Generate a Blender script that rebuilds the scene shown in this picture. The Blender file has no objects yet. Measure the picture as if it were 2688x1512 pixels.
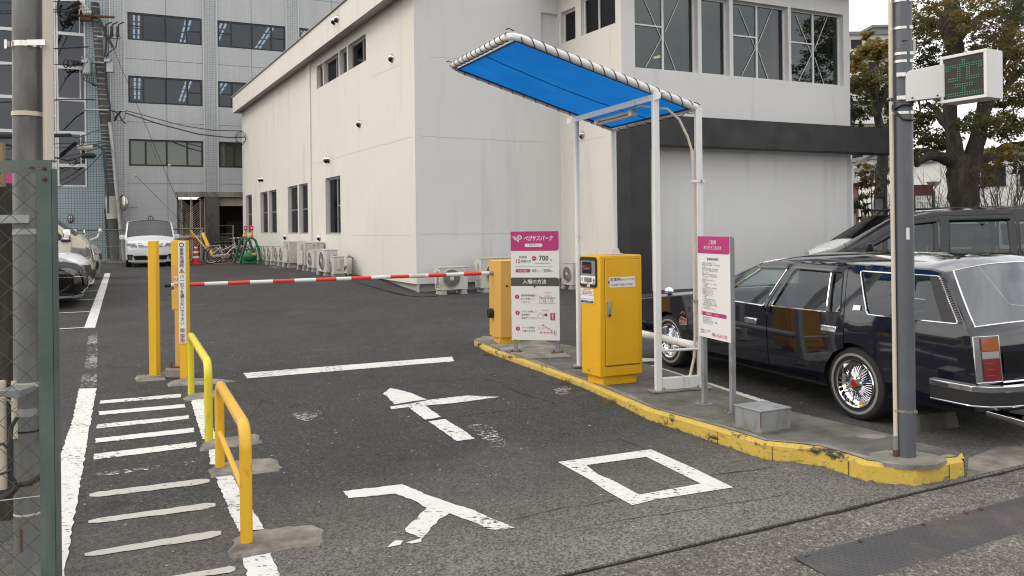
import bpy, bmesh, math, random
from mathutils import Vector, Matrix
from mathutils.geometry import delaunay_2d_cdt
R=math.radians; random.seed(7)
scn=bpy.context.scene
# ---------------- camera, sky, sun, exposure
F=2100.0; CX=1344.0; CY=593.0; TH=.0118; H=1.55      # focal length in photo pixels, eye line, roll, eye height
cam_d=bpy.data.cameras.new('camera'); cam=bpy.data.objects.new('camera',cam_d); scn.collection.objects.link(cam)
cam_d.sensor_width=36; cam_d.lens=F/2688*36; cam_d.shift_y=-(756-CY)/2688; cam_d.clip_start=.05; cam_d.clip_end=600
cam.matrix_world=Matrix.Translation((0,0,H))@Matrix(((math.cos(TH),math.sin(TH),0),(0,0,-1),(-math.sin(TH),math.cos(TH),0))).to_4x4()
scn.camera=cam
SUN_EL=R(38); SUN_AZ=R(-108)      # azimuth from +Y towards +X
w=bpy.data.worlds.new('World'); scn.world=w; w.use_nodes=True
nt=w.node_tree; nt.nodes.clear()
def wn(t,**k):
    n=nt.nodes.new(t)
    for a,b in k.items(): setattr(n,a,b)
    return n
out=wn('ShaderNodeOutputWorld'); bg=wn('ShaderNodeBackground'); sky=wn('ShaderNodeTexSky')
sky.sky_type='NISHITA'; sky.sun_disc=False; sky.sun_elevation=SUN_EL; sky.sun_rotation=SUN_AZ; sky.air_density=1.2; sky.dust_density=2.5
tc=wn('ShaderNodeTexCoord'); mp=wn('ShaderNodeMapping'); mp.inputs['Scale'].default_value=(1,1,2.6)
no=wn('ShaderNodeTexNoise'); no.inputs['Scale'].default_value=2.3; no.inputs['Detail'].default_value=7; no.inputs['Roughness'].default_value=.58
rp=wn('ShaderNodeValToRGB'); rp.color_ramp.elements[0].position=.36; rp.color_ramp.elements[0].color=(.45,.45,.45,1); rp.color_ramp.elements[1].position=.62; rp.color_ramp.elements[1].color=(1,1,1,1)
mx=wn('ShaderNodeMixRGB'); mx.inputs[2].default_value=(11.2,10.9,10.5,1)
for a,b in ((tc.outputs['Generated'],mp.inputs[0]),(mp.outputs[0],no.inputs['Vector']),(no.outputs['Fac'],rp.inputs[0]),(rp.outputs[0],mx.inputs[0]),(sky.outputs[0],mx.inputs[1]),(mx.outputs[0],bg.inputs[0]),(bg.outputs[0],out.inputs[0])): nt.links.new(a,b)
bg.inputs[1].default_value=.113
sd=bpy.data.lights.new('sun','SUN'); sd.energy=.55; sd.angle=R(24); sd.color=(1,.93,.82)
so=bpy.data.objects.new('sun',sd); scn.collection.objects.link(so)
sv=Vector((math.sin(SUN_AZ)*math.cos(SUN_EL),math.cos(SUN_AZ)*math.cos(SUN_EL),math.sin(SUN_EL)))
so.rotation_euler=sv.to_track_quat('Z','Y').to_euler(); so.location=sv*50
scn.view_settings.view_transform='Standard'; scn.view_settings.look='None'; scn.view_settings.gamma=1; scn.view_settings.exposure=0.50
scn.cycles.use_denoising=True; scn.cycles.filter_width=1.15; scn.cycles.max_bounces=7; scn.cycles.transparent_max_bounces=12; scn.cycles.caustics_reflective=False; scn.cycles.caustics_refractive=False
try: scn.cycles.denoiser='OPENIMAGEDENOISE'
except Exception: pass
# ---------------- from photo pixel to place
def uv(px,py): return px-CX-TH*(py-CY), py-CY+TH*(px-CX)
def sst(a,b,x): t=max(0,min(1,(x-a)/(b-a))); return t*t*(3-2*t)
def zg(x,y):                 # the lot climbs .2 m beside the white building and dips again before the office block
    a=(x+2.26)*-.4785+(y-18.85)*.878; return .2*sst(-.4,3.6,a)-.2*sst(20.4,24.5,a)
def G(px,py,z=0.0):
    u,v=uv(px,py); D=F*(H-z)/v
    for _ in range(12): D=D*.4+.6*F*(H-z-zg(u/F*D,D))/v
    return Vector((u/F*D,D,z+zg(u/F*D,D)))
def P(px,py,Y):
    u,v=uv(px,py); return Vector((u/F*Y,Y,H-v/F*Y))
def W(px,py,O,d):            # on the upright plane through O along d: (distance along, height)
    u,v=uv(px,py); a=u/F; t=(a*O[1]-O[0])/(d[0]-a*d[1]); return t,H-v/F*(O[1]+t*d[1])
D1=Vector((-.4785,.878)); D2=Vector((.9046,.4263)); N1=Vector((-.878,-.4785)); N2=Vector((.4263,-.9046))
# ---------------- mesh helpers
class MB:
    def __init__(s): s.v=[]; s.f=[]; s.m=[]
    def add(s,vs,fs,mi=0,M=None):
        o=len(s.v)
        s.v+= [tuple(M@Vector(v)) for v in vs] if M is not None else [tuple(v) for v in vs]
        s.f+=[tuple(o+i for i in f) for f in fs]; s.m+=[mi]*len(fs); return s
    def box(s,c,sz,mi=0,M=None,rz=0):
        x,y,z=sz[0]/2,sz[1]/2,sz[2]/2
        T=Matrix.Translation(c)@Matrix.Rotation(rz,4,'Z')
        if M is not None: T=M@T
        return s.add([(a*x,b*y,e*z) for e in(-1,1) for a,b in((-1,-1),(1,-1),(1,1),(-1,1))],[(3,2,1,0),(4,5,6,7),(0,1,5,4),(1,2,6,5),(2,3,7,6),(3,0,4,7)],mi,T)
    def prism(s,poly,z0,z1,mi=0,M=None):
        n=len(poly); vs=[(p[0],p[1],z0) for p in poly]+[(p[0],p[1],z1) for p in poly]
        return s.add(vs,[tuple(range(n-1,-1,-1)),tuple(range(n,2*n))]+[(i,(i+1)%n,n+(i+1)%n,n+i) for i in range(n)],mi,M)
    def quad(s,a,b,c,d,mi=0): return s.add([a,b,c,d],[(0,1,2,3)],mi)
    def tube(s,pts,r,n=8,mi=0,M=None,closed=False,cap=True):
        pts=[Vector(p) for p in pts]; k=len(pts); rr=r if isinstance(r,(list,tuple)) else [r]*k
        ds=[]
        for i in range(k):
            a=pts[(i-1)%k] if closed or i>0 else pts[i]; b=pts[(i+1)%k] if closed or i<k-1 else pts[i]
            t=b-a; ds.append(t.normalized() if t.length>1e-9 else Vector((0,0,1)))
        up=Vector((0,0,1)) if abs(ds[0].z)<.95 else Vector((1,0,0))
        x=ds[0].cross(up).normalized(); vs=[]
        for i in range(k):
            x=(x-ds[i]*x.dot(ds[i]))
            x=x.normalized() if x.length>1e-6 else ds[i].orthogonal().normalized()
            y=ds[i].cross(x)
            for j in range(n):
                a=2*math.pi*j/n; vs.append(pts[i]+(x*math.cos(a)+y*math.sin(a))*rr[i])
        fs=[]
        for i in range(k if closed else k-1):
            o,q=i*n,((i+1)%k)*n
            for j in range(n): fs.append((o+j,o+(j+1)%n,q+(j+1)%n,q+j))
        if cap and not closed: fs+= [tuple(range(n-1,-1,-1)),tuple((k-1)*n+j for j in range(n))]
        return s.add(vs,fs,mi,M)
    def cyl(s,a,b,r,n=16,mi=0,M=None,r2=None): return s.tube([a,b],[r,r if r2 is None else r2],n,mi,M)
    def lathe(s,prof,n=24,mi=0,M=None):     # (r,z) about Z
        vs=[];fs=[]
        for r,z in prof:
            for j in range(n):
                a=2*math.pi*j/n; vs.append((r*math.cos(a),r*math.sin(a),z))
        for i in range(len(prof)-1):
            for j in range(n): fs.append((i*n+j,i*n+(j+1)%n,(i+1)*n+(j+1)%n,(i+1)*n+j))
        return s.add(vs,fs,mi,M)
    def ball(s,c,r,n=12,mi=0,M=None):
        r=r if isinstance(r,(tuple,list)) else (r,r,r); prof=[(max(1e-4,math.sin(math.pi*i/(n//2))),-math.cos(math.pi*i/(n//2))) for i in range(n//2+1)]
        T=Matrix.Translation(c)@Matrix.Diagonal((*r,1))
        return s.lathe(prof,n,mi,T if M is None else M@T)
COL=scn.collection
MATS={}
ROOT={}
def setp(o,label=None,cat=None,group=None,kind=None):
    if label: o['label']=label
    if cat: o['category']=cat
    if group: o['group']=group
    if kind: o['kind']=kind
    return o
def thing(name,label,cat,loc=(0,0,0),rz=0.0,group=None):
    o=bpy.data.objects.new(name,None); COL.objects.link(o); o.location=loc; o.rotation_euler=(0,0,rz); o.empty_display_size=.1
    ROOT[o.name]=Matrix.Translation(loc)@Matrix.Rotation(rz,4,'Z'); return setp(o,label,cat,group)
def ob(name,mb,mats,parent=None,world=True,smooth=35,bevel=0,label=None,bseg=2,merge=False):
    if not isinstance(mats,(list,tuple)): mats=[mats]
    me=bpy.data.meshes.new(name); vs=mb.v
    if parent is not None and world:
        Mi=ROOT[parent.name].inverted(); vs=[tuple(Mi@Vector(v)) for v in vs]
    me.from_pydata(vs,[],mb.f)
    for m in mats: me.materials.append(MATS[m] if isinstance(m,str) else m)
    me.polygons.foreach_set('material_index',mb.m)
    bm=bmesh.new(); bm.from_mesh(me)
    if merge: bmesh.ops.remove_doubles(bm,verts=bm.verts,dist=.0008)
    bmesh.ops.recalc_face_normals(bm,faces=bm.faces); bm.to_mesh(me); bm.free()
    if smooth:
        me.polygons.foreach_set('use_smooth',[True]*len(me.polygons)); me.set_sharp_from_angle(angle=R(smooth))
    o=bpy.data.objects.new(name,me); COL.objects.link(o)
    if parent is not None:
        o.parent=parent; ROOT[o.name]=ROOT[parent.name]
    else: ROOT[o.name]=Matrix.Identity(4)
    if bevel:
        b=o.modifiers.new('bevel','BEVEL'); b.width=bevel; b.segments=bseg; b.limit_method='ANGLE'; b.angle_limit=R(40)
    if label: o['label']=label
    return o
def copy_tree(o,parent=None):
    c=o.copy(); COL.objects.link(c)
    if parent is not None: c.parent=parent
    for ch in list(o.children): copy_tree(ch,c)
    return c
def fr(O,x,z=(0,0,1)):        # frame: local x,y(out of the plane),z
    x=Vector((x[0],x[1],0)).normalized() if len(x)==2 else Vector(x).normalized(); z=Vector(z); y=z.cross(x)
    return Matrix(((x.x,y.x,z.x,O[0]),(x.y,y.y,z.y,O[1]),(x.z,y.z,z.z,O[2]),(0,0,0,1)))
_tc={}
def txt(mb,s,x,z,size,M,align='CENTER',mi=0,bold=.0,y=-.0015,shear=0,sx=1.0,res=2):
    """lettering in the plane x,z of frame M (facing -y)"""
    key=(s,align,bold,shear,res)
    if key not in _tc:
        cu=bpy.data.curves.new('t','FONT'); cu.body=s; cu.size=1; cu.align_x=align; cu.align_y='CENTER'; cu.resolution_u=res; cu.offset=bold; cu.shear=shear; cu.fill_mode='BOTH'
        o=bpy.data.objects.new('t',cu); COL.objects.link(o); bpy.context.view_layer.update()
        e=o.evaluated_get(bpy.context.evaluated_depsgraph_get()); me=e.to_mesh()
        _tc[key]=([tuple(v.co) for v in me.vertices],[tuple(p.vertices) for p in me.polygons]); e.to_mesh_clear()
        bpy.data.objects.remove(o); bpy.data.curves.remove(cu)
    vs,fs=_tc[key]
    mb.add([(x+v[0]*size*sx,y,z+v[1]*size) for v in vs],fs,mi,M)
def vtxt(mb,s,x,z,size,step,M,**k):
    for i,c in enumerate(s): txt(mb,c,x,z-i*step,size,M,**k)
def rrect(x0,x1,z0,z1,r,cor=(1,1,1,1),n=5):    # bl,br,tr,tl
    pts=[]
    for i,(cx,cz,a0) in enumerate(((x0+r,z0+r,180),(x1-r,z0+r,270),(x1-r,z1-r,0),(x0+r,z1-r,90))):
        if cor[i]:
            for k in range(n+1):
                a=R(a0+90*k/n); pts.append((cx+r*math.cos(a),cz+r*math.sin(a)))
        else: pts.append(((x0,z0),(x1,z0),(x1,z1),(x0,z1))[i])
    return pts
def flat(mb,poly,M,y=0,mi=0): mb.add([(p[0],y,p[1]) for p in poly],[tuple(range(len(poly)))],mi,M)
def stroke(mb,pts,wd,M,y=-.0015,mi=0,closed=False):
    pts=[Vector(p) for p in pts]
    for i in range(len(pts) if closed else len(pts)-1):
        a,b=pts[i],pts[(i+1)%len(pts)]; d=(b-a)
        if d.length<1e-6: continue
        d=d.normalized(); n=Vector((-d.y,d.x))*wd/2; a=a-d*wd*.4; b=b+d*wd*.4
        flat(mb,[a-n,b-n,b+n,a+n],M,y,mi)
def circ(cx,cz,r,n=20): return [(cx+r*math.cos(2*math.pi*i/n),cz+r*math.sin(2*math.pi*i/n)) for i in range(n)]
# ---------------- materials
def newmat(name):
    m=bpy.data.materials.new(name); m.use_nodes=True; MATS[name]=m; return m,m.node_tree,m.node_tree.nodes['Principled BSDF']
def L(t,a,b): t.links.new(a,b)
def nd(t,ty,**k):
    n=t.nodes.new(ty)
    for a,b in k.items():
        if a in('Scale','Detail','Roughness','Strength','Distance','Fac','Randomness','Distortion'): n.inputs[a].default_value=b
        else: setattr(n,a,b)
    return n
def ramp(t,src,p0,p1,c0=(0,0,0,1),c1=(1,1,1,1)):
    r=nd(t,'ShaderNodeValToRGB'); e=r.color_ramp.elements; e[0].position=p0; e[1].position=p1; e[0].color=c0 if len(c0)==4 else (*c0,1); e[1].color=c1 if len(c1)==4 else (*c1,1)
    L(t,src,r.inputs[0]); return r.outputs[0]
def mix(t,fac,a,b,mode='MIX'):
    m=nd(t,'ShaderNodeMixRGB',blend_type=mode)
    for i,x in enumerate((fac,a,b)):
        if hasattr(x,'links') or hasattr(x,'is_linked'): L(t,x,m.inputs[i])
        elif i==0: m.inputs[0].default_value=x
        else: m.inputs[i].default_value=(*x,1) if len(x)==3 else x
    return m.outputs[0]
def sc(c,k): return tuple(min(1,x*k) for x in c[:3])
def wpos(t):
    return nd(t,'ShaderNodeNewGeometry').outputs['Position']
def mapv(t,src,scale=(1,1,1),rot=(0,0,0),loc=(0,0,0)):
    m=nd(t,'ShaderNodeMapping'); L(t,src,m.inputs[0]); m.inputs['Scale'].default_value=scale; m.inputs['Rotation'].default_value=rot; m.inputs['Location'].default_value=loc; return m.outputs[0]
def noise(t,vec,s,d=4,r=.55):
    n=nd(t,'ShaderNodeTexNoise',Scale=s,Detail=d,Roughness=r)
    if vec is not None: L(t,vec,n.inputs['Vector'])
    return n.outputs['Fac']
def bump(t,h,b,st=.3,dist=.01):
    n=nd(t,'ShaderNodeBump',Strength=st,Distance=dist); L(t,h,n.inputs['Height']); L(t,n.outputs[0],b.inputs['Normal'])
def pm(name,col,rough=.5,metal=0,var=.08,vs=6,bmp=0,bs=60,spec=.5,coat=0,em=None,es=1,dirt=None,dirt_amt=.3,dirt_s=2,stretch=(1,1,1)):
    m,t,b=newmat(name)
    b.inputs['Roughness'].default_value=rough; b.inputs['Metallic'].default_value=metal; b.inputs['Specular IOR Level'].default_value=spec
    b.inputs['Coat Weight'].default_value=coat; b.inputs['Coat Roughness'].default_value=.04
    o=mapv(t,wpos(t),stretch)
    c=mix(t,noise(t,o,vs,5),sc(col,1-var),sc(col,1+var))
    if dirt:
        c=mix(t,ramp(t,noise(t,mapv(t,wpos(t),(1,1,.35)),dirt_s,6,.65),.62-dirt_amt*.4,.72),c,dirt)
    L(t,c,b.inputs['Base Color'])
    if rough<.6:
        L(t,ramp(t,noise(t,o,vs*1.7,3),.3,.7,(max(.02,rough*.8),)*3,(min(1,rough*1.25),)*3),b.inputs['Roughness'])
    if bmp: bump(t,noise(t,wpos(t),bs,3),b,bmp,.004)
    if em: b.inputs['Emission Color'].default_value=(*em,1); b.inputs['Emission Strength'].default_value=es
    return m
def glass(name,tint,refl_rough=.02,trans=.75,ior=1.5,gk=.85):
    m,t,b=newmat(name); t.nodes.remove(b); o=t.nodes['Material Output']
    tr=nd(t,'ShaderNodeBsdfTransparent'); tr.inputs[0].default_value=(*tint,1)
    gl=nd(t,'ShaderNodeBsdfGlossy'); gl.inputs['Roughness'].default_value=refl_rough; gl.inputs[0].default_value=(.95,.97,1,1)
    df=nd(t,'ShaderNodeBsdfDiffuse'); df.inputs[0].default_value=(*sc(tint,.12),1)
    lw=nd(t,'ShaderNodeLayerWeight'); lw.inputs[0].default_value=.5; pw=nd(t,'ShaderNodeMath',operation='POWER'); L(t,lw.outputs['Facing'],pw.inputs[0]); pw.inputs[1].default_value=4.2
    fz=nd(t,'ShaderNodeMath',operation='MULTIPLY_ADD'); L(t,pw.outputs[0],fz.inputs[0]); fz.inputs[1].default_value=gk; fz.inputs[2].default_value=((ior-1)/(ior+1))**2*2
    m0=nd(t,'ShaderNodeMixShader'); m0.inputs[0].default_value=1-trans; L(t,tr.outputs[0],m0.inputs[1]); L(t,df.outputs[0],m0.inputs[2])
    m1=nd(t,'ShaderNodeMixShader'); L(t,fz.outputs[0],m1.inputs[0]); L(t,m0.outputs[0],m1.inputs[1]); L(t,gl.outputs[0],m1.inputs[2]); L(t,m1.outputs[0],o.inputs[0]); return m
# asphalt: speckled stone, patches, and an aggregate-rich apron by the street
def groundmat(name,base,stone,mean_noise,near=None,line=None,grit=150):
    m,t,b=newmat(name); p=wpos(t); b.inputs['Roughness'].default_value=.92; b.inputs['Specular IOR Level'].default_value=.3
    v=nd(t,'ShaderNodeTexVoronoi',Scale=grit); L(t,p,v.inputs['Vector'])
    sp=ramp(t,v.outputs['Color'],.28,.9)          # random per stone
    v2=nd(t,'ShaderNodeTexVoronoi',Scale=grit*.62); L(t,p,v2.inputs['Vector'])
    sp2=ramp(t,v2.outputs['Color'],.62,1.0)
    c=mix(t,sp,base,stone); c=mix(t,sp2,c,sc(stone,1.5))
    big=noise(t,p,.55,6,.6); c=mix(t,ramp(t,big,.3,.7),mix(t,.5,c,sc(base,.75)),c)
    mid=noise(t,p,38,2,.5); c=mix(t,ramp(t,mid,.36,.62),mix(t,.55,c,sc(base,.55)),c)
    fine=noise(t,p,5,6,.7); c=mix(t,ramp(t,fine,.35,.7),mix(t,.4,c,sc(base,.6)),c)
    if near:
        lane=noise(t,mapv(t,p,(1.5,.13,1),(0,0,R(-27))),1.1,5,.6); c=mix(t,ramp(t,lane,.42,.68),mix(t,.25,c,sc(base,.62)),c)
        oil=noise(t,p,1.9,3,.5); c=mix(t,ramp(t,oil,.66,.74),c,mix(t,.5,c,(.012,.012,.012)))
        pale=noise(t,mapv(t,p,(1,1,1),(0,0,0),(7,3,0)),.8,7,.7); c=mix(t,ramp(t,pale,.58,.72),c,mix(t,.22,c,(.22,.21,.19)))
        (A,d)=line; sep=nd(t,'ShaderNodeSeparateXYZ'); L(t,p,sep.inputs[0])
        nx,ny=-d.y,d.x
        def mth(op,a,bb):
            q=nd(t,'ShaderNodeMath',operation=op)
            for i,x in enumerate((a,bb)):
                if isinstance(x,(int,float)): q.inputs[i].default_value=x
                else: L(t,x,q.inputs[i])
            return q.outputs[0]
        dist=mth('ADD',mth('MULTIPLY',sep.outputs[0],nx),mth('MULTIPLY',sep.outputs[1],ny)); dist=mth('SUBTRACT',dist,A.x*nx+A.y*ny)
        dist=mth('ADD',dist,mth('MULTIPLY',mth('SUBTRACT',noise(t,p,1.6,4),.5),.9))
        f=ramp(t,dist,0,1,(1,1,1,1),(0,0,0,1)); r=t.nodes[-1]
        mr=nd(t,'ShaderNodeMapRange'); L(t,dist,mr.inputs[0]); mr.inputs[1].default_value=near[2]; mr.inputs[2].default_value=near[3]; mr.inputs[3].default_value=1; mr.inputs[4].default_value=0
        v3=nd(t,'ShaderNodeTexVoronoi',Scale=near[4]); L(t,p,v3.inputs['Vector'])
        c2=mix(t,ramp(t,v3.outputs['Color'],.15,.75),near[0],near[1]); c2=mix(t,ramp(t,fine,.3,.75),mix(t,.35,c2,sc(near[0],.7)),c2)
        c2=mix(t,ramp(t,big,.4,.66),c2,mix(t,.45,c2,sc(near[0],.6)))
        c=mix(t,mr.outputs[0],c,c2)
    L(t,c,b.inputs['Base Color']); bump(t,mix(t,.5,v.outputs['Distance'],fine),b,.55,.006); return m
GA=G(1700,1454.6); GB=G(2659,1230); GD=(GB-GA).to_2d().normalized()
groundmat('asphalt',(.040,.040,.039),(.15,.147,.14),1,near=((.07,.066,.061),(.27,.258,.238),.1,2.0,100),line=(GA,GD),grit=130)
groundmat('apron',(.085,.078,.07),(.36,.335,.31),1,grit=150)
groundmat('road',(.04,.04,.041),(.12,.12,.12),1,grit=110)
def paintmat(name,col,lo,hi,dark=.25,scale=22):
    m,t,b=newmat(name); p=wpos(t); b.inputs['Roughness'].default_value=.75
    c=mix(t,noise(t,p,9,6,.7),sc(col,1-dark),col); L(t,c,b.inputs['Base Color'])
    n1=noise(t,mapv(t,p,(1,1.9,1)),scale,8,.72); n2=noise(t,p,2.1,3)
    mk=nd(t,'ShaderNodeMath',operation='ADD'); L(t,n1,mk.inputs[0])
    m2=nd(t,'ShaderNodeMath',operation='MULTIPLY'); L(t,n2,m2.inputs[0]); m2.inputs[1].default_value=.35; L(t,m2.outputs[0],mk.inputs[1])
    a=ramp(t,mk.outputs[0],lo,hi); L(t,a,b.inputs['Alpha']); bump(t,n1,b,.3,.003); return m
paintmat('road_paint',(.74,.735,.71),.565,.595)
paintmat('road_paint_worn',(.70,.69,.66),.735,.765)
paintmat('road_paint_dirty',(.54,.52,.48),.53,.56)
pm('footing_concrete',(.26,.24,.205),.95,var=.42,vs=9,bmp=.9,bs=38,dirt=(.085,.075,.062),dirt_amt=.5,dirt_s=4)
pm('island_concrete',(.15,.144,.128),.95,var=.45,vs=7,bmp=1,bs=55,dirt=(.055,.052,.046),dirt_amt=.62,dirt_s=2.6)
pm('island_pale',(.26,.245,.215),.95,var=.4,vs=9,bmp=.9,bs=50,dirt=(.09,.083,.072),dirt_amt=.55,dirt_s=4.5)
def kerbmat():
    m,t,b=newmat('kerb_yellow'); p=wpos(t); b.inputs['Roughness'].default_value=.7
    y=mix(t,noise(t,p,5,5),(.50,.335,.04),(.62,.44,.085)); cn=mix(t,noise(t,p,30,5),(.10,.09,.075),(.40,.36,.28))
    c=mix(t,ramp(t,noise(t,p,42,8,.75),.575,.605),y,cn)
    c=mix(t,ramp(t,noise(t,mapv(t,p,(1,1,2.2)),3.1,7,.72),.55,.61),c,(.030,.029,.022))
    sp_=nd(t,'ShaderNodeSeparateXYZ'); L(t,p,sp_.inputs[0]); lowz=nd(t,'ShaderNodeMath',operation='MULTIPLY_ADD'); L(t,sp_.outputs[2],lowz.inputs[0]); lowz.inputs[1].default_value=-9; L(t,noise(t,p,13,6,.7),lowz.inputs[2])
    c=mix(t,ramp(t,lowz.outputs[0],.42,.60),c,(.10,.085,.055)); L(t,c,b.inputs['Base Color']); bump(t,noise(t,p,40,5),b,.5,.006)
kerbmat()
def wallmat(name,col,st):
    m,t,b=newmat(name); p=wpos(t); b.inputs['Roughness'].default_value=.85; b.inputs['Specular IOR Level'].default_value=.25
    c=mix(t,noise(t,p,.9,6,.6),sc(col,.93),sc(col,1.04)); c=mix(t,ramp(t,noise(t,mapv(t,p,(1.6,1.6,.16)),1.2,6,.66),.56,.8),c,sc(col,st)); L(t,c,b.inputs['Base Color'])
    bump(t,noise(t,p,95,4,.6),b,.35,.006)
wallmat('stucco_warm_lit',(.71,.685,.63),.74); wallmat('stucco_cool_lit',(.69,.688,.68),.78)  # same render twice: tinted warm where warm light falls, greyer on the gable side
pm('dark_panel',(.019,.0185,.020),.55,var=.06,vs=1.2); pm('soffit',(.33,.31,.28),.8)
pm('plinth',(.42,.40,.36),.85,var=.12,vs=3,bmp=.2); pm('black_joint',(.006,.006,.006),.9)
def tilemat(name,c1,c2,grout,size,flatmix):
    m,t,b=newmat(name); b.inputs['Roughness'].default_value=.45; tcx=nd(t,'ShaderNodeTexCoord').outputs['UV']
    br=nd(t,'ShaderNodeTexBrick'); br.offset=0; br.inputs['Scale'].default_value=1; br.inputs['Brick Width'].default_value=size; br.inputs['Row Height'].default_value=size; br.inputs['Mortar Size'].default_value=size*.09; br.inputs['Color1'].default_value=(*c1,1); br.inputs['Color2'].default_value=(*c2,1); br.inputs['Mortar'].default_value=(*grout,1); L(t,tcx,br.inputs['Vector'])
    st=ramp(t,noise(t,mapv(t,wpos(t),(1.2,1.2,.12)),1,5,.6),.45,.8)
    c=mix(t,flatmix,br.outputs['Color'],c1); c=mix(t,st,c,mix(t,.5,c,sc(c1,.62))); L(t,c,b.inputs['Base Color'])
tilemat('grey_tile',(.43,.45,.46),(.45,.465,.475),(.11,.115,.12),.12,.4)
tilemat('grey_panel_tile',(.47,.485,.495),(.49,.50,.505),(.22,.22,.22),.12,.7)
tilemat('blue_tile',(.34,.42,.455),(.37,.44,.47),(.09,.115,.125),.12,.05)
pm('joint_white',(.55,.56,.56),.6); pm('frame_dark',(.012,.012,.013),.45); pm('frame_alu',(.50,.50,.51),.4,.6); pm('frame_white',(.68,.68,.67),.45)
pm('room_dark',(.018,.018,.02),.9); pm('room_pale',(.16,.155,.14),.9); pm('ceiling',(.11,.11,.115),.9)
pm('blind_pale',(.34,.325,.275),.8,var=.12,vs=.8); pm('blind_dark',(.05,.052,.055),.6)
pm('lamp_on',(.9,.9,.9),.5,em=(1,.98,.95),es=1.3); pm('lamp_warm',(.9,.7,.3),.5,em=(1,.75,.25),es=3)
glass('glass_office',(.42,.50,.58),.02,.9,1.38,.5); glass('glass_clear',(.80,.88,.85),.01,.95,1.5); glass('glass_dark',(.16,.17,.17),.015,.9,1.36,.30); glass('glass_rear',(.3,.34,.34),.01,.9,1.9,.8); glass('glass_blind',(.75,.78,.74),.02,.95,1.4,.5); glass('glass_tint',(.40,.50,.50),.01,.9,1.45)
glass('lens_clear',(.85,.87,.88),.05,.9,1.45)
pm('concrete_old',(.27,.255,.215),.95,var=.22,vs=2,bmp=.4,bs=25,dirt=(.05,.045,.04),dirt_amt=.32,dirt_s=1.2); pm('concrete_dark',(.10,.098,.09),.95,var=.3,vs=2.5,bmp=.4,bs=20,dirt=(.025,.023,.02),dirt_amt=.35,dirt_s=1.3)
pm('cream',(.55,.50,.37),.7); pm('garage_brown',(.045,.035,.022),.9); pm('wood_ply',(.25,.17,.09),.7,var=.2)
pm('yellow_paint',(.78,.45,.012),.42,var=.05,vs=4,dirt=(.55,.30,.02),dirt_amt=.12,coat=.15); pm('yellow_green',(.72,.60,.03),.4,var=.07,vs=5,dirt=(.30,.22,.03),dirt_amt=.06,dirt_s=9,coat=.2); pm('orange_yellow',(.80,.445,.018),.36,var=.05,vs=5,dirt=(.45,.2,.02),dirt_amt=.05,dirt_s=9,coat=.3); pm('tan_paint',(.68,.37,.08),.5,var=.06,vs=5)
pm('machine_yellow',(.72,.385,.004),.5,var=.03,vs=4,bmp=.04,bs=220)
pm('white_paint',(.72,.715,.70),.4,var=.05,vs=5,dirt=(.42,.33,.22),dirt_amt=.02,dirt_s=11); pm('white_panel',(.74,.73,.71),.45,var=.03,vs=3); pm('ivory',(.60,.53,.42),.5,var=.06)
pm('grey_pole',(.105,.112,.13),.42,var=.14,vs=3,dirt=(.16,.165,.17),dirt_amt=.2,dirt_s=6,stretch=(6,6,.5),metal=.2); pm('galv',(.36,.37,.38),.45,.7,var=.22,vs=14,dirt=(.2,.19,.18),dirt_amt=.2,dirt_s=7); pm('galv_dull',(.27,.275,.28),.6,.25,var=.2,vs=8,dirt=(.12,.11,.10),dirt_amt=.35,dirt_s=6); pm('steel',(.62,.60,.57),.25,.95,var=.15,vs=9); pm('rust',(.11,.05,.03),.9,var=.3,vs=20)
pm('green_paint',(.065,.095,.085),.5,var=.22,vs=4,dirt=(.14,.15,.135),dirt_amt=.3,dirt_s=3,bmp=.1); pm('wire_green',(.035,.06,.045),.45,.3)
pm('magenta',(.45,.027,.17),.45,var=.03); pm('sign_dark',(.065,.065,.06),.6,var=.03); pm('ink',(.035,.034,.034),.6); pm('ink_red',(.55,.02,.03),.5); pm('maroon',(.30,.03,.09),.5); pm('ink_blue',(.02,.05,.16),.5)
pm('black_plastic',(.012,.012,.013),.45); pm('rubber',(.016,.016,.016),.75,var=.2,vs=8,bmp=.1); pm('cord',(.03,.028,.024),.8); pm('grey_plastic',(.20,.205,.21),.5); pm('beige_plastic',(.50,.47,.41),.5)
pm('red_paint',(.72,.028,.012),.38,var=.05,coat=.2); pm('tape',(.52,.50,.42),.6); pm('cone_red',(.55,.02,.02),.5); pm('barricade_green',(.012,.13,.05),.45); pm('soft_yellow',(.62,.32,.07),.6)
pm('ac_body',(.55,.54,.50),.5,var=.06,vs=4,dirt=(.36,.33,.28),dirt_amt=.15,dirt_s=4); pm('ac_grille',(.30,.295,.27),.6); pm('ac_dark',(.035,.036,.037),.8); pm('block',(.36,.34,.31),.95,var=.2,bmp=.4,bs=50)
pm('navy_paint',(.004,.005,.013),.07,var=.2,vs=2,coat=1,spec=.5,dirt=(.012,.011,.010),dirt_amt=.12,dirt_s=3); pm('black_paint',(.003,.003,.0035),.12,coat=.35,spec=.35); pm('white_car',(.72,.73,.74),.25,var=.02,coat=.8); pm('cream_car',(.60,.56,.44),.25,var=.02,coat=.8); pm('silver_car',(.45,.46,.47),.25,.3,var=.03,coat=.8); pm('charcoal_car',(.012,.012,.014),.13,.1,coat=.5,spec=.4)
pm('chrome',(.82,.82,.83),.06,1,var=.03); pm('lamp_red',(.17,.003,.005),.2,coat=.6); pm('lamp_amber',(.30,.075,.006),.2,coat=.6); pm('lamp_grey',(.16,.155,.15),.25,coat=.5); pm('whitewall',(.24,.235,.225),.7); pm('seat_cloth',(.045,.045,.05),.85); pm('car_inner',(.014,.014,.015),.85); pm('hub_red',(.35,.01,.01),.3,coat=.5)
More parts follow.
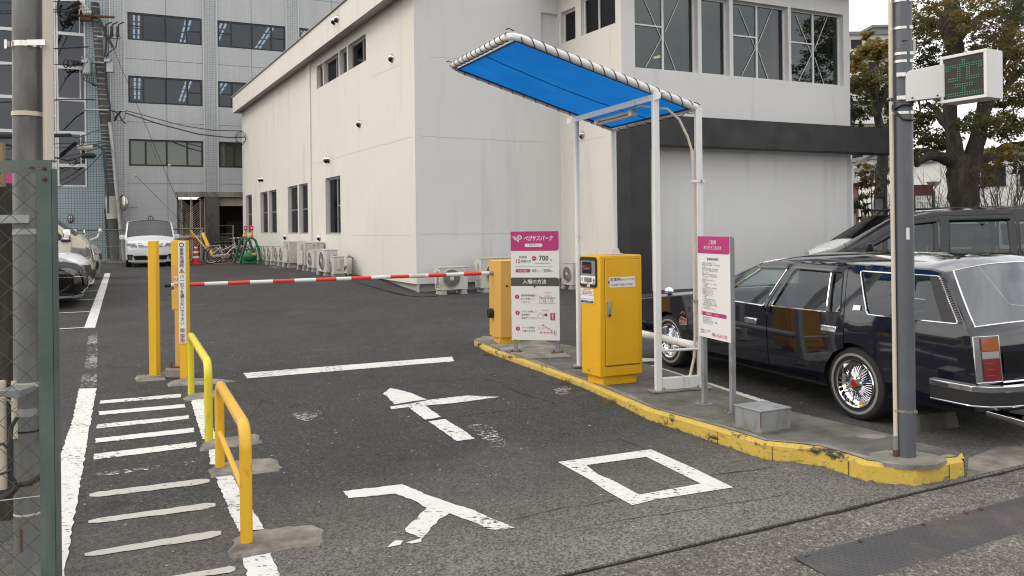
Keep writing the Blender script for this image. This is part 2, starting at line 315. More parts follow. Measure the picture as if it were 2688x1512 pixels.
pm('bark',(.035,.028,.023),.95,var=.6,vs=7,bmp=1,bs=11,dirt=(.10,.095,.085),dirt_amt=.3,dirt_s=3); pm('brick_far',(.20,.10,.085),.9,var=.2,vs=3); pm('pale_far',(.50,.48,.44),.9,var=.08,vs=.6); pm('roof_far',(.20,.21,.22),.8); pm('maroon_board',(.10,.03,.035),.8)
pm('twig',(.05,.04,.034),.95,var=.3); pm('dry_grass',(.20,.13,.06),.9,var=.4,vs=20)
def clothmat():
    m,t,b=newmat('blue_sheet'); o=t.nodes['Material Output']; b.inputs['Roughness'].default_value=.55
    c=mix(t,ramp(t,noise(t,mapv(t,wpos(t),(1.2,1.2,1)),1.6,5,.6),.38,.68),(.003,.095,.40),(.008,.17,.56)); L(t,c,b.inputs['Base Color']); bump(t,noise(t,mapv(t,wpos(t),(1,3,1),(0,0,.3)),4,4),b,.5,.03)  # broad paler blues painted in for sky light coming through the sheet
    tl=nd(t,'ShaderNodeBsdfTranslucent'); L(t,mix(t,.5,c,(.005,.24,.72)),tl.inputs[0])
    mm=nd(t,'ShaderNodeMixShader'); mm.inputs[0].default_value=.55; L(t,b.outputs[0],mm.inputs[1]); L(t,tl.outputs[0],mm.inputs[2]); L(t,mm.outputs[0],o.inputs[0])
clothmat()
def leafmat(name,c1,c2,tr):
    m,t,b=newmat(name); o=t.nodes['Material Output']; b.inputs['Roughness'].default_value=.5
    g=nd(t,'ShaderNodeNewGeometry'); c=mix(t,g.outputs['Random Per Island'],c1,c2); L(t,c,b.inputs['Base Color'])
    tl=nd(t,'ShaderNodeBsdfTranslucent'); L(t,mix(t,.35,c,tr),tl.inputs[0]); mm=nd(t,'ShaderNodeMixShader'); mm.inputs[0].default_value=.45
    L(t,b.outputs[0],mm.inputs[1]); L(t,tl.outputs[0],mm.inputs[2]); L(t,mm.outputs[0],o.inputs[0])
leafmat('leaf_olive',(.05,.055,.018),(.13,.11,.035),(.30,.26,.06)); leafmat('leaf_green',(.028,.045,.015),(.075,.085,.03),(.2,.22,.05)); leafmat('leaf_gold',(.10,.085,.02),(.30,.20,.05),(.5,.38,.08)); leafmat('leaf_rust',(.07,.058,.03),(.16,.115,.06),(.34,.24,.10)); leafmat('leaf_dark',(.02,.03,.014),(.05,.06,.026),(.1,.12,.04))
pm('led_green',(.06,.20,.12),.18,em=(.05,.28,.14),es=.10); pm('teal_cable',(.012,.06,.085),.5); pm('pole_shade_weathered',(.17,.17,.167),.5,.2,var=.3,vs=5,dirt=(.07,.066,.06),dirt_amt=.35,dirt_s=4,stretch=(5,5,.6)); pm('plate_steel',(.062,.060,.062),.5,.2,var=.25,vs=3,dirt=(.11,.09,.075),dirt_amt=.25,dirt_s=3); pm('lens_pale',(.30,.29,.28),.25,coat=.5); pm('led_board',(.022,.012,.015),.5,var=.1); pm('screen_dark',(.008,.008,.010),.08,coat=1)
# ================= ground
def struct(name,mb,m,**k): o=ob(name,mb,m,**k); o['kind']='structure'; return o
GN=Vector((-GD.y,GD.x))
def g2(a,b): v=GA.to_2d()+GD*a+GN*b; return (v.x,v.y)
def gz(p,z): return (p[0],p[1],z)
mb=MB(); PD=Vector((D1.y,-D1.x)); pa=lambda a,b:Vector((-2.26,18.85))+D1*a+PD*b
def gx0(x): t=(x-GA.x)/GD.x; return (x,GA.y+GD.y*t)
def bx0(a,x): return (x+2.26-D1.x*a)/PD.x
ar=[-.4+.25*i for i in range(17)]+[20.4+.5*i for i in range(9)]+[400]
qq=lambda a,x:(*pa(a,bx0(a,x)),.2*sst(-.4,3.6,a)-.2*sst(20.4,24.5,a))
mb.add([gz(gx0(-40),0),gz(gx0(240),0),qq(-.4,240),qq(-.4,-40)],[(0,1,2,3)])
for a,b in zip(ar,ar[1:]): mb.quad(qq(a,-40),qq(a,240),qq(b,240 if b<400 else 140),qq(b,-40 if b<400 else -400))
mb.quad(gz(gx0(-40),-.016),gz(gx0(240),-.016),gz(gx0(240),0),gz(gx0(-40),0))
struct('parking_lot_ground',mb,'asphalt',smooth=20,merge=True)
mb=MB(); mb.quad(gz(g2(-250,-1.35),-.03),gz(g2(250,-1.35),-.03),gz(g2(250,0),-.012),gz(g2(-250,0),-.012)); struct('pavement_apron',mb,'apron',smooth=0)
mb=MB(); mb.quad(gz(g2(-250,-300),-.05),gz(g2(250,-300),-.05),gz(g2(250,-1.35),-.05),gz(g2(-250,-1.35),-.05)); mb.quad(gz(g2(-250,-1.35),-.05),gz(g2(250,-1.35),-.05),gz(g2(250,-1.35),-.03),gz(g2(-250,-1.35),-.03)); struct('street_road',mb,'road',smooth=0)
mb=MB(); random.seed(4); last=None
for i in range(-60,90):      # the dark joint along the apron edge
    a=i*.08; wd=.009+.014*random.random()*(.3+.7*math.sin(i*.13)**2)
    cur=(gz(g2(a,-wd),-.008),gz(g2(a,-.0),-.008))
    if last: mb.quad(last[0],cur[0],cur[1],last[1])
    last=cur
struct('drain_joint',mb,'black_joint',smooth=0)
def conv(pts,ox,oy,s): return [(ox+x/s,oy+y/s) for x,y in pts]
def poly_ground(name,polys,m,z=.004,**k):
    mb=MB()
    rj=random.Random(len(name)*7)
    for p in polys:
        vs=[G(x,y,z) for x,y in p]
        if 'paint' in m:          # hand-laid paint: the edges wander a little
            q=[]
            for a,b in zip(vs,vs[1:]+vs[:1]):
                kk=max(1,min(90,int((b-a).length/.03))); d_=(b-a).normalized() if (b-a).length>0 else Vector((1,0,0)); n_=Vector((-d_.y,d_.x,0))
                for i in range(kk): q.append(a.lerp(b,i/kk)+n_*(rj.uniform(-.006,.006) if i else 0))
            vs=q
        mb.add(vs,[tuple(range(len(vs)))])
    return struct(name,mb,m,smooth=0,**k)
z3=lambda *p: conv(p,0,980,2.723)
lines=[]
lines.append([(207.5,1020),(253.4,1018.6),(160,1560),(45,1560),(142,1252),(158,1200),(191,1101)])
poly_ground('walkway_edge_line',lines,'road_paint')
bars=[((715,195),(715,216),(1295,170),(1290,146)),((705,272),(708,298),(1328,243),(1320,219)),((692,365),(695,394),(1355,325),(1350,299)),((678,465),(682,496),(1388,420),(1385,388)),((675,575),(668,616),(1403,525),(1405,488))]
poly_ground('walkway_bars',[z3(*b) for b in bars],'road_paint')
def capsule(a,b,w0,w1):        # hand-painted bar with round ends, in zoomed pixels
    pts=[]; n=14; r=random.Random(int(a[0]+a[1]))
    up=[];dn=[]
    for i in range(n+1):
        t=i/n; x=a[0]+(b[0]-a[0])*t; y=a[1]+(b[1]-a[1])*t; w=w0+(w1-w0)*t; e=min(1,(t*n+.25)/1.0,(n-t*n+.25)/1.0)
        w*=max(.35,e**.5)*(1+.13*(r.random()-.5)); y+=4*(r.random()-.5); up.append((x,y-w/2)); dn.append((x,y+w/2))
    return up+dn[::-1]
poly_ground('walkway_bars_grey',[z3(*capsule((640,872),(1498,765),36,40)),z3(*capsule((632,1060),(1540,940),32,44)),z3(*capsule((605,1296),(1582,1140),34,54)),z3(*capsule((1150,1475),(1682,1395),26,46))],'road_paint_dirty')
poly_ground('walkway_bar_faint',[z3(*capsule((665,728),(1438,630),26,22))],'road_paint_worn')
poly_ground('walkway_inner_line',[z3((1365,195),(1462,175),(1545,470),(1450,470)),z3((1495,545),(1540,540),(1572,650),(1502,650)),z3((1540,735),(1655,722),(1890,1112),(1705,1130),(1650,1010)),z3((1735,1320),(1935,1280),(2010,1470),(1780,1470))],'road_paint')
k2=1.0435
poly_ground('stop_line',[[(639,979),(1187,936),(1192,948),(649,993)]],'road_paint')
poly_ground('ground_arrow',[conv(p,940,980,5.6) for p in ([(365,300),(470,215),(600,240),(770,285),(1010,385),(870,400),(540,455),(420,330)],[(480,485),(800,440),(1030,390),(1600,325),(2080,345),(1420,435),(1100,462),(985,475),(1225,640),(985,680),(800,540),(745,495),(490,525)],[(1035,705),(1280,670),(1560,845),(1715,960),(1450,993)])],'road_paint')
poly_ground('ground_lettering_enter',[conv(p,860,1240,4.77) for p in ([(190,235),(930,148),(1020,180),(1250,280),(1550,385),(1800,460),(2140,610),(2345,690),(2110,725),(1990,700),(1800,610),(1530,510),(1400,580),(1280,720),(1190,820),(980,740),(970,705),(1100,590),(1240,440),(1080,350),(850,265),(260,322)],[(750,935),(845,850),(945,852),(910,905)],[(985,875),(1180,820),(1170,870),(1050,890)])],'road_paint')
o_=conv([(120,310),(1330,145),(1900,395),(2400,640),(1400,795),(1090,872),(760,690),(520,530)],1440,1150,4.954); i_=conv([(490,350),(1270,243),(1980,590),(1180,735),(860,560),(640,470)],1440,1150,4.954)
mb=MB(); ov=[G(x,y,.004) for x,y in o_]; iv=[G(x,y,.004) for x,y in i_]
co,ed,fa,*_=delaunay_2d_cdt([v.to_2d() for v in ov+iv],[(i,(i+1)%len(ov)) for i in range(len(ov))]+[(len(ov)+i,len(ov)+(i+1)%len(iv)) for i in range(len(iv))],[],0,1e-5)
def inpoly(p,q):
    c=False; n=len(q); j=n-1
    for i in range(n):
        if (q[i][1]>p[1])!=(q[j][1]>p[1]) and p[0]<(q[j][0]-q[i][0])*(p[1]-q[i][1])/(q[j][1]-q[i][1])+q[i][0]: c=not c
        j=i
    return c
fs=[f for f in fa if (lambda m:inpoly(m,[v.to_2d() for v in ov]) and not inpoly(m,[v.to_2d() for v in iv]))(sum((co[i] for i in f),Vector((0,0)))/len(f))]
mb.add([(c.x,c.y,.004) for c in co],fs); struct('ground_lettering_mouth',mb,'road_paint',smooth=0)
poly_ground('worn_paint_scraps',[[(232,880),(256,872),(254,1020),(208,1020),(225,950)],[(1225,1118),(1262,1112),(1296,1124),(1330,1165),(1318,1182),(1286,1168)],[(765,1084),(800,1078),(852,1074),(838,1092),(808,1106),(780,1098)],[(694,702),(740,697),(760,700),(735,707)],[(1452,1022),(1478,1012),(1500,1018),(1490,1036),(1462,1036)]],'road_paint_worn')
r1=lambda *p: conv(p,130,540,4.264)
bay=[r1((620,755),(683,755),(510,1368),(385,1370))]
mb=MB()
for p in bay:
    for i in range(24):
        u,v=i/24,(i+1)/24; lp=lambda A,B,t:(A[0]+(B[0]-A[0])*t,A[1]+(B[1]-A[1])*t); mb.add([G(*lp(p[0],p[3],u),.008),G(*lp(p[1],p[2],u),.008),G(*lp(p[1],p[2],v),.008),G(*lp(p[0],p[3],v),.008)],[(0,1,2,3)])
for (xa,ya,xb,yb,hw_) in ((246,859,141,866.5,3.0),(238,818.2,60,826,2.3),(250,786,60,795,1.6),(255,763.8,60,771,1.3)):
    a=G(xa,ya,.0045); b=a-Vector((D2.x,D2.y,0))*7; b.z=zg(b.x,b.y)+.012; a.z+=.006; n_=Vector((-D2.y,D2.x,0))*.045; mb.quad(a-n_,b-n_,b+n_,a+n_)
struct('parking_bay_lines',mb,'road_paint',smooth=0)
poly_ground('bay_line_behind_island',[[(1686,962),(1712,958),(2076,1071),(2040,1074)],[(1686,940),(1722,940),(1722,948),(1686,949)]],'road_paint')
poly_ground('pale_concrete_strip',[[(2538,1253),(2720,1211),(2720,1170),(2620,1172),(2542,1203)]],'footing_concrete',.003)
# thin cracks in the asphalt
def crack(pts,wd,seed):
    r=random.Random(seed); q=[]
    P_=[G(x,y,.003) for x,y in pts]
    for i in range(len(P_)-1):
        m=max(2,int((P_[i+1]-P_[i]).length/.07))
        for k in range(m): q.append(P_[i].lerp(P_[i+1],k/m)+Vector((r.uniform(-.008,.008),r.uniform(-.012,.012),0)))
    q.append(P_[-1]); return q,wd
mb=MB(); random.seed(11)
for i,(pts,wd) in enumerate([([(885,1026),(1080,1008),(1262,991),(1310,1003),(1360,1030),(1460,1060)],.010),([(1100,1105),(1290,1082),(1420,1070)],.009),([(1030,1052),(1180,1060)],.007),([(1630,1153),(1720,1187),(1830,1245),(1920,1283)],.007),([(1250,1385),(1440,1340),(1640,1310)],.006),([(1820,1255),(1920,1240),(2030,1226)],.012),([(1540,1380),(1800,1340),(2050,1300)],.007),([(640,1000),(700,985),(820,1000)],.006),([(740,1075),(690,1050),(660,1090)],.007),([(600,1010),(560,1010),(380,1022),(250,1030)],.008),([(970,985),(1000,1010),(1060,1040)],.006)]):
    q,wd=crack(pts,wd,i)
    for a,b in zip(q,q[1:]):
        d=(b-a).normalized(); n_=Vector((-d.y,d.x,0))*wd*(.18+.25*random.random()); mb.quad(a-n_,b-n_,b+n_,a+n_)
cr=struct('asphalt_cracks',mb,'black_joint',smooth=0)
# strip of newer asphalt along the white building
mb=MB(); pt_=[G(x,y,.012) for x,y in ((905,731),(960,734),(1030,752),(1100,772),(1140,772),(1150,777),(1110,779),(1070,776),(1010,762),(950,744))]; mb.add([tuple(p) for p in pt_],[tuple(range(10))]); struct('asphalt_patch',mb,'road',smooth=0)
mb=MB(); rg=random.Random(77)
for i in range(620):
    x,y=rg.uniform(150,2500),900+620*rg.random()**1.5 if i%3 else rg.uniform(700,900)
    c=G(x,y,.003)
    if c.y>27 or c.x>2.6+c.y*.0: continue
    l=rg.uniform(.003,.011); a=rg.uniform(0,6.28); u=Vector((math.cos(a)*l,math.sin(a)*l,0)); v=Vector((-math.sin(a)*l*.6,math.cos(a)*l*.6,0)); mb.add([c-u,c-v,c+u,c+v,c+Vector((0,0,l*.5))],[(0,1,4),(1,2,4),(2,3,4),(3,0,4)])
o=ob('loose_grit',mb,'block',smooth=0); o['kind']='stuff'; o['label']='pale grit and crumbs strewn over the asphalt'; o['category']='grit'
# ================= traffic island
KZ=.075
def kzf(y): return .06+.05*sst(7.6,5.0,y)
kb=[(1244,906),(1262,916),(1292,931),(1375,961),(1454,990),(1537,1021),(1617,1059),(1700,1101.6),(1857,1155),(1935,1182),(1999,1205),(2080,1214),(2145,1222),(2205,1240),(2271,1263),(2340,1271),(2406,1275.4),(2470,1264),(2532,1253)]
front=[G(x,y).to_2d() for x,y in kb]
back=[G(x,y,KZ).to_2d() for x,y in ((2525,1204),(2406,1174),(2333,1152),(2076,1084),(1960,1043),(1800,985),(1690,950),(1560,915),(1430,893),(1330,884),(1268,880),(1246,888))]
def insetline(pts,dd):
    o=[]
    for i,p in enumerate(pts):
        t=(pts[min(i+1,len(pts)-1)]-pts[max(i-1,0)]).normalized(); o.append(p+Vector((-t.y,t.x))*dd)
    return o
f2=insetline(front,.03); f3=insetline(front,.14)
mb=MB(); n=len(front)
def inpoly(p,q):
    c=False; n=len(q); j=n-1
    for i in range(n):
        if (q[i][1]>p[1])!=(q[j][1]>p[1]) and p[0]<(q[j][0]-q[i][0])*(p[1]-q[i][1])/(q[j][1]-q[i][1])+q[i][0]: c=not c
        j=i
    return c
def kin(dd): 
    o=insetline(front,dd); o[0]=front[0]+(front[1]-front[0]).normalized()*dd; return o
rows=[[(p.x,p.y,-.035) for p in front],[(p.x,p.y,kzf(p.y)-.018) for p in kin(.005)],[(p.x,p.y,kzf(p.y)) for p in kin(.022)],[(p.x,p.y,kzf(p.y)+.002) for p in kin(.05)]]
vs=[v for r_ in rows for v in r_]
mb.add(vs,[(j*n+i,j*n+i+1,(j+1)*n+i+1,(j+1)*n+i) for j in range(3) for i in range(n-1)],0)
bb=list(back)
for p,q,mi_ in ((front[-1],bb[0],0),(bb[-1],front[0],0)): mb.quad(gz(p,-.03),gz(q,-.03),gz(q,kzf(q.y)+.002),gz(p,kzf(p.y)),mi_)
top=kin(.05)+bb; top2=[Vector(p[:2]) for p in top]
co,ed,fa,*_=delaunay_2d_cdt(top2,[(i,(i+1)%len(top2)) for i in range(len(top2))],[],0,1e-5)
mb.add([(c.x,c.y,kzf(c.y)+.002) for c in co],[tuple(f) for f in fa if inpoly(sum((co[i] for i in f),Vector((0,0)))/3,top2)],1)
mb.add([(front[-1].x,front[-1].y,kzf(front[-1].y)),(kin(.05)[-1].x,kin(.05)[-1].y,kzf(front[-1].y)+.002),(bb[0].x,bb[0].y,kzf(bb[0].y)+.002)],[(0,1,2)],0)
mb.add([(front[0].x,front[0].y,.06),(kin(.05)[0].x,kin(.05)[0].y,.062),(bb[-1].x,bb[-1].y,.062)],[(0,1,2)],0)
mb.add([(p.x,p.y,kzf(p.y)+.002) for p in bb]+[(p.x,p.y,-.03) for p in bb],[(i,i+1,len(bb)+i+1,len(bb)+i) for i in range(len(bb)-1)],1)
isl=struct('traffic_island',mb,['kerb_yellow','island_concrete'],smooth=30)
mb=MB()     # pale mortar edge behind the painted kerb stones, raised front slab, stains
A_=kin(.052); rm_=random.Random(9); B_=[p+(q-p)*rm_.uniform(.35,1.2) for p,q in zip(kin(.05),kin(.12))]
for i in range(3,n-1): mb.quad(*[gz(v,kzf(v.y)+.006) for v in (A_[i],A_[i+1],B_[i+1],B_[i])])
struct('kerb_mortar',mb,'island_pale',smooth=0)
k_=kin(.055); mb=MB(); mb.prism([tuple(p) for p in k_[0:4]]+[tuple(G(x,y,KZ).to_2d()) for x,y in ((1500,938),(1430,893),(1330,886),(1268,883))],KZ-.03,.082); struct('island_slab',mb,'island_pale',smooth=0)
mb=MB()
for (x,y,rx,ry) in ((2290,1148,.10,.05),(2378,1205,.22,.16)): 
    c=G(x,y,.11); mb.prism([(c.x+rx*math.cos(a*.35)*(1+.08*math.sin(a*3)),c.y+ry*math.sin(a*.35)) for a in range(18)],.09,kzf(c.y)+.009)
struct('mortar_collar',mb,'island_pale',smooth=0)
mb=MB()
for i in range(2,n-1):
    if i in (3,4,6,9,11,12,14,15,16): continue
    p=front[i].lerp(front[i+1],.35); q=f3[i].lerp(f3[i+1],.35); t=(front[i+1]-front[i]).normalized()*.0022; o_=Vector((t.y,-t.x))*.5
    mb.quad(gz(p-t+o_,-.02),gz(p+t+o_,-.02),gz(p+t+o_,kzf(p.y)-.02),gz(p-t+o_,kzf(p.y)-.02))
struct('kerb_joints',mb,'black_joint',smooth=0)
# concrete footings of the guard rails and gate posts
z5=lambda *p: conv(p,480,980,2.8975)
foots=[z5((360,1310),(400,1235),(560,1195),(760,1165),(1000,1150),(1060,1180),(1075,1235),(1040,1290),(760,1330),(560,1370),(470,1392),(360,1395)),z5((185,735),(250,690),(440,655),(690,643),(725,665),(745,705),(720,735),(500,760),(230,785)),z5((130,560),(150,520),(270,490),(570,458),(610,520),(330,555),(145,585)),z5((0,185),(50,158),(240,130),(350,128),(368,160),(200,185),(20,205)),[(356,985),(434,980),(436,995),(356,1000)],[(441,1002),(470,994),(560,993),(620,999),(560,1006),(441,1012)]]
mb=MB(); random.seed(5)
for p in foots:
    c=[G(x,y,.01).to_2d() for x,y in p]; m_=sum(c,Vector((0,0)))/len(c); q=[]
    for i in range(len(c)):
        for k in range(4): q.append(c[i].lerp(c[(i+1)%len(c)],k/4)+Vector((random.uniform(-.012,.012),random.uniform(-.01,.01))))
    nn=len(q); mb.add([(v.x,v.y,.0) for v in q]+[(v.lerp(m_,.10).x,v.lerp(m_,.10).y,.014) for v in q],[tuple(range(nn,2*nn))]+[(i,(i+1)%nn,nn+(i+1)%nn,nn+i) for i in range(nn)])
struct('concrete_footings',mb,'footing_concrete',smooth=0)
# ================= buildings
def wallp(mb,O,d,Ln,z0,z1,holes=(),dep=.2,nrm=None,mi=0,s0=0.0,uvs=None):
    O=Vector((O[0],O[1])); d=Vector(d); nrm=Vector(nrm)
    xs=sorted({s0,Ln}|{min(max(h[0],s0),Ln) for h in holes}|{min(max(h[1],s0),Ln) for h in holes}); zs=sorted({z0,z1}|{h[2] for h in holes}|{min(h[3],z1) for h in holes})
    pt=lambda s,z,o=0:(O.x+d.x*s-nrm.x*o,O.y+d.y*s-nrm.y*o,z)
    for a,b in zip(xs,xs[1:]):
        for c,e in zip(zs,zs[1:]):
            mx_,mz=(a+b)/2,(c+e)/2
            if any(h[0]<mx_<h[1] and h[2]<mz<h[3] for h in holes): continue
            mb.quad(pt(a,c),pt(b,c),pt(b,e),pt(a,e),mi)
    for (a,b,c,e) in holes:
        for p,q in (((a,c),(b,c)),((b,c),(b,e)),((b,e),(a,e)),((a,e),(a,c))): mb.quad(pt(*p),pt(*q),pt(*q,dep),pt(*p,dep),mi)
def wframe(O,d,nrm,dep): # frame matrix: x along wall, y out of the wall, z up; at depth
    return Matrix(((d[0],nrm[0],0,O[0]-nrm[0]*dep),(d[1],nrm[1],0,O[1]-nrm[1]*dep),(0,0,1,0),(0,0,0,1)))
def window(par,O,d,nrm,h,dep,fw,vbars=(),hbars=(),fm='frame_alu',gm='glass_office',th=.05,back=None,bdep=.35,extra=None):
    a,b,c,e=h; M=wframe(O,d,nrm,dep); mb=MB()
    mb.box(((a+b)/2,0,c+fw/2),(b-a,th,fw),0,M); mb.box(((a+b)/2,0,e-fw/2),(b-a,th,fw),0,M)
    for x in (a+fw/2,b-fw/2): mb.box((x,0,(c+e)/2),(fw,th,e-c-2*fw),0,M)
    for v in vbars:
        f_,w_=(v if isinstance(v,tuple) else (v,fw)); mb.box((a+(b-a)*f_,.003,(c+e)/2),(w_,th,e-c-2*fw),0,M)
    for v in hbars:
        x0,x1,f_,w_=v; mb.box((a+(b-a)*(x0+x1)/2,.006,c+(e-c)*f_),((b-a)*(x1-x0),th*.9,w_),0,M)
    o=ob('window',mb,fm,par,smooth=0)
    g=MB(); g.box(((a+b)/2,-.008,(c+e)/2),(b-a-.01,.008,e-c-.01),0,M); ob('pane',g,gm,o,smooth=0)
    if back:
        g=MB(); r=[(a-.03,c-.03),(b+.03,c-.03),(b+.03,e+.03),(a-.03,e+.03)]; q=[(x,-.03,z) for x,z in r]+[(x,-bdep,z) for x,z in r]
        g.add(q,[(4,5,6,7)]+[(i,(i+1)%4,4+(i+1)%4,4+i) for i in range(4)],0,M); ob('room',g,back,o,smooth=0)
    if extra: extra(o,M,h)
    return o
def blinds(m,x0,x1,dp,step=.045):
    def f(o,M,h):
        a,b,c,e=h; g=MB(); z=c+.05
        while z<e-.05: g.box((a+(b-a)*(x0+x1)/2,-dp,z),((b-a)*(x1-x0),.03,.004),0,M@Matrix.Identity(4)); z+=step
        ob('blind',g,m,o,smooth=0)
    return f
C0=Vector((-2.26,18.85)); IN=Vector((1.273,20.515)); WC=Vector((2.535,18.199))
WB=thing('white_building','white rendered two storey building with a wedge of eaves and a dark framed wing','building',(C0.x,C0.y,0))
low=[(19.93,20.4,1.35,3.12),(14.86,16.05,1.35,3.13),(16.12,17.35,1.35,3.13),(9.96,11.0,1.35,3.12),(11.2,12.3,1.35,3.12),(6.1,7.7,1.345,3.14)]
c_=[W(x,600,C0,D1)[0] for x in (645.8,662,684.3,703.4,706,726.7,756.6,782.2,785.7,808.8,855.5,894.5)]
low=[(c_[1],c_[0],1.35,3.12),(c_[3],c_[2],1.35,3.12),(c_[5],c_[4],1.35,3.12),(c_[7],c_[6],1.35,3.12),(c_[9],c_[8],1.35,3.12),(c_[11],c_[10],1.345,3.14)]
c_=[W(x,150,C0,D1)[0] for x in (830.6,846.7,848.8,888.3,890.7,910.3,913.8,960.6)]
upw=[(c_[1],c_[0],6.14,6.88),(c_[3],c_[2],6.14,6.88),(c_[5],c_[4],6.14,6.88),(c_[7],c_[6],6.14,6.88)]
mb=MB(); wallp(mb,C0,D1,22.05,.2,7.22,low+upw,.16,N1,0)
wallp(mb,C0+D1*22.05,D2,9,.2,7.9,(),.1,-N2*-1,0)
ob('side_wall',mb,'stucco_warm_lit',WB,smooth=0)
mb=MB(); nich=(W(1420,70,C0,D2)[0],3.87,6.2,6.96); wallp(mb,C0,D2,3.905,.2,10.6,[nich],.09,N2,0)
M_=wframe(C0,D2,N2,.09); mb.box(((nich[0]+nich[1])/2,-.02,6.58),(nich[1]-nich[0],.04,.76),0,M_); ob('gable_wall',mb,'stucco_cool_lit',WB,smooth=0)
mb=MB(); sw=[(.08,.75,6.18,6.98),(1.0,2.42,6.18,7.1)]; wallp(mb,IN,-D1,2.637,.2,7.9,sw,.14,N1,0); ob('wing_side_wall',mb,'stucco_warm_lit',WB,smooth=0)
fw=[(.37,2.17,5.145,7.02),(2.28,3.13,5.145,7.02),(3.24,5.03,5.145,7.03),(5.12,6.95,5.145,7.03)]
mb=MB(); wallp(mb,WC,D2,7.17,3.3,7.62,fw,.20,N2,0); wallp(mb,WC-N2*.12,D2,7.17,-.02,3.4,(),.1,N2,0); wallp(mb,WC+D2*7.17,D1,7,-.02,7.62,(),.1,D2,0); ob('wing_front_wall',mb,'stucco_cool_lit',WB,smooth=0)
for h in low[:5]: window(WB,C0,D1,N1,h,.14,.05,(),((0,1,.5,.03),),'frame_alu','glass_dark',back='room_dark')
window(WB,C0,D1,N1,low[5],.14,.06,((.42,.05),),((0,.42,.5,.03),),'frame_alu','glass_dark',back='room_dark')
for h in upw: window(WB,C0,D1,N1,h,.14,.045,((.35,.04),) if h[1]-h[0]>1 else (),(),'frame_alu','glass_dark',back='blind_pale',bdep=.2)
for h in sw: window(WB,IN,-D1,N1,h,.12,.05,((.45,.04),) if h[1]-h[0]>1 else (),(),'frame_white','glass_dark',back='blind_pale',bdep=.25)
def brace(x0,x1):
    def f(o,M,h):
        a,b,c,e=h; g=MB(); w_=b-a
        for (p,q) in (((.18,.93),(.47,.42)),((.47,.42),(.22,.04)),((.80,1.0),(.53,.5)),((.53,.38),(.70,.02))):
            g.tube([(a+w_*p[0],.012,c+(e-c)*p[1]),(a+w_*q[0],.012,c+(e-c)*q[1])],.0085,6,0,M)
        ob('brace',g,'frame_white',o); blinds('blind_dark',x0,x1,.2)(o,M,h)
        g=MB(); g.box((a+w_*.90,-.17,(c+e)/2),(.10,.02,e-c),0,M); ob('curtain',g,'blind_pale',o,smooth=0)
    return f
for i,h in enumerate(fw):
    if i==1: window(WB,WC,D2,N2,h,.17,.05,(),(),'frame_white','glass_tint',back='room_dark',bdep=1.6,extra=blinds('blind_dark',.05,.8,.2))
    else: window(WB,WC,D2,N2,h,.17,.045,((.49,.05),),((0,.49,.56,.035),),'frame_white','glass_tint',back='room_dark',bdep=1.6,extra=brace(.03,.86))
for px,py,s_ in ((1784,130,.09),(1866,92,.07)):
    s,z=W(px,py,WC,D2); M_=wframe(WC,D2,N2,.9); g=MB(); g.box((s,0,z),(s_,.2,.03),0,M_); ob('ceiling_lamp',g,'lamp_warm',WB,smooth=0)
g=MB(); wallp(g,C0,D1,22.05,.0,.2,(),.1,N1,0); g2_=MB()
wallp(g2_,C0-N1*.10-N2*.10,D1,22,-.02,.2,(),.1,N1,0); wallp(g2_,C0-N1*.10-N2*.10,D2,4.1,-.02,.2,(),.1,N2,0)
g2_.add([tuple((C0+D1*a+D2*b).to_3d()+Vector((0,0,.2))) for a,b in ((0,0),(22,0),(22,.12),(.12,.12),(.12,4),(0,4))],[(0,1,2,3),(0,3,4,5)])
pc=C0-N1*.06-N2*.05; g2_.cyl((pc.x,pc.y,-.01),(pc.x,pc.y,.2),.042,14); ob('plinth',g2_,'plinth',WB)
# pilaster, eaves, roof
g=MB(); s,_=W(816,430,C0,D1); wallp(g,C0+D1*(s-.14)+N1*.05,D1,.32,.2,7.2,(),.05,N1,0); a=C0+D1*(s-.14)
for q in (a,a+D1*.32): g.quad(gz(q,.2),gz(q+N1*.05,.2),gz(q+N1*.05,7.2),gz(q,7.2))
ob('pilaster',g,'stucco_warm_lit',WB,smooth=0); g=MB()
a=C0+D1*21.85+N1*.03; wallp(g,a,D1,.2,.2,7.2,(),.03,N1,0); g.quad(gz(a,.2),gz(a-N1*.03,.2),gz(a-N1*.03,7.2),gz(a,7.2)); ob('pilaster',g,'stucco_warm_lit',WB,smooth=0)
g=MB(); o_=.42; E0=C0+N1*o_-D1*.3; Lx=22.5
pf=lambda s,o,z: gz(E0+D1*s-N1*o,z)
g.quad(pf(0,0,7.08),pf(Lx,0,7.08),pf(Lx,0,7.82),pf(0,0,7.82)); g.quad(pf(Lx,0,7.08),pf(Lx,5,7.08),pf(Lx,5,9.3),pf(Lx,0,7.82)); g.quad(pf(0,0,7.08),pf(0,o_+.02,7.08),pf(0,o_+.02,7.82),pf(0,0,7.82)); ob('fascia',g,'stucco_warm_lit',WB,smooth=0)
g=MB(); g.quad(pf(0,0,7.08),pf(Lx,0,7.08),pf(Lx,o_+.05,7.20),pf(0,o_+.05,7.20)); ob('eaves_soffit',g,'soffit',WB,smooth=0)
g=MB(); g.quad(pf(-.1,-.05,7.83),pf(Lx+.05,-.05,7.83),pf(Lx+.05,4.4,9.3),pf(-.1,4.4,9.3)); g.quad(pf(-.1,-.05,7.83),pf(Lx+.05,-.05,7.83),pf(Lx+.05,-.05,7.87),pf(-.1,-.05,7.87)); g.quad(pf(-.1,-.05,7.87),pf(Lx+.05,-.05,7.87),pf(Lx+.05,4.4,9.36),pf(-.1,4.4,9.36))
M_=wframe(WC,D2,N2,0); g.box((3.4,-2.5,7.78),(8.4,6.2,.26),0,M_); ob('roof',g,'soffit',WB,smooth=0)
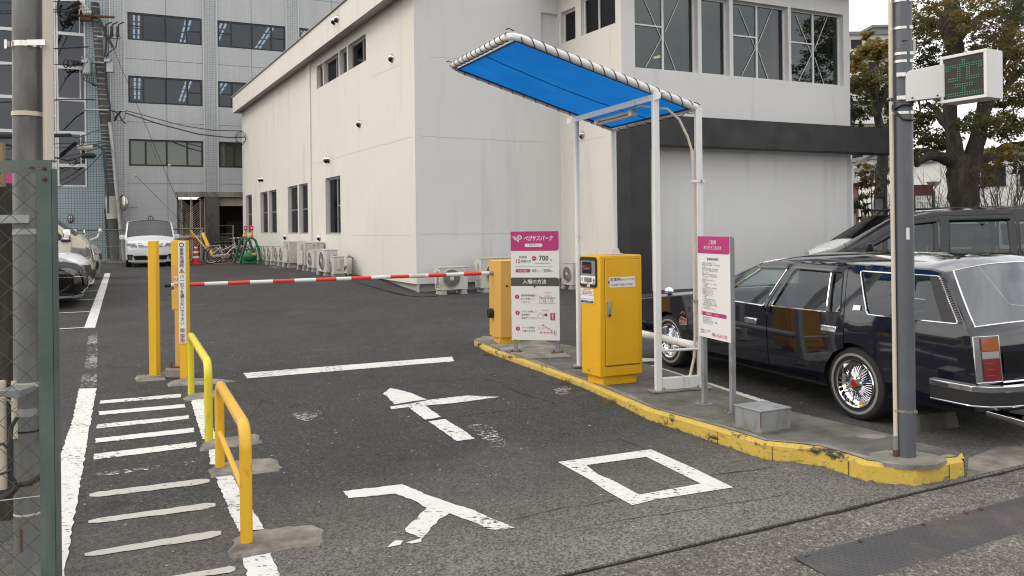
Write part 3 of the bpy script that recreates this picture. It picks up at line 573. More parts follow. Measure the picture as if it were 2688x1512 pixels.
# dark frame around the ground floor of the wing
g=MB(); M_=wframe(WC,D2,N2,0); FO=.42
g.box((.145,.15,1.99),(.55,FO+.28,4.02),0,M_); g.box((4.55,.15,3.685),(8.24,FO+.28,.66),0,M_)
ob('dark_frame',g,'dark_panel',WB,smooth=0)
g=MB(); g.box((7.22,-.06,2.6),(.06,.06,1.2),0,M_); 
g.tube([(7.22,-.02,-.02),(7.22,-.02,2.98),(7.28,-.02,3.06),(8.1,.0,3.36)],.035,10,0,M_); ob('drain_pipe',g,'white_paint',WB)
# fine cracks in the render
g=MB(); random.seed(8)
def wcrack(O,d,n_,a,b):
    g=MB()
    p=[(a[0]+(b[0]-a[0])*i/24,a[1]+(b[1]-a[1])*i/24+random.uniform(-.012,.012)) for i in range(25)]
    for (s0,z0),(s1,z1) in zip(p,p[1:]):
        A0=Vector(O)+Vector(d)*s0+Vector(n_)*.004; A1=Vector(O)+Vector(d)*s1+Vector(n_)*.004; g.quad(gz(A0,z0-.003),gz(A1,z1-.003),gz(A1,z1+.003),gz(A0,z0+.003))
    ob('hairline_crack',g,'plinth',WB,smooth=0)
wcrack(C0,D1,N1,(.2,3.70),(9.4,3.72)); wcrack(C0,D1,N1,(1,5.55),(3,5.6)); wcrack(C0,D1,N1,(.4,1.35),(5,1.33)); wcrack(C0,D2,N2,(.1,3.70),(3.6,3.66)); wcrack(C0,D2,N2,(.4,5.6),(3.5,5.62)); wcrack(C0,D2,N2,(.1,1.38),(3.4,1.36)); wcrack(IN,-D1,N1,(.4,3.62),(2,3.62))
# stainless vent hoods on the wall
hoods=[('steel vent hood above the row of outdoor units by the bikes',648,617,0),('steel vent hood above the six fan units, left of the tall window pair',750.5,622,0),('steel vent hood under the wide window, left of the small fan unit',840,624,0),('lone steel vent hood in the upper right of the long wall',1030,153,0),('lone steel vent hood halfway down the long wall',945,325,0),('left hood of the pair above the wide window',858,420,0),('right hood of the pair above the wide window',864.5,419.5,0),('left hood of the pair above the far window pair',684,471.5,0),('right hood of the pair above the far window pair',690.5,471,0),('left lower vent hood of the pair on the eaves board',878.5,56,1),('right upper vent hood of the pair on the eaves board',887,50,1),('steel vent hood behind the canopy post on the wing',1529,355,2)]
for lab,px,py,k in hoods:
    O,d=((C0,D1),(C0+N1*.42,D1),(IN,-D1))[k]; s,z=W(px,py,O,d); p=O+d*s
    t=thing('vent_hood',lab if 'hood' in lab else lab,'vent',(p.x,p.y,z),math.atan2(d[1],d[0]) if k!=2 else math.atan2(-d[1],-d[0]),'steel vent hoods on the white building')
    sg=1; g=MB(); r_=.10 if k!=2 else .085
    # half-dome hood: local y is out of the wall
    vs=[];nn=9
    for i in range(nn+1):
        a=math.pi*i/nn
        for j in range(7):
            b=math.pi/2*j/6; vs.append((r_*math.cos(a)*math.cos(b)*1.0, r_*1.15*math.sin(b)*1.0*(.25+.75*math.sin(a)) , r_*math.sin(a)*math.cos(b)*1.25-.02))
    g.add(vs,[(i*7+j,i*7+j+1,(i+1)*7+j+1,(i+1)*7+j) for i in range(nn) for j in range(6)],0,Matrix.Diagonal((1,1,1,1)))
    g.add([(x,y,-z_*.75-.03) for x,y,z_ in vs],[(i*7+j,i*7+j+1,(i+1)*7+j+1,(i+1)*7+j) for i in range(nn//2) for j in range(6)],1)
    ob('hood',g,['steel','black_plastic'],t,world=False); g=MB(); g.lathe([(r_*1.15,0),(r_*1.15,.012),(r_*.9,.014)],20,0,Matrix.Rotation(-math.pi/2,4,'X')); ob('flange',g,'steel',t,world=False)
# ---- grey office building behind
GO=Vector((-15.4,41.4)); GBd=thing('office_building','grey tiled office block with dark framed ribbon windows and a white framed glazed corner','building',(GO.x,GO.y,0))
gw=[]
for z0,z1 in ((11.03,12.41),(7.89,9.25),(4.76,6.1)):
    gw+= [(-3.95,-.50,z0,z1),(.26,3.70,z0,z1),(4.43,7.9,z0,z1)]
def uvo(o,O,d,n_):
    me=o.data; ul=me.uv_layers.new(name='uv')
    for lp in me.loops:
        v=ROOT[o.name]@me.vertices[lp.vertex_index].co; q=Vector((v.x-O.x,v.y-O.y)); ul.data[lp.index].uv=(q.dot(Vector(d)),v.z)
g=MB(); wallp(g,GO,D2,14,3.48,24,gw,.12,N2,0,s0=-4.72); wallp(g,GO,D2,-1.7,-.1,3.48,(),.1,N2,0,s0=-4.72); uvo(ob('panel_wall',g,'grey_panel_tile',GBd,smooth=0),GO,D2,N2)
gl=[]
for x0,x1 in ((-14.0,-7.12),(-7.0,-5.86)): pass
glz=(-14,-5.78,3.7,24)
g=MB(); wallp(g,GO,D2,-4.72,-.1,24,[glz],.1,N2,0,s0=-14); uvo(ob('blue_tiled_wall',g,'blue_tile',GBd,smooth=0),GO,D2,N2)
g=MB()
for a,b in ((-4.72,-4.12),(-.42,.2),(3.76,4.38)): wallp(g,GO+N2*.03,D2,b,3.48 if a>-1 else -.1,24,(),.1,N2,0,s0=a)
uvo(ob('tile_strip',g,'grey_tile',GBd,smooth=0),GO,D2,N2)
g=MB(); M_=wframe(GO,D2,N2,0)
for x in (-4.10,-.44,.22,3.74,4.40,-4.74): g.box((x,.04,13.7 if x>-1 else 12),(.05,.04,20.4 if x>-1 else 24),0,M_)
ob('joint_strip',g,'joint_white',GBd,smooth=0)
g=MB()
for z in (14.0,10.1,6.95,3.9): g.box((4,.004,z),(17.4,.006,.012),0,M_)
for x in (-2.2,1.95,6.2): g.box((x,.004,12),(.012,.006,24),0,M_)
ob('panel_joint',g,'ac_dark',GBd,smooth=0)
def ceil(o,M,h):
    a,b,c,e=h; zc=e+.12
    for xs in (.12,.83):
        for k in range(5):
            g=MB()
            for dx in (-.11,.11): g.box((a+(b-a)*xs+dx,-1.5-k*1.55,zc-.03),(.09,1.1,.03),0,M)
            ob('ceiling_light',g,'lamp_on',o,smooth=0)
    g=MB(); g.box(((a+b)/2,-5,zc),(b-a+.3,10,.02),0,M); g.box(((a+b)/2,-10,(c+e)/2-.3),(b-a+.3,.1,e-c+1.6),1,M)
    for x in (a-.15,b+.15): g.box((x,-5,(c+e)/2),(.02,10,e-c+1),1,M)
    g.box(((a+b)/2,-5,c-.4),(b-a+.3,10,.02),1,M); ob('office_room',g,['ceiling','room_dark'],o,smooth=0)
for i,h in enumerate(gw):
    if i<6: window(GBd,GO,D2,N2,h,.07,.09,(.2,.5,.79),((0,.2,.52,.05),(.79,1,.5,.05)),'frame_dark','glass_office',extra=ceil)
    else: window(GBd,GO,D2,N2,h,.07,.09,(.22,.5,.78),(),'frame_dark','glass_blind',back='blind_pale',bdep=.25)
rows=[3.70,4.72,6.30,7.90,9.45,11.08,12.7,14.3,16]
def glzwin(h,vb,hb,gm,back): window(GBd,GO,D2,N2,h,.05,.075,vb,hb,'frame_white',gm,th=.14,back=back,bdep=.5)
for i,(a,b) in enumerate(zip(rows,rows[1:])):
    pale=i in (1,5); glzwin((-7.05,-5.80,a,b),(((.80,.04),) if i%2 else ()),(),'glass_office','blind_pale' if pale else 'room_dark')
    glzwin((-8.3,-7.07,a,b),(.45,),((.45,1,.5,.06),),'glass_office','blind_pale' if pale else 'room_dark'); glzwin((-14,-8.32,a,b),(.2,.45,.7),(),'glass_office','room_dark')
# entrance: lintel, pier, garage, scissor gate
g=MB(); g.box((1.2,.10,3.35),(5.9,.3,.27),0,M_); ob('lintel',g,'concrete_old',GBd,smooth=0,bevel=.01)
g=MB(); g.box((-.10,.0,1.55),(.66,.5,3.3),0,M_); ob('pier',g,'concrete_dark',GBd,smooth=0,bevel=.01)
g=MB(); g.box((2.2,-.2,2.99),(4.0,.06,.43),0,M_); g.box((2.2,-.16,2.80),(4.0,.06,.06),0,M_); g.box((1.05,-.165,3.0),(.015,.012,.4),1,M_); ob('shutter_box',g,['cream','soffit'],GBd,smooth=0)
g=MB(); g.box((2.2,-5,1.5),(5.4,.1,3.4),0,M_); g.box((-.4,-2.5,1.5),(.1,5,3.4),0,M_); g.box((2.2,-2.5,3.3),(5.4,5,.05),0,M_); g.box((1.9,-4.9,1.0),(1.7,.08,2.0),1,M_); g.box((2.6,-4.88,.95),(.5,.06,1.9),2,M_); g.box((.62,-4.6,1.5),(.05,.05,3),1,M_); g.box((.8,-4.6,1.5),(.05,.05,3),1,M_); ob('garage_interior',g,['garage_brown','concrete_dark','wood_ply'],GBd,smooth=0)
g=MB(); g.box((-1.1,-3,1.5),(1.3,.1,3.4),0,M_); g.box((-1.05,-2.9,1.6),(.35,.1,1.8),1,M_); g.box((-1.25,-2.85,.9),(.5,.1,.7),1,M_); g.box((-1.1,-1.5,3.42),(1.5,3.1,.05),0,M_); g.box((-1.74,-1.5,1.6),(.05,3.1,3.6),0,M_); ob('entrance_interior',g,['garage_brown','cream'],GBd,smooth=0)
g=MB()
for k in range(26):
    z=.1+k*.115
    if z<3.1:
        g.tube([(-1.62,.0,z+.5),(-1.1,.0,z)],.009,5,0,M_) if z+.5<3.2 else None
        g.tube([(-1.1,.01,z),(-.5,.01,z+.5)],.009,5,0,M_) if z+.5<3.2 else None
for x in (-1.64,-1.55,-1.14,-1.07,-.68,-.46): g.box((x,.0,1.6),(.03,.03,3.2),0,M_)
g.box((-1.08,0,1.62),(1.2,.03,.03),0,M_); g.box((-1.08,0,1.2),(1.2,.02,.12),0,M_); ob('scissor_gate',g,'ivory',GBd,smooth=0)
g=MB(); g.box((-1.1,.03,1.12),(.2,.02,.14),0,M_); ob('red_notice',g,'cone_red',GBd,smooth=0)
def walllamp(px,py,lab):
    s,z=W(px,py,GO,D2); p=GO+D2*s; t=thing('wall_lamp',lab,'lamp',(p.x,p.y,z),math.atan2(D2.y,D2.x),'oval wall lamps on the office block')
    g=MB(); g.ball((0,-.06,0),(.10,.09,.17),16); ob('glass_globe',g,'beige_plastic',t,world=False); g=MB()
    g.tube([(.11*math.cos(a/20*2*math.pi),-.07,.19*math.sin(a/20*2*math.pi)) for a in range(20)],.022,6,closed=True); g.box((0,-.15,0),(.02,.02,.36)); g.box((0,-.15,.0),(.2,.02,.02)); ob('guard',g,'black_plastic',t,world=False)
walllamp(395.5,577,'oval bulkhead lamp on the grey wall above the white minivan'); walllamp(185.5,574,'oval bulkhead lamp on the blue tiles above the dark roofed van')
# ================= things on the island and at the gate
def T2(d): return math.atan2(d[1],d[0])
# ---- ticket machine
MZ=.142; t0=G(1577,991.9,MZ); tl=G(1526.9,979.3,MZ); tr=G(1688,981.6,MZ)
TM=thing('ticket_machine','golden yellow ticket dispenser cabinet with a black and white control panel','ticket machine',(t0.x,t0.y,KZ+.002))
zt=1.267; q4=tl+tr-t0; pl=[t0.to_2d(),tr.to_2d(),q4.to_2d(),tl.to_2d()]
g=MB(); g.prism(pl,MZ,zt); ob('cabinet',g,'machine_yellow',TM,bevel=.012)
cc=sum(pl,Vector((0,0)))/4; g=MB(); g.prism([cc+(p-cc)*.80 for p in pl],.06,MZ); ob('plinth',g,'machine_yellow',TM,bevel=.006)
dr=(tr-t0).to_2d().normalized(); dl=(t0-tl).to_2d().normalized(); wr=(tr-t0).length; wl=(t0-tl).length
MR=fr((t0.x,t0.y,MZ),dr); ML=fr((tl.x,tl.y,MZ),dl)      # door side, display side; -y is outward
HT=zt-MZ
g=MB(); g.box((wr*.52,-.004,HT*.53),(wr*.80,.010,HT*.87),0,MR); ob('door',g,'machine_yellow',TM,bevel=.004)
g=MB()
for a,b in (((wr*.12,.10),(wr*.92,.10)),((wr*.92,.10),(wr*.92,HT*.965)),((wr*.92,HT*.965),(wr*.12,HT*.965)),((wr*.12,HT*.965),(wr*.12,.10))): stroke(g,[a,b],.006,MR,-.0016)
ob('door_gap',g,'black_plastic',TM,smooth=0)
g=MB(); g.box((wr*.20,-.016,HT*.56),(.034,.014,.135),0,MR); g.box((wr*.20,-.026,HT*.575),(.016,.012,.08),0,MR); g.box((wr*.20,-.024,HT*.51),(.02,.01,.02),1,MR); ob('door_handle',g,['galv','black_plastic'],TM,bevel=.003)
g=MB(); flat(g,[(wr*.22,HT*.735),(wr*.82,HT*.735),(wr*.82,HT*.82),(wr*.22,HT*.82),(wr*.165,HT*.775)],MR,-.0105); lab=ob('notice',g,'white_panel',TM,smooth=0)
g=MB(); flat(g,[(wr*.215,HT*.755),(wr*.215,HT*.802),(wr*.172,HT*.777)],MR,-.0115); txt(g,'駐車券',wr*.355,HT*.798,.034,MR,bold=.01,y=-.0115,sx=.98); txt(g,'をおとりください',wr*.64,HT*.796,.0215,MR,bold=.018,y=-.0115,sx=.93); txt(g,'PLEASE TAKE A TICKET',wr*.52,HT*.755,.031,MR,bold=.005,y=-.0115,sx=.73); ob('notice_lettering',g,'ink',lab,smooth=0)
g=MB(); flat(g,rrect(.006,wl*.87,HT*.735,HT*.985,.03),ML,-.004); stroke(g,[],.001,ML)
g2_=MB(); pts=rrect(.006,wl*.87,HT*.735,HT*.985,.03); g2_.add([(x,-.014,z) for x,z in pts]+[(x,.0,z) for x,z in pts],[tuple(range(len(pts)))]+[(i,(i+1)%len(pts),len(pts)+(i+1)%len(pts),len(pts)+i) for i in range(len(pts))],0,ML); pan=ob('control_panel',g2_,'black_plastic',TM,smooth=0)
g=MB(); flat(g,rrect(.02,wl*.84,HT*.83,HT*.955,.012,(0,0,1,1)),ML,-.0155); ob('panel_upper',g,'grey_plastic',pan,smooth=0)
g=MB(); flat(g,rrect(.02,wl*.84,HT*.762,HT*.83,.012,(1,1,0,0)),ML,-.0155); ob('panel_lower',g,'white_panel',pan,smooth=0)
g=MB(); flat(g,rrect(.05,wl*.66,HT*.848,HT*.945,.006),ML,-.0165); ob('display',g,'screen_dark',pan,smooth=0)
g=MB(); flat(g,[(.055,HT*.90),(.09,HT*.90),(.09,HT*.907),(.055,HT*.907)],ML,-.0172); flat(g,[(.06,HT*.878),(wl*.56,HT*.882),(wl*.56,HT*.902),(.09,HT*.896)],ML,-.0170); ob('display_glow',g,'maroon',pan,smooth=0)
g=MB(); flat(g,[(wl*.27,HT*.778),(wl*.66,HT*.778),(wl*.66,HT*.815),(wl*.27,HT*.815)],ML,-.0165); ob('ticket_slot',g,'grey_plastic',pan,smooth=0)
g=MB(); g.box((wl*.50,-.021,HT*.797),(wl*.22,.01,HT*.022),0,ML); g.box((wl*.50,-.027,HT*.797),(wl*.16,.002,.005),1,ML); flat(g,circ(wl*.77,HT*.795,.012),ML,-.0165,1); g.box((wl*.15,-.016,HT*.797),(.012,.001,.03),1,ML); txt(g,'取扱',wl*.77,HT*.772,.02,ML,mi=1,y=-.0165); ob('ticket_mouth',g,['galv','ink'],pan,smooth=0)
g=MB(); g.box((wl*.50,-.018,HT*.758),(.045,.004,.045),0,ML); txt(g,'領',wl*.45,HT*.763,.024,ML,mi=1,y=-.021); ob('sticker',g,['ivory','ink_red'],pan,smooth=0)
g=MB(); g.box((wl*.36,-.003,HT*.66),(wl*.68,.006,.135),0,ML); ph=ob('phone_label',g,'white_panel',TM,smooth=0)
g=MB()
for z in (HT*.70,HT*.668,HT*.635): stroke(g,[(wl*.04,z),(wl*.68,z)],.003,ML,-.007)
flat(g,[(wl*.04,HT*.603),(wl*.68,HT*.603),(wl*.68,HT*.622),(wl*.04,HT*.622)],ML,-.007); txt(g,'ご用の際は下記まで',wl*.36,HT*.712,.014,ML,y=-.007); ob('label_print',g,'ink_blue',ph,smooth=0)
g=MB(); txt(g,'086-363-1105',wl*.36,HT*.684,.030,ML,bold=.02,y=-.007,sx=.86); ob('phone_number',g,'ink_red',ph,smooth=0)
g=MB(); txt(g,'ペガサスパーク柳町西川',wl*.36,HT*.6125,.0125,ML,y=-.008); ob('label_lettering',g,'white_panel',ph,smooth=0)
p=G(1650,661,zt) if False else (t0+(tr-t0)*.55+(tl-t0)*.4); g=MB()
g.prism([(p.x-.075,p.y-.07),(p.x+.075,p.y-.05),(p.x+.06,p.y+.08),(p.x-.08,p.y+.06)],zt,zt+.012); g.add([(p.x-.05,p.y-.05,zt+.012),(p.x+.05,p.y-.04,zt+.012),(p.x+.05,p.y+.05,zt+.012),(p.x-.05,p.y+.04,zt+.012),(p.x-.03,p.y-.03,zt+.062),(p.x+.03,p.y-.025,zt+.062),(p.x+.03,p.y+.03,zt+.062),(p.x-.03,p.y+.025,zt+.062)],[(4,5,6,7),(0,1,5,4),(1,2,6,5),(2,3,7,6),(3,0,4,7)]); ob('top_vent',g,'beige_plastic',TM,bevel=.008)
g=MB(); g.box((.085,-.002,.045),(.035,.004,.022),0,ML@Matrix.Translation((wl*.1,0,0))); ob('maker_plate',g,'galv_dull',TM,smooth=0)
# ---- barrier gate with its boom
c0=G(1310.5,903,KZ); rd=Vector((.955,.297)); bd=Vector((-.297,.955))
BG=thing('barrier_gate','tan barrier machine with a long red and white striped boom','barrier gate',(c0.x,c0.y,KZ+.03))
def bx(a,b,z0,z1,nm,m,par=BG,bv=.008):
    g=MB(); o=c0.to_2d(); g.prism([o+rd*a[0]+bd*b[0],o+rd*a[1]+bd*b[0],o+rd*a[1]+bd*b[1],o+rd*a[0]+bd*b[1]],z0,z1); return ob(nm,g,m,par,bevel=bv)
bx((.0,.27),(.0,.26),.06,.152,'plinth','orange_yellow'); 
g=MB(); o=c0.to_2d(); g.prism([o+rd*.02+bd*-.03,o+rd*.31-bd*.03,o+rd*.31+bd*.30,o-rd*.04+bd*.30,o-rd*.04+bd*.05],.152,1.117); ob('cabinet',g,'tan_paint',BG,bevel=.006)
g=MB(); p=o+rd*.10-bd*.03; g.cyl((p.x,p.y,.80),(p.x-bd.x*.012,p.y-bd.y*.012,.80),.012,12); ob('lock',g,'black_plastic',BG)
Bp=P(1283,717,10.08); tip=P(428,749.5,8.62)
g=MB(); e=P(1286,822,10.12); g.cyl((e.x-.02,e.y-.02,e.z),(e.x+.08,e.y+.02,e.z),.062,18); ob('counterweight',g,'black_plastic',BG,bevel=.006)
xs=[1290,1259,1213,1167,1120,1070,1020,970,918,879,825,769,712,652,594,533,490,445,428]; mats=['white_paint','red_paint']*8+['red_paint','white_paint','black_plastic']
def bt(px):   # point of the boom seen at this column
    lo,hi=0.0,1.3
    for _ in range(40):
        m=(lo+hi)/2; q=Bp.lerp(tip,m); u=q.x/q.y*F+CX
        if u>px: lo=m
        else: hi=m
    return Bp.lerp(tip,lo)
seq=['white_paint','red_paint']*8+['white_paint','black_plastic']
boom=None
for i in range(len(xs)-1):
    a,b=bt(xs[i]+2),bt(xs[i+1]+2); g=MB(); r_=.0235 if i<5 else .021
    if i==17: r_=.022
    g.cyl(a,b,r_,16)
    if i==0: g2_=MB(); g2_.cyl(a+(a-b).normalized()*.12,a,.03,14); boom=ob('boom_arm',g2_,'galv',BG)
    ob('boom_band',g,seq[i],boom)
a,b=bt(1113),bt(1078); g=MB(); g.cyl(a,b,.0255,16); ob('boom_joint',g,'tape',boom)
# ---- yellow posts on the left of the gate
def sqpost(name,lab,px,py,w_,ztop,rz,m='yellow_paint',z0=.0):
    p=G(px,py,z0); t=thing(name,lab,'post',(p.x,p.y,z0),rz); g=MB(); g.box((0,w_/2,(ztop-z0)/2),(w_,w_,ztop-z0)); ob('post',g,m,t,world=False,bevel=.006); return t,p
rzp=-.05
sqpost('guard_post','plain square yellow post standing apart at the outer end of the boom','post',0,0,0,0) if False else None
PA,pA=sqpost('guard_post','plain square yellow post, tallest and leftmost of those beside the walkway',401.5,988.5,.086,1.437,rzp)
PB,pB=sqpost('sign_post','square yellow post carrying a tall white strip of black lettering',482,994.5,.082,1.436,rzp)
zb=lambda y:1.55-(y-593-10.2)/F*pB.y
g=MB(); z0_,z1_=zb(901),zb(633); g.box((0,-.006,(z0_+z1_)/2),(.074,.010,z1_-z0_)); sp=ob('sign_strip',g,'white_panel',PB,world=False,smooth=0)
I4=Matrix.Translation((0,-.0118,0)); g=MB(); vtxt(g,'車専用通路',.0,zb(656.9),.043,.0404,I4,bold=.008,sx=1.15); ob('lettering',g,'ink',sp,world=False,smooth=0); g=MB(); vtxt(g,'バーの下を通らないで下さい',.0,zb(726.5),.042,.0404,I4,bold=.012,sx=1.15); ob('lettering',g,'ink',sp,world=False,smooth=0)
g=MB(); flat(g,circ(0,zb(643),.026),I4,-.0005); ob('emblem_disc',g,'ink_blue',sp,world=False,smooth=0)
g=MB(); flat(g,rrect(-.016,.016,zb(643)-.012,zb(643)+.012,.007),I4,-.0012); ob('emblem',g,'white_panel',sp,world=False,smooth=0)
g=MB(); z=zb(711); flat(g,[(-.03,z-.022),(.03,z-.022),(0,z+.028)],I4,-.0004,0); flat(g,[(-.023,z-.018),(.023,z-.018),(0,z+.020)],I4,-.001,1); stroke(g,[(-.006,z-.012),(.006,z-.002),(-.002,z+.006)],.006,I4,-.0016); ob('warning_triangle',g,['ink','yellow_paint'],sp,world=False,smooth=0)
g=MB()
for y in (867,881,893):
    z=zb(y); flat(g,[(-.028,z-.022),(.028,z-.022),(.028,z+.022),(-.028,z+.022)],I4,-.0004,1); stroke(g,circ(0,z,.018,16),.005,I4,-.0010,0,True); stroke(g,[(-.012,z+.012),(.012,z-.012)],.005,I4,-.0012,0); g.box((0,-.0009,z),(.008,.0004,.022),2,I4)
ob('prohibition_marks',g,['maroon','beige_plastic','ink'],sp,world=False,smooth=0)
pC=G(463,975,.06); PC=thing('boom_rest','tan and yellow slotted post that catches the end of the boom','post',(pC.x,pC.y,0),rzp)
zc=lambda y:1.55-(y-593-10.4)/F*pC.y
g=MB(); g.box((.0,.05,.05),(.20,.22,.10)); g.box((-.1,.05,.03),(.08,.20,.06)); ob('base_block',g,'footing_concrete',PC,world=False,bevel=.012)
g=MB(); g.box((.0,.02,.105),(.11,.12,.012)); g.cyl((-.04,-.03,.11),(-.04,-.03,.155),.012,8); g.cyl((-.02,.04,.11),(-.02,.04,.14),.01,8); ob('base_plate',g,'rust',PC,world=False)
g=MB(); g.box((.012,.03,(.11+zc(813))/2),(.055,.05,zc(813)-.11)); ob('lower_post',g,'tan_paint',PC,world=False,bevel=.005)
g=MB(); zq=bt(455).z
for a,b in ((zc(813),zq-.035),(zq+.035,zc(699))): g.box((-.005,.03,(a+b)/2),(.075,.06,b-a))
g.box((-.005,.062,zq),(.075,.01,.08)); ob('catch_housing',g,'tan_paint',PC,world=False,bevel=.004)
g=MB(); g.box((-.005,.03,(zc(699)+zc(631))/2),(.078,.06,zc(631)-zc(699))); ob('upper_post',g,'yellow_paint',PC,world=False,bevel=.005)
g=MB(); zs=(zc(725)+zc(753))/2; z=zq+.07; g.box((.012,-.004,z),(.036,.006,.075),0); ms=Matrix.Translation((.012,-.008,0)); stroke(g,circ(0,z+.005,.017,18),.005,ms,0,1,True); stroke(g,[(-.012,z+.017),(.012,z-.007)],.005,ms,-.0003,1); ob('no_entry_sticker',g,['white_panel','maroon'],PC,world=False,smooth=0)
g=MB(); g.box((-.048,.02,zc(690)),(.012,.02,.05)); ob('latch',g,'black_plastic',PC,world=False,smooth=0)
# ---- pipe guard rails
def rail(lab,a,b,za,zb_,m,bar):
    A=G(*a); B=G(*b); t=thing('guard_rail',lab,'guard rail',(A.x,A.y,0),0,None); r_=.0295; d=(B-A).normalized(); pts=[A.copy()]
    def arc(c,u,v,rr,n=7): return [c+u*(rr*math.cos(math.pi/2*i/n))+v*(rr*math.sin(math.pi/2*i/n)) for i in range(n+1)]
    Z=Vector((0,0,1)); rr=.11; q=[A+Z*0.0]; q+=arc(A+d*rr+Z*(za-rr),-d,Z,rr); q+=arc(B-d*rr+Z*(zb_-rr),Z,d,rr); q.append(B+Z*0.0)
    g=MB(); g.tube(q,r_,16); ob('hoop',g,m,t)
    if bar:
        g=MB(); g.tube([A+Z*bar+d*.02,B+Z*bar-d*.02],.0165,12); ob('cross_bar',g,m,t)
    return t
rail('far yellow green hoop rail without a cross bar, behind the orange one',(502,1035),(548.6,1159),.565,.575,'yellow_green',0)
rail('near orange yellow hoop rail with a lower cross bar, in the foreground',(578,1230),(647.4,1428.7),.555,.575,'orange_yellow',.235)
# ---- price board
s0=G(1352,924.6,KZ); s1=G(1471,927,KZ); PS=thing('price_board','white and magenta price board with entry instructions on two grey legs','sign',(s0.x,s0.y,KZ))
ds=(s1-s0).to_2d().normalized(); Ls=(s1-s0).length; Wd=Ls+.03; zT=1.484; zB=.225; Hh=zT-zB
MS=fr((s0.x-ds.x*.03,s0.y-ds.y*.03,zB),ds); 
for p in (s0+Vector((ds.x,ds.y,0))*.012,s1-Vector((ds.x,ds.y,0))*.03):
    g=MB(); g.box((p.x-ds.y*.0,p.y,(KZ+zT)/2),(.036,.036,zT-KZ-.02),rz=T2(ds)); ob('leg',g,'galv_dull',PS,smooth=0)
    g=MB(); g.box((p.x,p.y,KZ+.008),(.14,.10,.010),rz=T2(ds)); g.cyl((p.x+.045,p.y,KZ),(p.x+.045,p.y,KZ+.03),.008,8); g.cyl((p.x-.045,p.y,KZ),(p.x-.045,p.y,KZ+.03),.008,8); ob('base_plate',g,'rust',PS,smooth=0)
g=MB(); g.box((Wd/2,-.026,Hh/2),(Wd,.012,Hh),0,MS); bd_=ob('board',g,'white_panel',PS,smooth=0)
YS=-.0335; X=lambda f:Wd*f; Z=lambda f:Hh*(1-f)       # fractions of the board, z from its top
# picture fractions: zoomed board spans x 68..655 (top) , y 78..1408
fx=lambda x:X((x-74)/590.); fz=lambda y:Z((y-78)/1330.)
g=MB(); flat(g,rrect(0,Wd,fz(316),Hh,.035,(0,1,0,0)),MS,YS); ob('header_band',g,'magenta',bd_,smooth=0)
g=MB(); flat(g,rrect(0,Wd,fz(747),fz(643),.035,(0,0,1,0)),MS,YS); flat(g,[(fx(346),fz(747)),(fx(362),fz(773)),(fx(380),fz(747))],MS,YS); ob('method_band',g,'sign_dark',bd_,smooth=0)
g=MB(); yt=YS-.0012; txt(g,'ペガサスパーク',fx(412),fz(167),.066,MS,bold=.018,y=yt,shear=.22,sx=.74); flat(g,rrect(fx(247),fx(465),fz(268),fz(228),.017),MS,yt); txt(g,'入場の方法',fx(363),fz(697),.056,MS,bold=.012,y=yt)
# emblem: letter P with wing strokes
ob('header_lettering',g,'white_panel',bd_,smooth=0); g=MB()
stroke(g,[(fx(168),fz(200)),(fx(168),fz(130)),(fx(192),fz(130)),(fx(205),fz(142)),(fx(205),fz(160)),(fx(192),fz(172)),(fx(168),fz(172))],.014,MS,yt)
for i in range(4): stroke(g,[(fx(92+i*9),fz(136+i*13)),(fx(120+i*4),fz(150+i*10)),(fx(156),fz(168+i*8))],.0045,MS,yt)
stroke(g,[(fx(96),fz(138)),(fx(130),fz(142)),(fx(152),fz(158))],.0045,MS,yt); ob('winged_emblem',g,'white_panel',bd_,smooth=0)
g=MB(); txt(g,'柳町西川',fx(356),fz(248),.026,MS,y=yt-.001); 
txt(g,'12',fx(158),fz(443),.058,MS,bold=.02,y=yt); flat(g,circ(fx(361),fz(408),.0275),MS,YS); flat(g,rrect(fx(132),fx(311),fz(580),fz(539),.006),MS,YS)
ob('price_print',g,'magenta',bd_,smooth=0)
for i,y in enumerate((879,1076,1270)):
    g=MB(); flat(g,circ(fx(146+i*3),fz(y),.026),MS,YS); ob('number_disc',g,'magenta',bd_,smooth=0)
g=MB()
txt(g,'STOP',fx(525),fz(826),.022,MS,y=yt); txt(g,'PUSH',fx(497),fz(1044),.022,MS,y=yt); txt(g,'UP',fx(415),fz(1257),.02,MS,y=yt,shear=-.2)
for a in (((484,818),(492,836)),((568,818),(560,836)),((456,1034),(464,1054)),((541,1034),(534,1054)),((405,1230),(432,1242)),((394,1277),(424,1279))): stroke(g,[(fx(a[0][0]),fz(a[0][1])),(fx(a[1][0]),fz(a[1][1]))],.0022,MS,yt)
flat(g,circ(fx(499),fz(1097),.018),MS,yt); flat(g,rrect(fx(552),fx(610),fz(1164),fz(1076),.005),MS,YS)
for (x0,y0,x1,y1) in ((445,893,610,893),(428,1313,600,1313),(455,1220,600,1312)): stroke(g,[(fx(x0),fz(y0)),(fx(x1),fz(y1))],.0135,MS,yt)
ob('magenta_print',g,'magenta',bd_,smooth=0)
g=MB(); yw=yt-.0012; txt(g,'MAX',fx(361),fz(408),.017,MS,bold=.02,y=yw); txt(g,'0:00-24:00',fx(221),fz(560),.025,MS,bold=.01,y=yw)
for i,y in enumerate((879,1076,1270)): txt(g,str(i+1),fx(146+i*3),fz(y),.034,MS,bold=.01,y=yw)
vtxt(g,'駐車券',fx(581),fz(1092),.022,.0235,MS,y=yw,bold=.02)
for (x0,y0,x1,y1) in ((445,893,610,893),(428,1313,600,1313),(455,1220,600,1312)):
    for k in range(4):
        a=.12+k*.24; b=a+.11; stroke(g,[(fx(x0+(x1-x0)*a),fz(y0+(y1-y0)*a)),(fx(x0+(x1-x0)*b),fz(y0+(y1-y0)*b))],.0085,MS,yw)
ob('white_print',g,'white_panel',bd_,smooth=0)
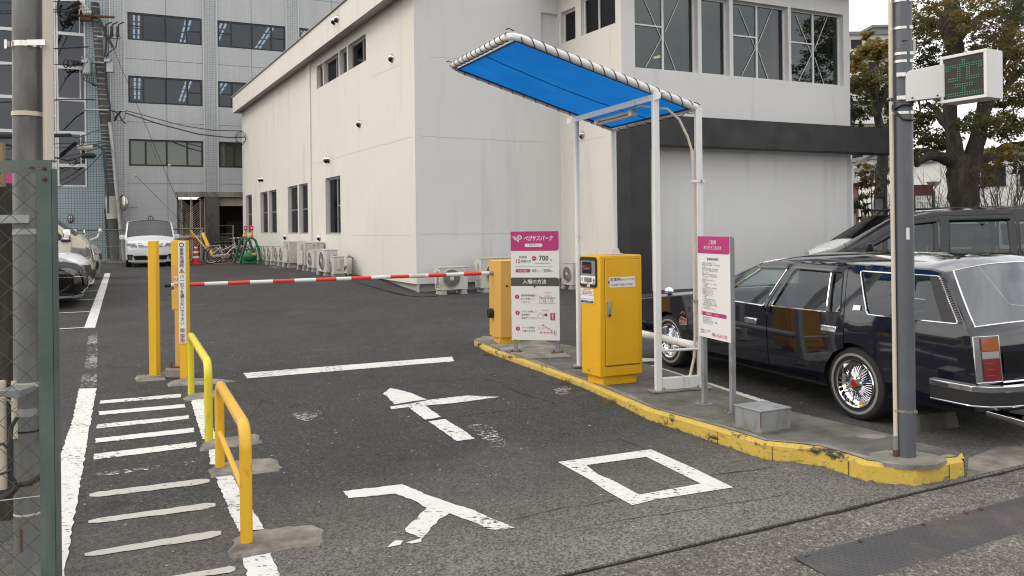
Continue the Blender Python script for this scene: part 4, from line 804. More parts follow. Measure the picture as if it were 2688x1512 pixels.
g=MB(); txt(g,'駐車後',fx(225),fz(395),.031,MS,y=yt); txt(g,'時間以内',fx(260),fz(446),.031,MS,y=yt); txt(g,'700',fx(478),fz(410),.083,MS,bold=.012,y=yt,sx=.92); txt(g,'円',fx(570),fz(432),.027,MS,y=yt); txt(g,'最大料金は繰り返し適用されます',fx(474),fz(469),.0125,MS,y=yt,bold=.01); stroke(g,[(fx(132),fz(507)),(fx(590),fz(507))],.0022,MS,yt)
txt(g,'60',fx(362),fz(559),.052,MS,y=yt); txt(g,'分',fx(409),fz(567),.024,MS,y=yt); txt(g,'/',fx(445),fz(559),.05,MS,y=yt); txt(g,'200',fx(512),fz(559),.052,MS,y=yt); txt(g,'円',fx(571),fz(566),.026,MS,y=yt)
ob('price_figures',g,'ink',bd_,smooth=0); g=MB()
for y,ls in ((864,('駐車場発券機の','前で停車して','ください')),(1060,('ボタンを押して','駐車券を','お取りください')),(1258,('ゲートが開き','入場できます'))):
    for k,s_ in enumerate(ls): txt(g,s_,fx(193+(y-864)*.014),fz(y+k*40),.0265,MS,'LEFT',y=yt)
ob('step_text',g,'ink',bd_,smooth=0); g=MB()
S=lambda pts,w_=.0024,cl=False: stroke(g,[(fx(a),fz(b)) for a,b in pts],w_,MS,yt,0,cl)
S([(406,956),(612,956)]); S([(420,956),(420,872),(440,872),(440,956)]); S([(484,888),(493,856),(562,856),(568,888)]); S([(500,886),(506,870),(548,870),(552,886)]); S([(470,898),(470,936),(582,936),(582,898)],.0024,True); S([(478,938),(478,956)]); S([(495,938),(495,956)]); S([(560,938),(560,956)]); S([(576,938),(576,956)])
stroke(g,circ(fx(491),fz(916),.007,12),.0022,MS,yt,0,True); stroke(g,circ(fx(559),fz(916),.007,12),.0022,MS,yt,0,True)
ob('pictogram',g,'ink',bd_,smooth=0); g=MB(); S([(460,1142),(410,1142),(396,1120),(398,1100),(415,1085),(440,1070),(436,1090),(478,1090),(482,1105),(458,1110),(466,1118),(460,1128),(464,1140)]); S([(546,1076),(614,1076)]); ob('pictogram',g,'ink',bd_,smooth=0); g=MB(); S([(596,1290),(622,1290),(622,1344),(596,1344)],.0024,True); S([(452,1288),(462,1252)]); S([(462,1252),(454,1258)]); S([(462,1252),(466,1262)])
ob('pictogram',g,'ink',bd_,smooth=0)
# ---- terms board
a0=G(1850,1063,KZ); a1=G(1924,1090.6,KZ); TB=thing('terms_board','tall narrow white board of small print under a magenta heading','sign',(a0.x,a0.y,KZ))
dt=(a1-a0).to_2d().normalized(); p0=a0.to_2d()-dt*.03; TW=(a1-a0).length+.055; zT2=1.448; zB2=.637; TH_=zT2-zB2; MT=fr((p0.x,p0.y,zB2),dt)
for p in (a0,a1):
    g=MB(); g.box((p.x,p.y,(KZ+zT2)/2-.005),(.036,.04,zT2-KZ-.01),rz=T2(dt)); ob('leg',g,'galv_dull',TB,smooth=0,bevel=.003)
    g=MB(); g.box((p.x,p.y,KZ+.009),(.12,.11,.012),rz=T2(dt)); [g.cyl((p.x+sx_*.045,p.y+sy_*.035,KZ),(p.x+sx_*.045,p.y+sy_*.035,KZ+.032),.008,8) for sx_ in (-1,1) for sy_ in (-1,1)]; ob('base_plate',g,'galv',TB,smooth=0)
g=MB(); g.box((TW/2,-.012,TH_/2),(TW,.026,TH_),0,MT); ob('backing',g,'galv_dull',TB,smooth=0)
g=MB(); g.box((TW/2,-.0275,TH_/2),(TW,.004,TH_),0,MT); tb=ob('board',g,'white_panel',TB,smooth=0)
yb=-.0305; gx=lambda x:TW*(x-60)/422.; gz_=lambda y:TH_*(1-(y-48)/1320.)
g=MB(); flat(g,rrect(0,TW,gz_(272),TH_,.022,(0,1,0,0)),MT,yb); flat(g,rrect(gx(118),gx(434),gz_(1082),gz_(1030),.006),MT,yb); stroke(g,circ(gx(114),gz_(1052),.017),.003,MT,yb-.0006,0,True); stroke(g,[(gx(106),gz_(1062)),(gx(122),gz_(1062)),(gx(114),gz_(1040))],.0022,MT,yb-.0008,0,True); txt(g,'086-363-1105',gx(343),gz_(1315),.0405,MT,bold=.012,y=yb,sx=.92); ob('magenta_print',g,'magenta',tb,smooth=0)
g=MB(); txt(g,'ご利用',gx(262),gz_(128),.036,MT,bold=.016,y=yb-.0012); txt(g,'ありがとうございます',gx(264),gz_(198),.033,MT,bold=.016,y=yb-.0012,sx=.76); txt(g,'注意事項',gx(205),gz_(1054),.021,MT,y=yb-.0012); txt(g,'PROHIBITION',gx(310),gz_(1058),.010,MT,y=yb-.0012); ob('white_print',g,'white_panel',tb,smooth=0)
g=MB(); txt(g,'駐車場利用規約',gx(262),gz_(345),.023,MT,bold=.01,y=yb)
body=['駐車料金は下記の料金表のとおりです。','駐車場内での事故・盗難等については一切責任を','負いません。','駐車場内の施設を破損した場合は修理費用を','請求いたします。利用者は係員の指示に従い','駐車してください。','駐車券を紛失された場合は所定の料金を','お支払いいただきます。駐車券は折り曲げ','ないでください。','危険物の持ち込みはご遠慮ください。','禁止事項','ア 車両の長時間のアイドリング、騒音','イ ごみの投棄','ウ 営業行為、勧誘行為、その他迷惑行為','駐車場内は徐行してください。','無断駐車は固くお断りします。','駐車時間は次のとおりとします。','ア 二十四時間営業とします。','イ 年中無休','ウ やむを得ない場合は休業します。','エ 場内の通路に駐車しないでください。','オ 出庫の際は安全を確認してください。','駐車場の管理に必要な範囲で車両を移動','することがあります。','その他係員の指示に従ってください。']
for i,s_ in enumerate(body): txt(g,s_,gx(120),gz_(398+i*24.6),.0142,MT,'LEFT',y=yb,bold=-.004,sx=.80)
for i,s_ in enumerate(('場内での喫煙は禁止です。','場内での飲食は禁止です。','車両から離れる際は必ず施錠し、貴重品を','車内に置かないでください。')): txt(g,s_,gx(120),gz_(1108+i*24.6),.0142,MT,'LEFT',y=yb,bold=-.004,sx=.80)
for i in (0,1,3,6,9,10,14,15,16,22,24): txt(g,'・',gx(100),gz_(398+i*24.6),.016,MT,y=yb)
txt(g,'駐車場管理のトラブル・お問合せは',gx(88),gz_(1277),.0145,MT,'LEFT',y=yb,sx=.62); txt(g,'(株)山陽セフティ',gx(88),gz_(1306),.018,MT,'LEFT',y=yb,sx=.7); ob('small_print',g,'ink',tb,smooth=0)
# ---- galvanised box
b_=[G(x,y,.10).to_2d() for x,y in ((1930,1121),(1997,1140.5),(2076,1129))]; b_.append(b_[0]+b_[2]-b_[1])
UB=thing('utility_box','low galvanised steel junction box lying on the island','box',(b_[1].x,b_[1].y,KZ))
g=MB(); g.prism(b_,KZ,.25); ob('box_body',g,'galv_dull',UB,bevel=.004); c_=sum(b_,Vector((0,0)))/4; g=MB(); g.prism([c_+(p-c_)*1.05 for p in b_],.25,.262); ob('lid',g,'galv',UB,bevel=.003)
g=MB(); g.prism([c_+(p-c_)*1.07 for p in b_],KZ,kzf(5.4)+.010); ob('mortar_bed',g,'island_pale',UB,smooth=0)
g=MB(); p=b_[1]; g.box((p.x,p.y-.003,.195),(.006,.006,.10)); ob('rust_streak',g,'rust',UB,smooth=0)
# ---- canopy
A_,B_,C_,Dd=[Vector((x*1.042,y*1.042,1.55+(z-1.55)*1.042)) for x,y,z in ((-.565,7.67,3.087),(.016,6.42,3.085),(1.612,6.89,2.545),(1.044,8.13,2.525))]
CP=thing('canopy','white pipe canopy with a sloping blue sheet laced on with cord','canopy',(1.274,7.06,KZ))
def onseg(a,b,t): return a.lerp(b,t)
P3=onseg(C_,B_,.243); P1=onseg(Dd,A_,.24)
corner=lambda p,a,b,r_=.09:[p+(a-p).normalized()*r_, p+((a-p).normalized()+(b-p).normalized())*r_*.30, p+(b-p).normalized()*r_]
ring=corner(A_,Dd,B_)+corner(B_,A_,C_)+[C_+(B_-C_).normalized()*.02]; g=MB(); g.tube([Dd]+ring,.0325,14); g.tube([C_+(B_-C_).normalized()*.02,Dd],.03,14); ob('roof_frame',g,'white_paint',CP)
for nm,tp,sq in (('post',P1,0),('post',Dd,0),('post',P3,1),('post',C_,1)):
    g=MB(); z1=tp.z
    if sq: g.box((tp.x,tp.y,(KZ+z1)/2),(.056,.056,z1-KZ),rz=.2)
    else: g.cyl((tp.x,tp.y,KZ),(tp.x,tp.y,z1),.027,16)
    ob(nm,g,'white_paint',CP,bevel=.006 if sq else 0)
sh=[]
for p in (A_,B_,C_,Dd):
    m_=(A_+B_+C_+Dd)/4; sh.append(p+(m_-p).normalized()*.075+Vector((0,0,-.012)))
g=MB(); nn=14; vs=[]
for i in range(nn+1):
    for j in range(nn+1):
        u_,v_=i/nn,j/nn; q=(sh[3].lerp(sh[0],u_)).lerp(sh[2].lerp(sh[1],u_),v_); q=q-Vector((0,0,.028*math.sin(math.pi*u_)*math.sin(math.pi*v_))); vs.append(q)
g.add(vs,[(i*(nn+1)+j,(i+1)*(nn+1)+j,(i+1)*(nn+1)+j+1,i*(nn+1)+j+1) for i in range(nn) for j in range(nn)]); cl=ob('sheet',g,'blue_sheet',CP,smooth=60)
g=MB(); hem=lambda a,b: g.tube([a+Vector((0,0,-.006)),b+Vector((0,0,-.006))],.0095,6)
for k in range(4): hem(sh[k],sh[(k+1)%4])
ob('hem',g,'ink_blue',cl); g=MB(); g.tube([sh[3].lerp(sh[2],.5).lerp(sh[0].lerp(sh[1],.5),t_)-Vector((0,0,.003+.028*math.sin(math.pi*t_))) for t_ in [k/12 for k in range(13)]],.0045,5); ob('seam',g,'ink_blue',cl)
g=MB(); random.seed(2)
def lace(a,b,turns,r_=.0355):
    d=(b-a); x=d.normalized().cross(Vector((0,0,1))).normalized(); y=d.normalized().cross(x); pts=[]
    n=int(turns*12)
    for i in range(n+1):
        t_=.04+.92*i/n; an=2*math.pi*turns*i/n; t_+= .25/turns*math.sin(an*1.0)*.35; pts.append(a+d*t_+x*r_*math.cos(an)+y*r_*math.sin(an))
    g.tube(pts,.0042,5)
lace(A_,B_,12); lace(B_,C_,15); lace(Dd,A_,13,.034); lace(C_,Dd,8,.034)
for p in (A_,B_,C_,Dd): g.tube([p+Vector((.02,0,.03)),p+Vector((-.02,.01,.055)),p+Vector((-.05,.0,.045))],.005,5)
ob('lacing_cord',g,'cord',CP)
g=MB(); e1=P3-Vector((0,0,.05)); e2=P1-Vector((0,0,.05)); d_=(e2-e1).normalized(); nrm=d_.cross(Vector((0,0,1))).normalized()
e1=e1-d_*.12; e2=e2+d_*.16
M_=Matrix(((d_.x,nrm.x,0,(e1.x+e2.x)/2),(d_.y,nrm.y,0,(e1.y+e2.y)/2),(d_.z,nrm.z,1,(e1.z+e2.z)/2),(0,0,0,1))); Lb=(e2-e1).length
g.box((0,0,.02),(Lb,.05,.006),0,M_); g.box((0,-.025,-.005),(Lb,.005,.055),0,M_); ob('cross_beam',g,'white_paint',CP,smooth=0)
g=MB(); g.box((.12,.10,-.045),(.62,.05,.035),0,M_); g.box((-.22,.10,-.06),(.06,.07,.07),0,M_); g.box((.42,.10,-.06),(.05,.07,.06),0,M_); li=ob('light_fixture',g,'white_paint',CP,bevel=.006); g=MB(); g.cyl(M_@Vector((-.19,.10,-.085)),M_@Vector((.41,.10,-.085)),.016,12); ob('fluorescent_tube',g,'beige_plastic',li)
g=MB(); K=[M_@Vector((-.25,.10,-.05)),M_@Vector((-.35,.03,-.03)),M_@Vector((-.5,-.0,-.04)),P3.lerp(C_,.35)+Vector((-.02,.03,-.10)),P3.lerp(C_,.62)+Vector((-.02,.03,-.15))]
px=lambda dx,z:Vector((C_.x-.052+dx,C_.y-.01,z)); K+=[px(-.045,2.33),px(-.012,2.22),px(0,2.05),px(0,.75),px(-.0,.55),px(-.01,.35),px(-.045,.2),px(-.10,KZ)]
g.tube(K,[.011]*7+[.012]*3+[.0125]*3,10); cd=ob('conduit',g,'ivory',CP); g=MB()
for z in (2.10,.86): g.cyl(px(0,z),px(0,z+.11 if z>1 else z-.10),.0155,10)
ob('coupling',g,'ivory',cd); g=MB()
for z in (1.93,.86):
    g.box((C_.x-.02,C_.y-.033,z),(.115,.006,.024),rz=.2); g.box((C_.x+.03,C_.y-.04,z),(.02,.018,.026),rz=.2)
ob('clamp',g,'steel',cd,smooth=0)
g=MB(); g.cyl((C_.x,C_.y,.445),(Dd.x,Dd.y,.455),.037,16); ob('side_pipe',g,'white_paint',CP); g=MB(); g.cyl((P3.x,P3.y,.43),(C_.x,C_.y,.43),.0125,12); ob('thin_rail',g,'white_paint',CP)
g=MB(); m_=(P3+C_)/2; L_=(C_-P3).to_2d().length; g.box((m_.x,m_.y,KZ+.065),(L_,.05,.105),rz=T2((C_-P3).to_2d())); ob('floor_channel',g,'white_paint',CP,bevel=.004); g=MB(); g.box((m_.x,m_.y,KZ+.006),(L_+.16,.13,.012),rz=T2((C_-P3).to_2d())); [g.cyl((m_.x+k*.16,m_.y-.05+k*.045,KZ),(m_.x+k*.16,m_.y-.05+k*.045,KZ+.04),.009,8) for k in (-1,1)]; ob('floor_plate',g,'galv',CP,smooth=0)
g=MB()
for p in (P1,Dd): g.box((p.x,p.y,KZ+.006),(.13,.13,.012))
ob('post_plate',g,'galv',CP,smooth=0)
# ---- grey steel pole with conduit on the island tip, and the vacancy sign strapped to it
pp=G(2378,1199.5,.11); SP=thing('steel_pole','thick grey steel pole with a cream conduit, standing at the near tip of the island','pole',(pp.x,pp.y,KZ))
g=MB(); g.cyl((pp.x,pp.y,.08),(pp.x+.012,pp.y,4.6),.0565,32); ob('shaft',g,'grey_pole',SP); cx_=pp.x-.067; cy_=pp.y-.012
g=MB(); g.cyl((cx_,cy_,KZ+.12),(cx_-.004,cy_,2.28),.0125,14); g.cyl((cx_-.004,cy_,2.30),(cx_+.006,cy_,4.6),.0125,14); cd=ob('conduit',g,'ivory',SP); g=MB(); g.cyl((cx_,cy_,KZ+.085),(cx_,cy_,KZ+.17),.0155,14); ob('coupling',g,'grey_plastic',cd); g=MB(); g.cyl((cx_,cy_,.08),(cx_,cy_,KZ+.085),.0175,14); ob('rusty_foot',g,'rust',cd)
zp=lambda y:1.55-(y-593+12.2)/F*pp.y
def band(z,r_=.058,h=.016,both=1):
    g=MB(); x0=cx_-.016 if both else pp.x-r_
    pts=[(cx_-.0145,cy_,z),(cx_-.004,cy_-.0155,z)] if both else []
    n=14; q=[(pp.x+r_*math.cos(a),pp.y+r_*math.sin(a),z) for a in [R(-165+330*i/n*.98) for i in range(n+1)]]
    ring=pts+[v for v in q if v[1]<pp.y+.03]
    for a,b in zip(ring,ring[1:]): g.quad((a[0],a[1],z-h/2),(b[0],b[1],z-h/2),(b[0],b[1],z+h/2),(a[0],a[1],z+h/2))
    g.box((pp.x+.035,pp.y-.052,z),(.022,.012,h*1.2)); return ob('strap',g,'steel',SP,smooth=0)
for y,b in ((6,1),(77,1),(144,0),(164,0),(298,1),(1076,1)): band(zp(y),both=b)
g=MB(); g.tube([(pp.x-.05+.1*k/8,pp.y-.0+-.058*math.sin(math.pi*k/8),zp(113)+.004*k/8) for k in range(9)],.004,6); ob('tie',g,'black_plastic',SP)
g=MB(); g.box((pp.x+.066,pp.y-.01,zp(128)),(.018,.04,.10)); ob('small_box',g,'ivory',SP,bevel=.003)
g=MB(); g.add([(pp.x+.0573*math.cos(R(a)),pp.y+.0573*math.sin(R(a)),zp(613)+dz) for a in (-100,-85,-70,-55,-40,-28) for dz in (-.036,.036)],[(2*i,2*i+2,2*i+3,2*i+1) for i in range(5)]); ob('peeled_sticker',g,'white_panel',SP,smooth=0)
LSd=Vector((.49,-.87)).normalized(); l0=Vector((2.585,4.80)); LW=.278; LZ0,LZ1=2.252,2.53
LS=thing('vacancy_sign','white boxed dot matrix sign with green lights held out from the grey pole','sign',(l0.x,l0.y,LZ0),T2(LSd))
g=MB(); g.box((LW/2,.075,.139),(LW,.15,.278)); ob('housing',g,'white_panel',LS,world=False,bevel=.003)
g=MB(); fw_=.018
for a in ((LW/2,fw_/2,LW,fw_),(LW/2,.278-fw_/2,LW,fw_)): g.box((a[0],-.006,a[1]),(a[2],.012,a[3]))
for x in (fw_/2,LW-fw_/2): g.box((x,-.006,.139),(fw_,.012,.278-2*fw_))
ob('front_frame',g,'white_panel',LS,world=False,smooth=0,bevel=.002); g=MB(); g.box((LW/2,-.001,.139),(LW-.03,.004,.25)); ob('led_board',g,'led_board',LS,world=False,smooth=0)
rowsL=[[7,8],[7,8],range(16),range(16),[0,1,5,6,9,10,14,15],[5,6,9,10],[5,6,9,10],[5,6,9,10],[1,2,3,4,5,6,9,10,11,12,13,14],[1,2,3,4,5,9,10,11,12,13,14],[],range(4,12),range(4,12),[7,8],[7,8],range(16),range(16)]
g=MB()
for r_,cs in enumerate(rowsL):
    for c in cs: g.ball((.036+c*(LW-.07)/15,-.004,.278-.040-r_*.0128),(.0052,.005,.0052),8)
ob('led_dots',g,'led_green',LS,world=False)
a0_=P(2382,269,4.74); 
g=MB(); ax=Vector((pp.x-.005,pp.y-.06)); 
dirA=(l0-ax); g2_=dirA.normalized(); nA=Vector((-g2_.y,g2_.x)); Mx=Matrix(((g2_.x,nA.x,0,ax.x),(g2_.y,nA.y,0,ax.y),(0,0,1,2.27),(0,0,0,1))); La=dirA.length
g.add([(0,-.02,.0),(La+.02,-.02,.02),(La+.02,-.02,.22),(.02,-.02,.185),(0,-.02,.17),(0,.05,.0),(La+.02,.05,.02),(La+.02,.05,.22),(.02,.05,.185),(0,.05,.17)],[(0,1,2,3,4),(9,8,7,6,5),(0,5,6,1),(1,6,7,2),(2,7,8,3),(3,8,9,4),(4,9,5,0)],0,Mx); ob('arm_box',g,'white_panel',LS,smooth=0,bevel=.003)
g=MB()
for x,z in ((.03,.02),(La-.03,.03)): g.cyl(Mx@Vector((x,-.021,z)),Mx@Vector((x,-.027,z)),.005,8)
ob('screw',g,'black_plastic',LS)
g=MB()
for z in (zp(200),zp(260)): g.box((pp.x-.03,pp.y-.055,z),(.05,.012,.024),rz=-.25); g.box((pp.x-.035,pp.y-.062,z),(.02,.008,.018),rz=-.25)
ob('clamp',g,'steel',LS,smooth=0)
cb=thing('sign_cable','black cable looping from the conduit around the grey pole to the lit sign','cable',(cx_,cy_,2.2))
g=MB(); b0=Mx@Vector((.08,.02,.01)); g.tube([(cx_,cy_,2.30),(cx_-.002,cy_-.01,2.24),(cx_+.012,pp.y-.06,2.195),(pp.x-.03,pp.y-.068,2.165),(pp.x+.03,pp.y-.066,2.158),(pp.x+.075,pp.y-.04,2.17),(b0.x+.01,b0.y,2.22),(b0.x,b0.y,b0.z)],.006,8); g.tube([(cx_+.01,cy_-.012,2.235),(pp.x-.03,pp.y-.064,2.252),(pp.x+.03,pp.y-.064,2.248),(b0.x-.03,b0.y-.0,2.275)],.006,8); ob('cable',g,'black_plastic',cb)
# ---- ribbed steel ramp plate
rp0=[G(x,y,-.045) for x,y in ((2083.6,1486),(2700,1319),(2700,1472),(2390,1558))]; pr=rp0[0].to_2d(); dx_=(rp0[1]-rp0[0]).to_2d().normalized(); ny_=Vector((dx_.y,-dx_.x)); RL=2.2; RW=.44
RPt=thing('ramp_plate','dark chequered steel ramp plate bolted down along the road edge','ramp plate',(pr.x,pr.y,-.05)); Mr=Matrix(((dx_.x,-ny_.x*-1,0,pr.x),(dx_.y,ny_.y,0,pr.y),(0,0,1,-.03),(0,0,0,1)))
g=MB(); g.add([(0,0,.028),(RL,0,.028),(RL,RW,.0),(0,RW,.0),(0,0,.022),(RL,0,.022),(RL,RW,-.006),(0,RW,-.006)],[(0,1,2,3),(7,6,5,4),(0,4,5,1),(1,5,6,2),(2,6,7,3),(3,7,4,0)],0,Mr); ob('plate',g,'plate_steel',RPt,smooth=0)
g=MB(); sp_=.021
for i in range(int(RL/sp_)-1):
    for j in range(int(RW/sp_)-1):
        x=.015+(i+.5)*sp_; y=.012+(j+.5)*sp_; a=R(45) if (i+j)%2 else R(-45); z=.028*(1-y/RW)+.0004; ca,sa=math.cos(a),math.sin(a)
        q=lambda u,v,h:(x+u*ca-v*sa,y+u*sa+v*ca,z+h-.0636*(u*sa+v*ca))
        g.add([q(-.0075,0,0),q(0,-.0021,0),q(.0075,0,0),q(0,.0021,0),q(-.004,0,.0016),q(.004,0,.0016)],[(0,1,5,4),(1,2,5),(2,3,4,5),(3,0,4)],0,Mr)
ob('raised_tread',g,'plate_steel',RPt,smooth=0)
for x in (.42,.88,1.22,1.34):
    g=MB(); g.cyl(Mr@Vector((x,.018,.027)),Mr@Vector((x,.018,.036)),.011,8); ob('bolt',g,'rust',RPt)
g=MB()
for x in (.05,.062,.075,.60,.63): g.cyl(Mr@Vector((x,.022,.0272)),Mr@Vector((x,.022,.0282)),.0045,8)
ob('bolt_hole',g,'black_joint',RPt)
# wheel stop under the estate car
w0=G(2412,1136); WS=thing('wheel_stop','dirty concrete wheel stop on the asphalt behind the estate car','wheel stop',(w0.x,w0.y,0),.38); g=MB(); g.add([(0,0,0),(.42,0,0),(.42,.15,0),(0,.15,0),(.02,.02,.12),(.40,.02,.12),(.40,.12,.12),(.02,.12,.12)],[(4,5,6,7),(0,1,5,4),(1,2,6,5),(2,3,7,6),(3,0,4,7)]); ob('block',g,'concrete_dark',WS,world=False,bevel=.012)
# dry weeds along the kerb
def weeds(lab,px,py,n,s_):
    p=G(px,py); t=thing('dry_weed',lab,'weed',(p.x,p.y,0),0,None); g=MB(); r=random.Random(int(px))
    for _ in range(n):
        a=r.uniform(0,6.28); l=s_*r.uniform(.4,1); b=Vector((r.uniform(-.12,.12)*s_*6,r.uniform(-.03,.03),0)); tp=b+Vector((math.cos(a)*l*.8,math.sin(a)*l*.5,l*r.uniform(.3,.9))); m_=b.lerp(tp,.55)+Vector((0,0,l*.2)); g.tube([b,m_,tp],[.0016,.0012,.0005],4)
    ob('stems',g,'dry_grass',t,world=False)
weeds('tuft of dry weeds at the far nose of the kerb',1276,932,60,.07); weeds('tuft of dry weeds against the kerb before the ticket machine',1480,1008,70,.08); weeds('dry weeds by the kerb joint right of the ticket machine',1600,1058,60,.07)
# ================= vehicles
def dens(pts,st,closed=False):
    o=[]; n=len(pts); m=n if closed else n-1
    for i in range(m):
        a,b=pts[i],pts[(i+1)%n]; l=math.dist(a[:2],b[:2]); k=max(1,int(math.ceil(l/st)))
        for q in range(k): o.append(tuple(a[j]+(b[j]-a[j])*q/k for j in range(len(a))))
    if not closed: o.append(tuple(pts[-1]))
    return o
def panel2d(outl,holes,st=.09):
    V_=[];E_=[]
    for pl in [outl]+list(holes):
        o=len(V_); V_+=[Vector(p[:2]) for p in pl]; E_+=[(o+i,o+(i+1)%len(pl)) for i in range(len(pl))]
    xs=[p[0] for p in outl]; zs=[p[1] for p in outl]; x=min(xs)+st*.5
    while x<max(xs):
        z=min(zs)+st*.5
        while z<max(zs):
            p=(x,z)
            if inpoly(p,outl) and not any(inpoly(p,h) for h in holes) and min(min((v-Vector(p)).length for v in V_),9)>st*.45: V_.append(Vector(p))
            z+=st
        x+=st
    co,ed,fa,*_=delaunay_2d_cdt(V_,E_,[],0,1e-6)
    fs=[]
    for f in fa:
        m=sum((co[i] for i in f),Vector((0,0)))/len(f)
        if inpoly(m,outl) and not any(inpoly(m,h) for h in holes): fs.append(tuple(f))
    return co,fs
def smooth_poly(pts,r=.03,n=3):       # round the corners of a polygon
    o=[]; k=len(pts)
    for i in range(k):
        p=Vector(pts[i]); a=Vector(pts[i-1]); b=Vector(pts[(i+1)%k]); ra=min(r,(a-p).length*.4,(b-p).length*.4)
        q0=p+(a-p).normalized()*ra; q1=p+(b-p).normalized()*ra
        for t_ in range(n+1):
            u=t_/n; o.append(tuple(q0*(1-u)**2+p*2*u*(1-u)+q1*u*u))
    return o
def wheel(par,x,y,r,side,style,rw=.19):
    M=Matrix.Translation((x,y,r))@Matrix.Rotation(-side*math.pi/2,4,'X')   # +Z of the lathe points outward
    g=MB(); rr=r*.66; h=rw/2
    g.lathe([(rr,-h),(r*.92,-h),(r,-h*.72),(r,h*.72),(r*.975,h*.9),(r*.93,h),(r*.80,h*1.04),(rr*1.02,h*.92),(rr,h*.75)],40,0,M); ty=ob('tyre',g,'rubber',par,world=False)
    if style=='wire':
        g=MB(); g.lathe([(r*.84,h*1.045),(r*.80,h*1.055),(r*.765,h*1.045)],40,0,M); ob('whitewall',g,'whitewall',ty,world=False)
    g=MB()
    if style=='wire':
        g.lathe([(rr*1.02,h*.94),(rr*.99,h*1.03),(rr*.93,h*1.0),(rr*.90,h*.62),(rr*.76,h*.5),(rr*.72,h*.1)],40,0,M); rim=ob('rim',g,'chrome',par,world=False)
        g=MB()
        for k in range(40):
            a=2*math.pi*k/40; ca,sa=math.cos(a),math.sin(a); g.tube([M@Vector((rr*.30*ca,rr*.30*sa,h*.82)),M@Vector((rr*.56*ca,rr*.56*sa,h*.70)),M@Vector((rr*.76*ca,rr*.76*sa,h*.48))],.0042,5)
        ob('spoke',g,'chrome',rim,world=False)
        g=MB(); g.lathe([(rr*.34,h*.6),(rr*.34,h*.88),(rr*.26,h*1.0),(rr*.18,h*1.02)],24,0,M)
        for k in range(2):
            a=k*math.pi+.6; g.add([M@Vector((rr*(.1*math.cos(a+1.57)+.12*math.cos(a)),rr*(.1*math.sin(a+1.57)+.12*math.sin(a)),h*1.06)),M@Vector((rr*(.1*math.cos(a-1.57)+.12*math.cos(a)),rr*(.1*math.sin(a-1.57)+.12*math.sin(a)),h*1.06)),M@Vector((rr*.66*math.cos(a),rr*.66*math.sin(a),h*1.12)),M@Vector((rr*.3*math.cos(a),rr*.3*math.sin(a),h*.92))],[(0,2,1),(0,3,2),(1,2,3)],0)
        ob('spinner',g,'chrome',rim,world=False); g=MB(); g.lathe([(rr*.17,h*1.02),(rr*.15,h*1.10),(.001,h*1.11)],20,0,M); ob('hub_cap',g,'hub_red',rim,world=False)
        g=MB(); g.lathe([(rr*.78,h*.2),(.001,h*.15)],32,0,M); ob('brake_disc',g,'black_plastic',rim,world=False)
    else:
        g.lathe([(rr*1.02,h*.94),(rr*.97,h*.98),(rr*.90,h*.86),(rr*.88,h*.3)],40,0,M)
        for k in range(5):
            a=2*math.pi*k/5+.3
            for da in (-.14,.14):
                g.tube([M@Vector((rr*.12*math.cos(a),rr*.12*math.sin(a),h*.78)),M@Vector((rr*.9*math.cos(a+da),rr*.9*math.sin(a+da),h*.80))],[.022,.016],6)
        g.lathe([(rr*.2,h*.7),(rr*.18,h*.9),(.001,h*.92)],16,0,M); rim=ob('rim',g,'galv',par,world=False); g=MB(); g.lathe([(rr*.88,h*.3),(.001,h*.25)],32,0,M); ob('brake_disc',g,'black_plastic',rim,world=False)
class Car: pass
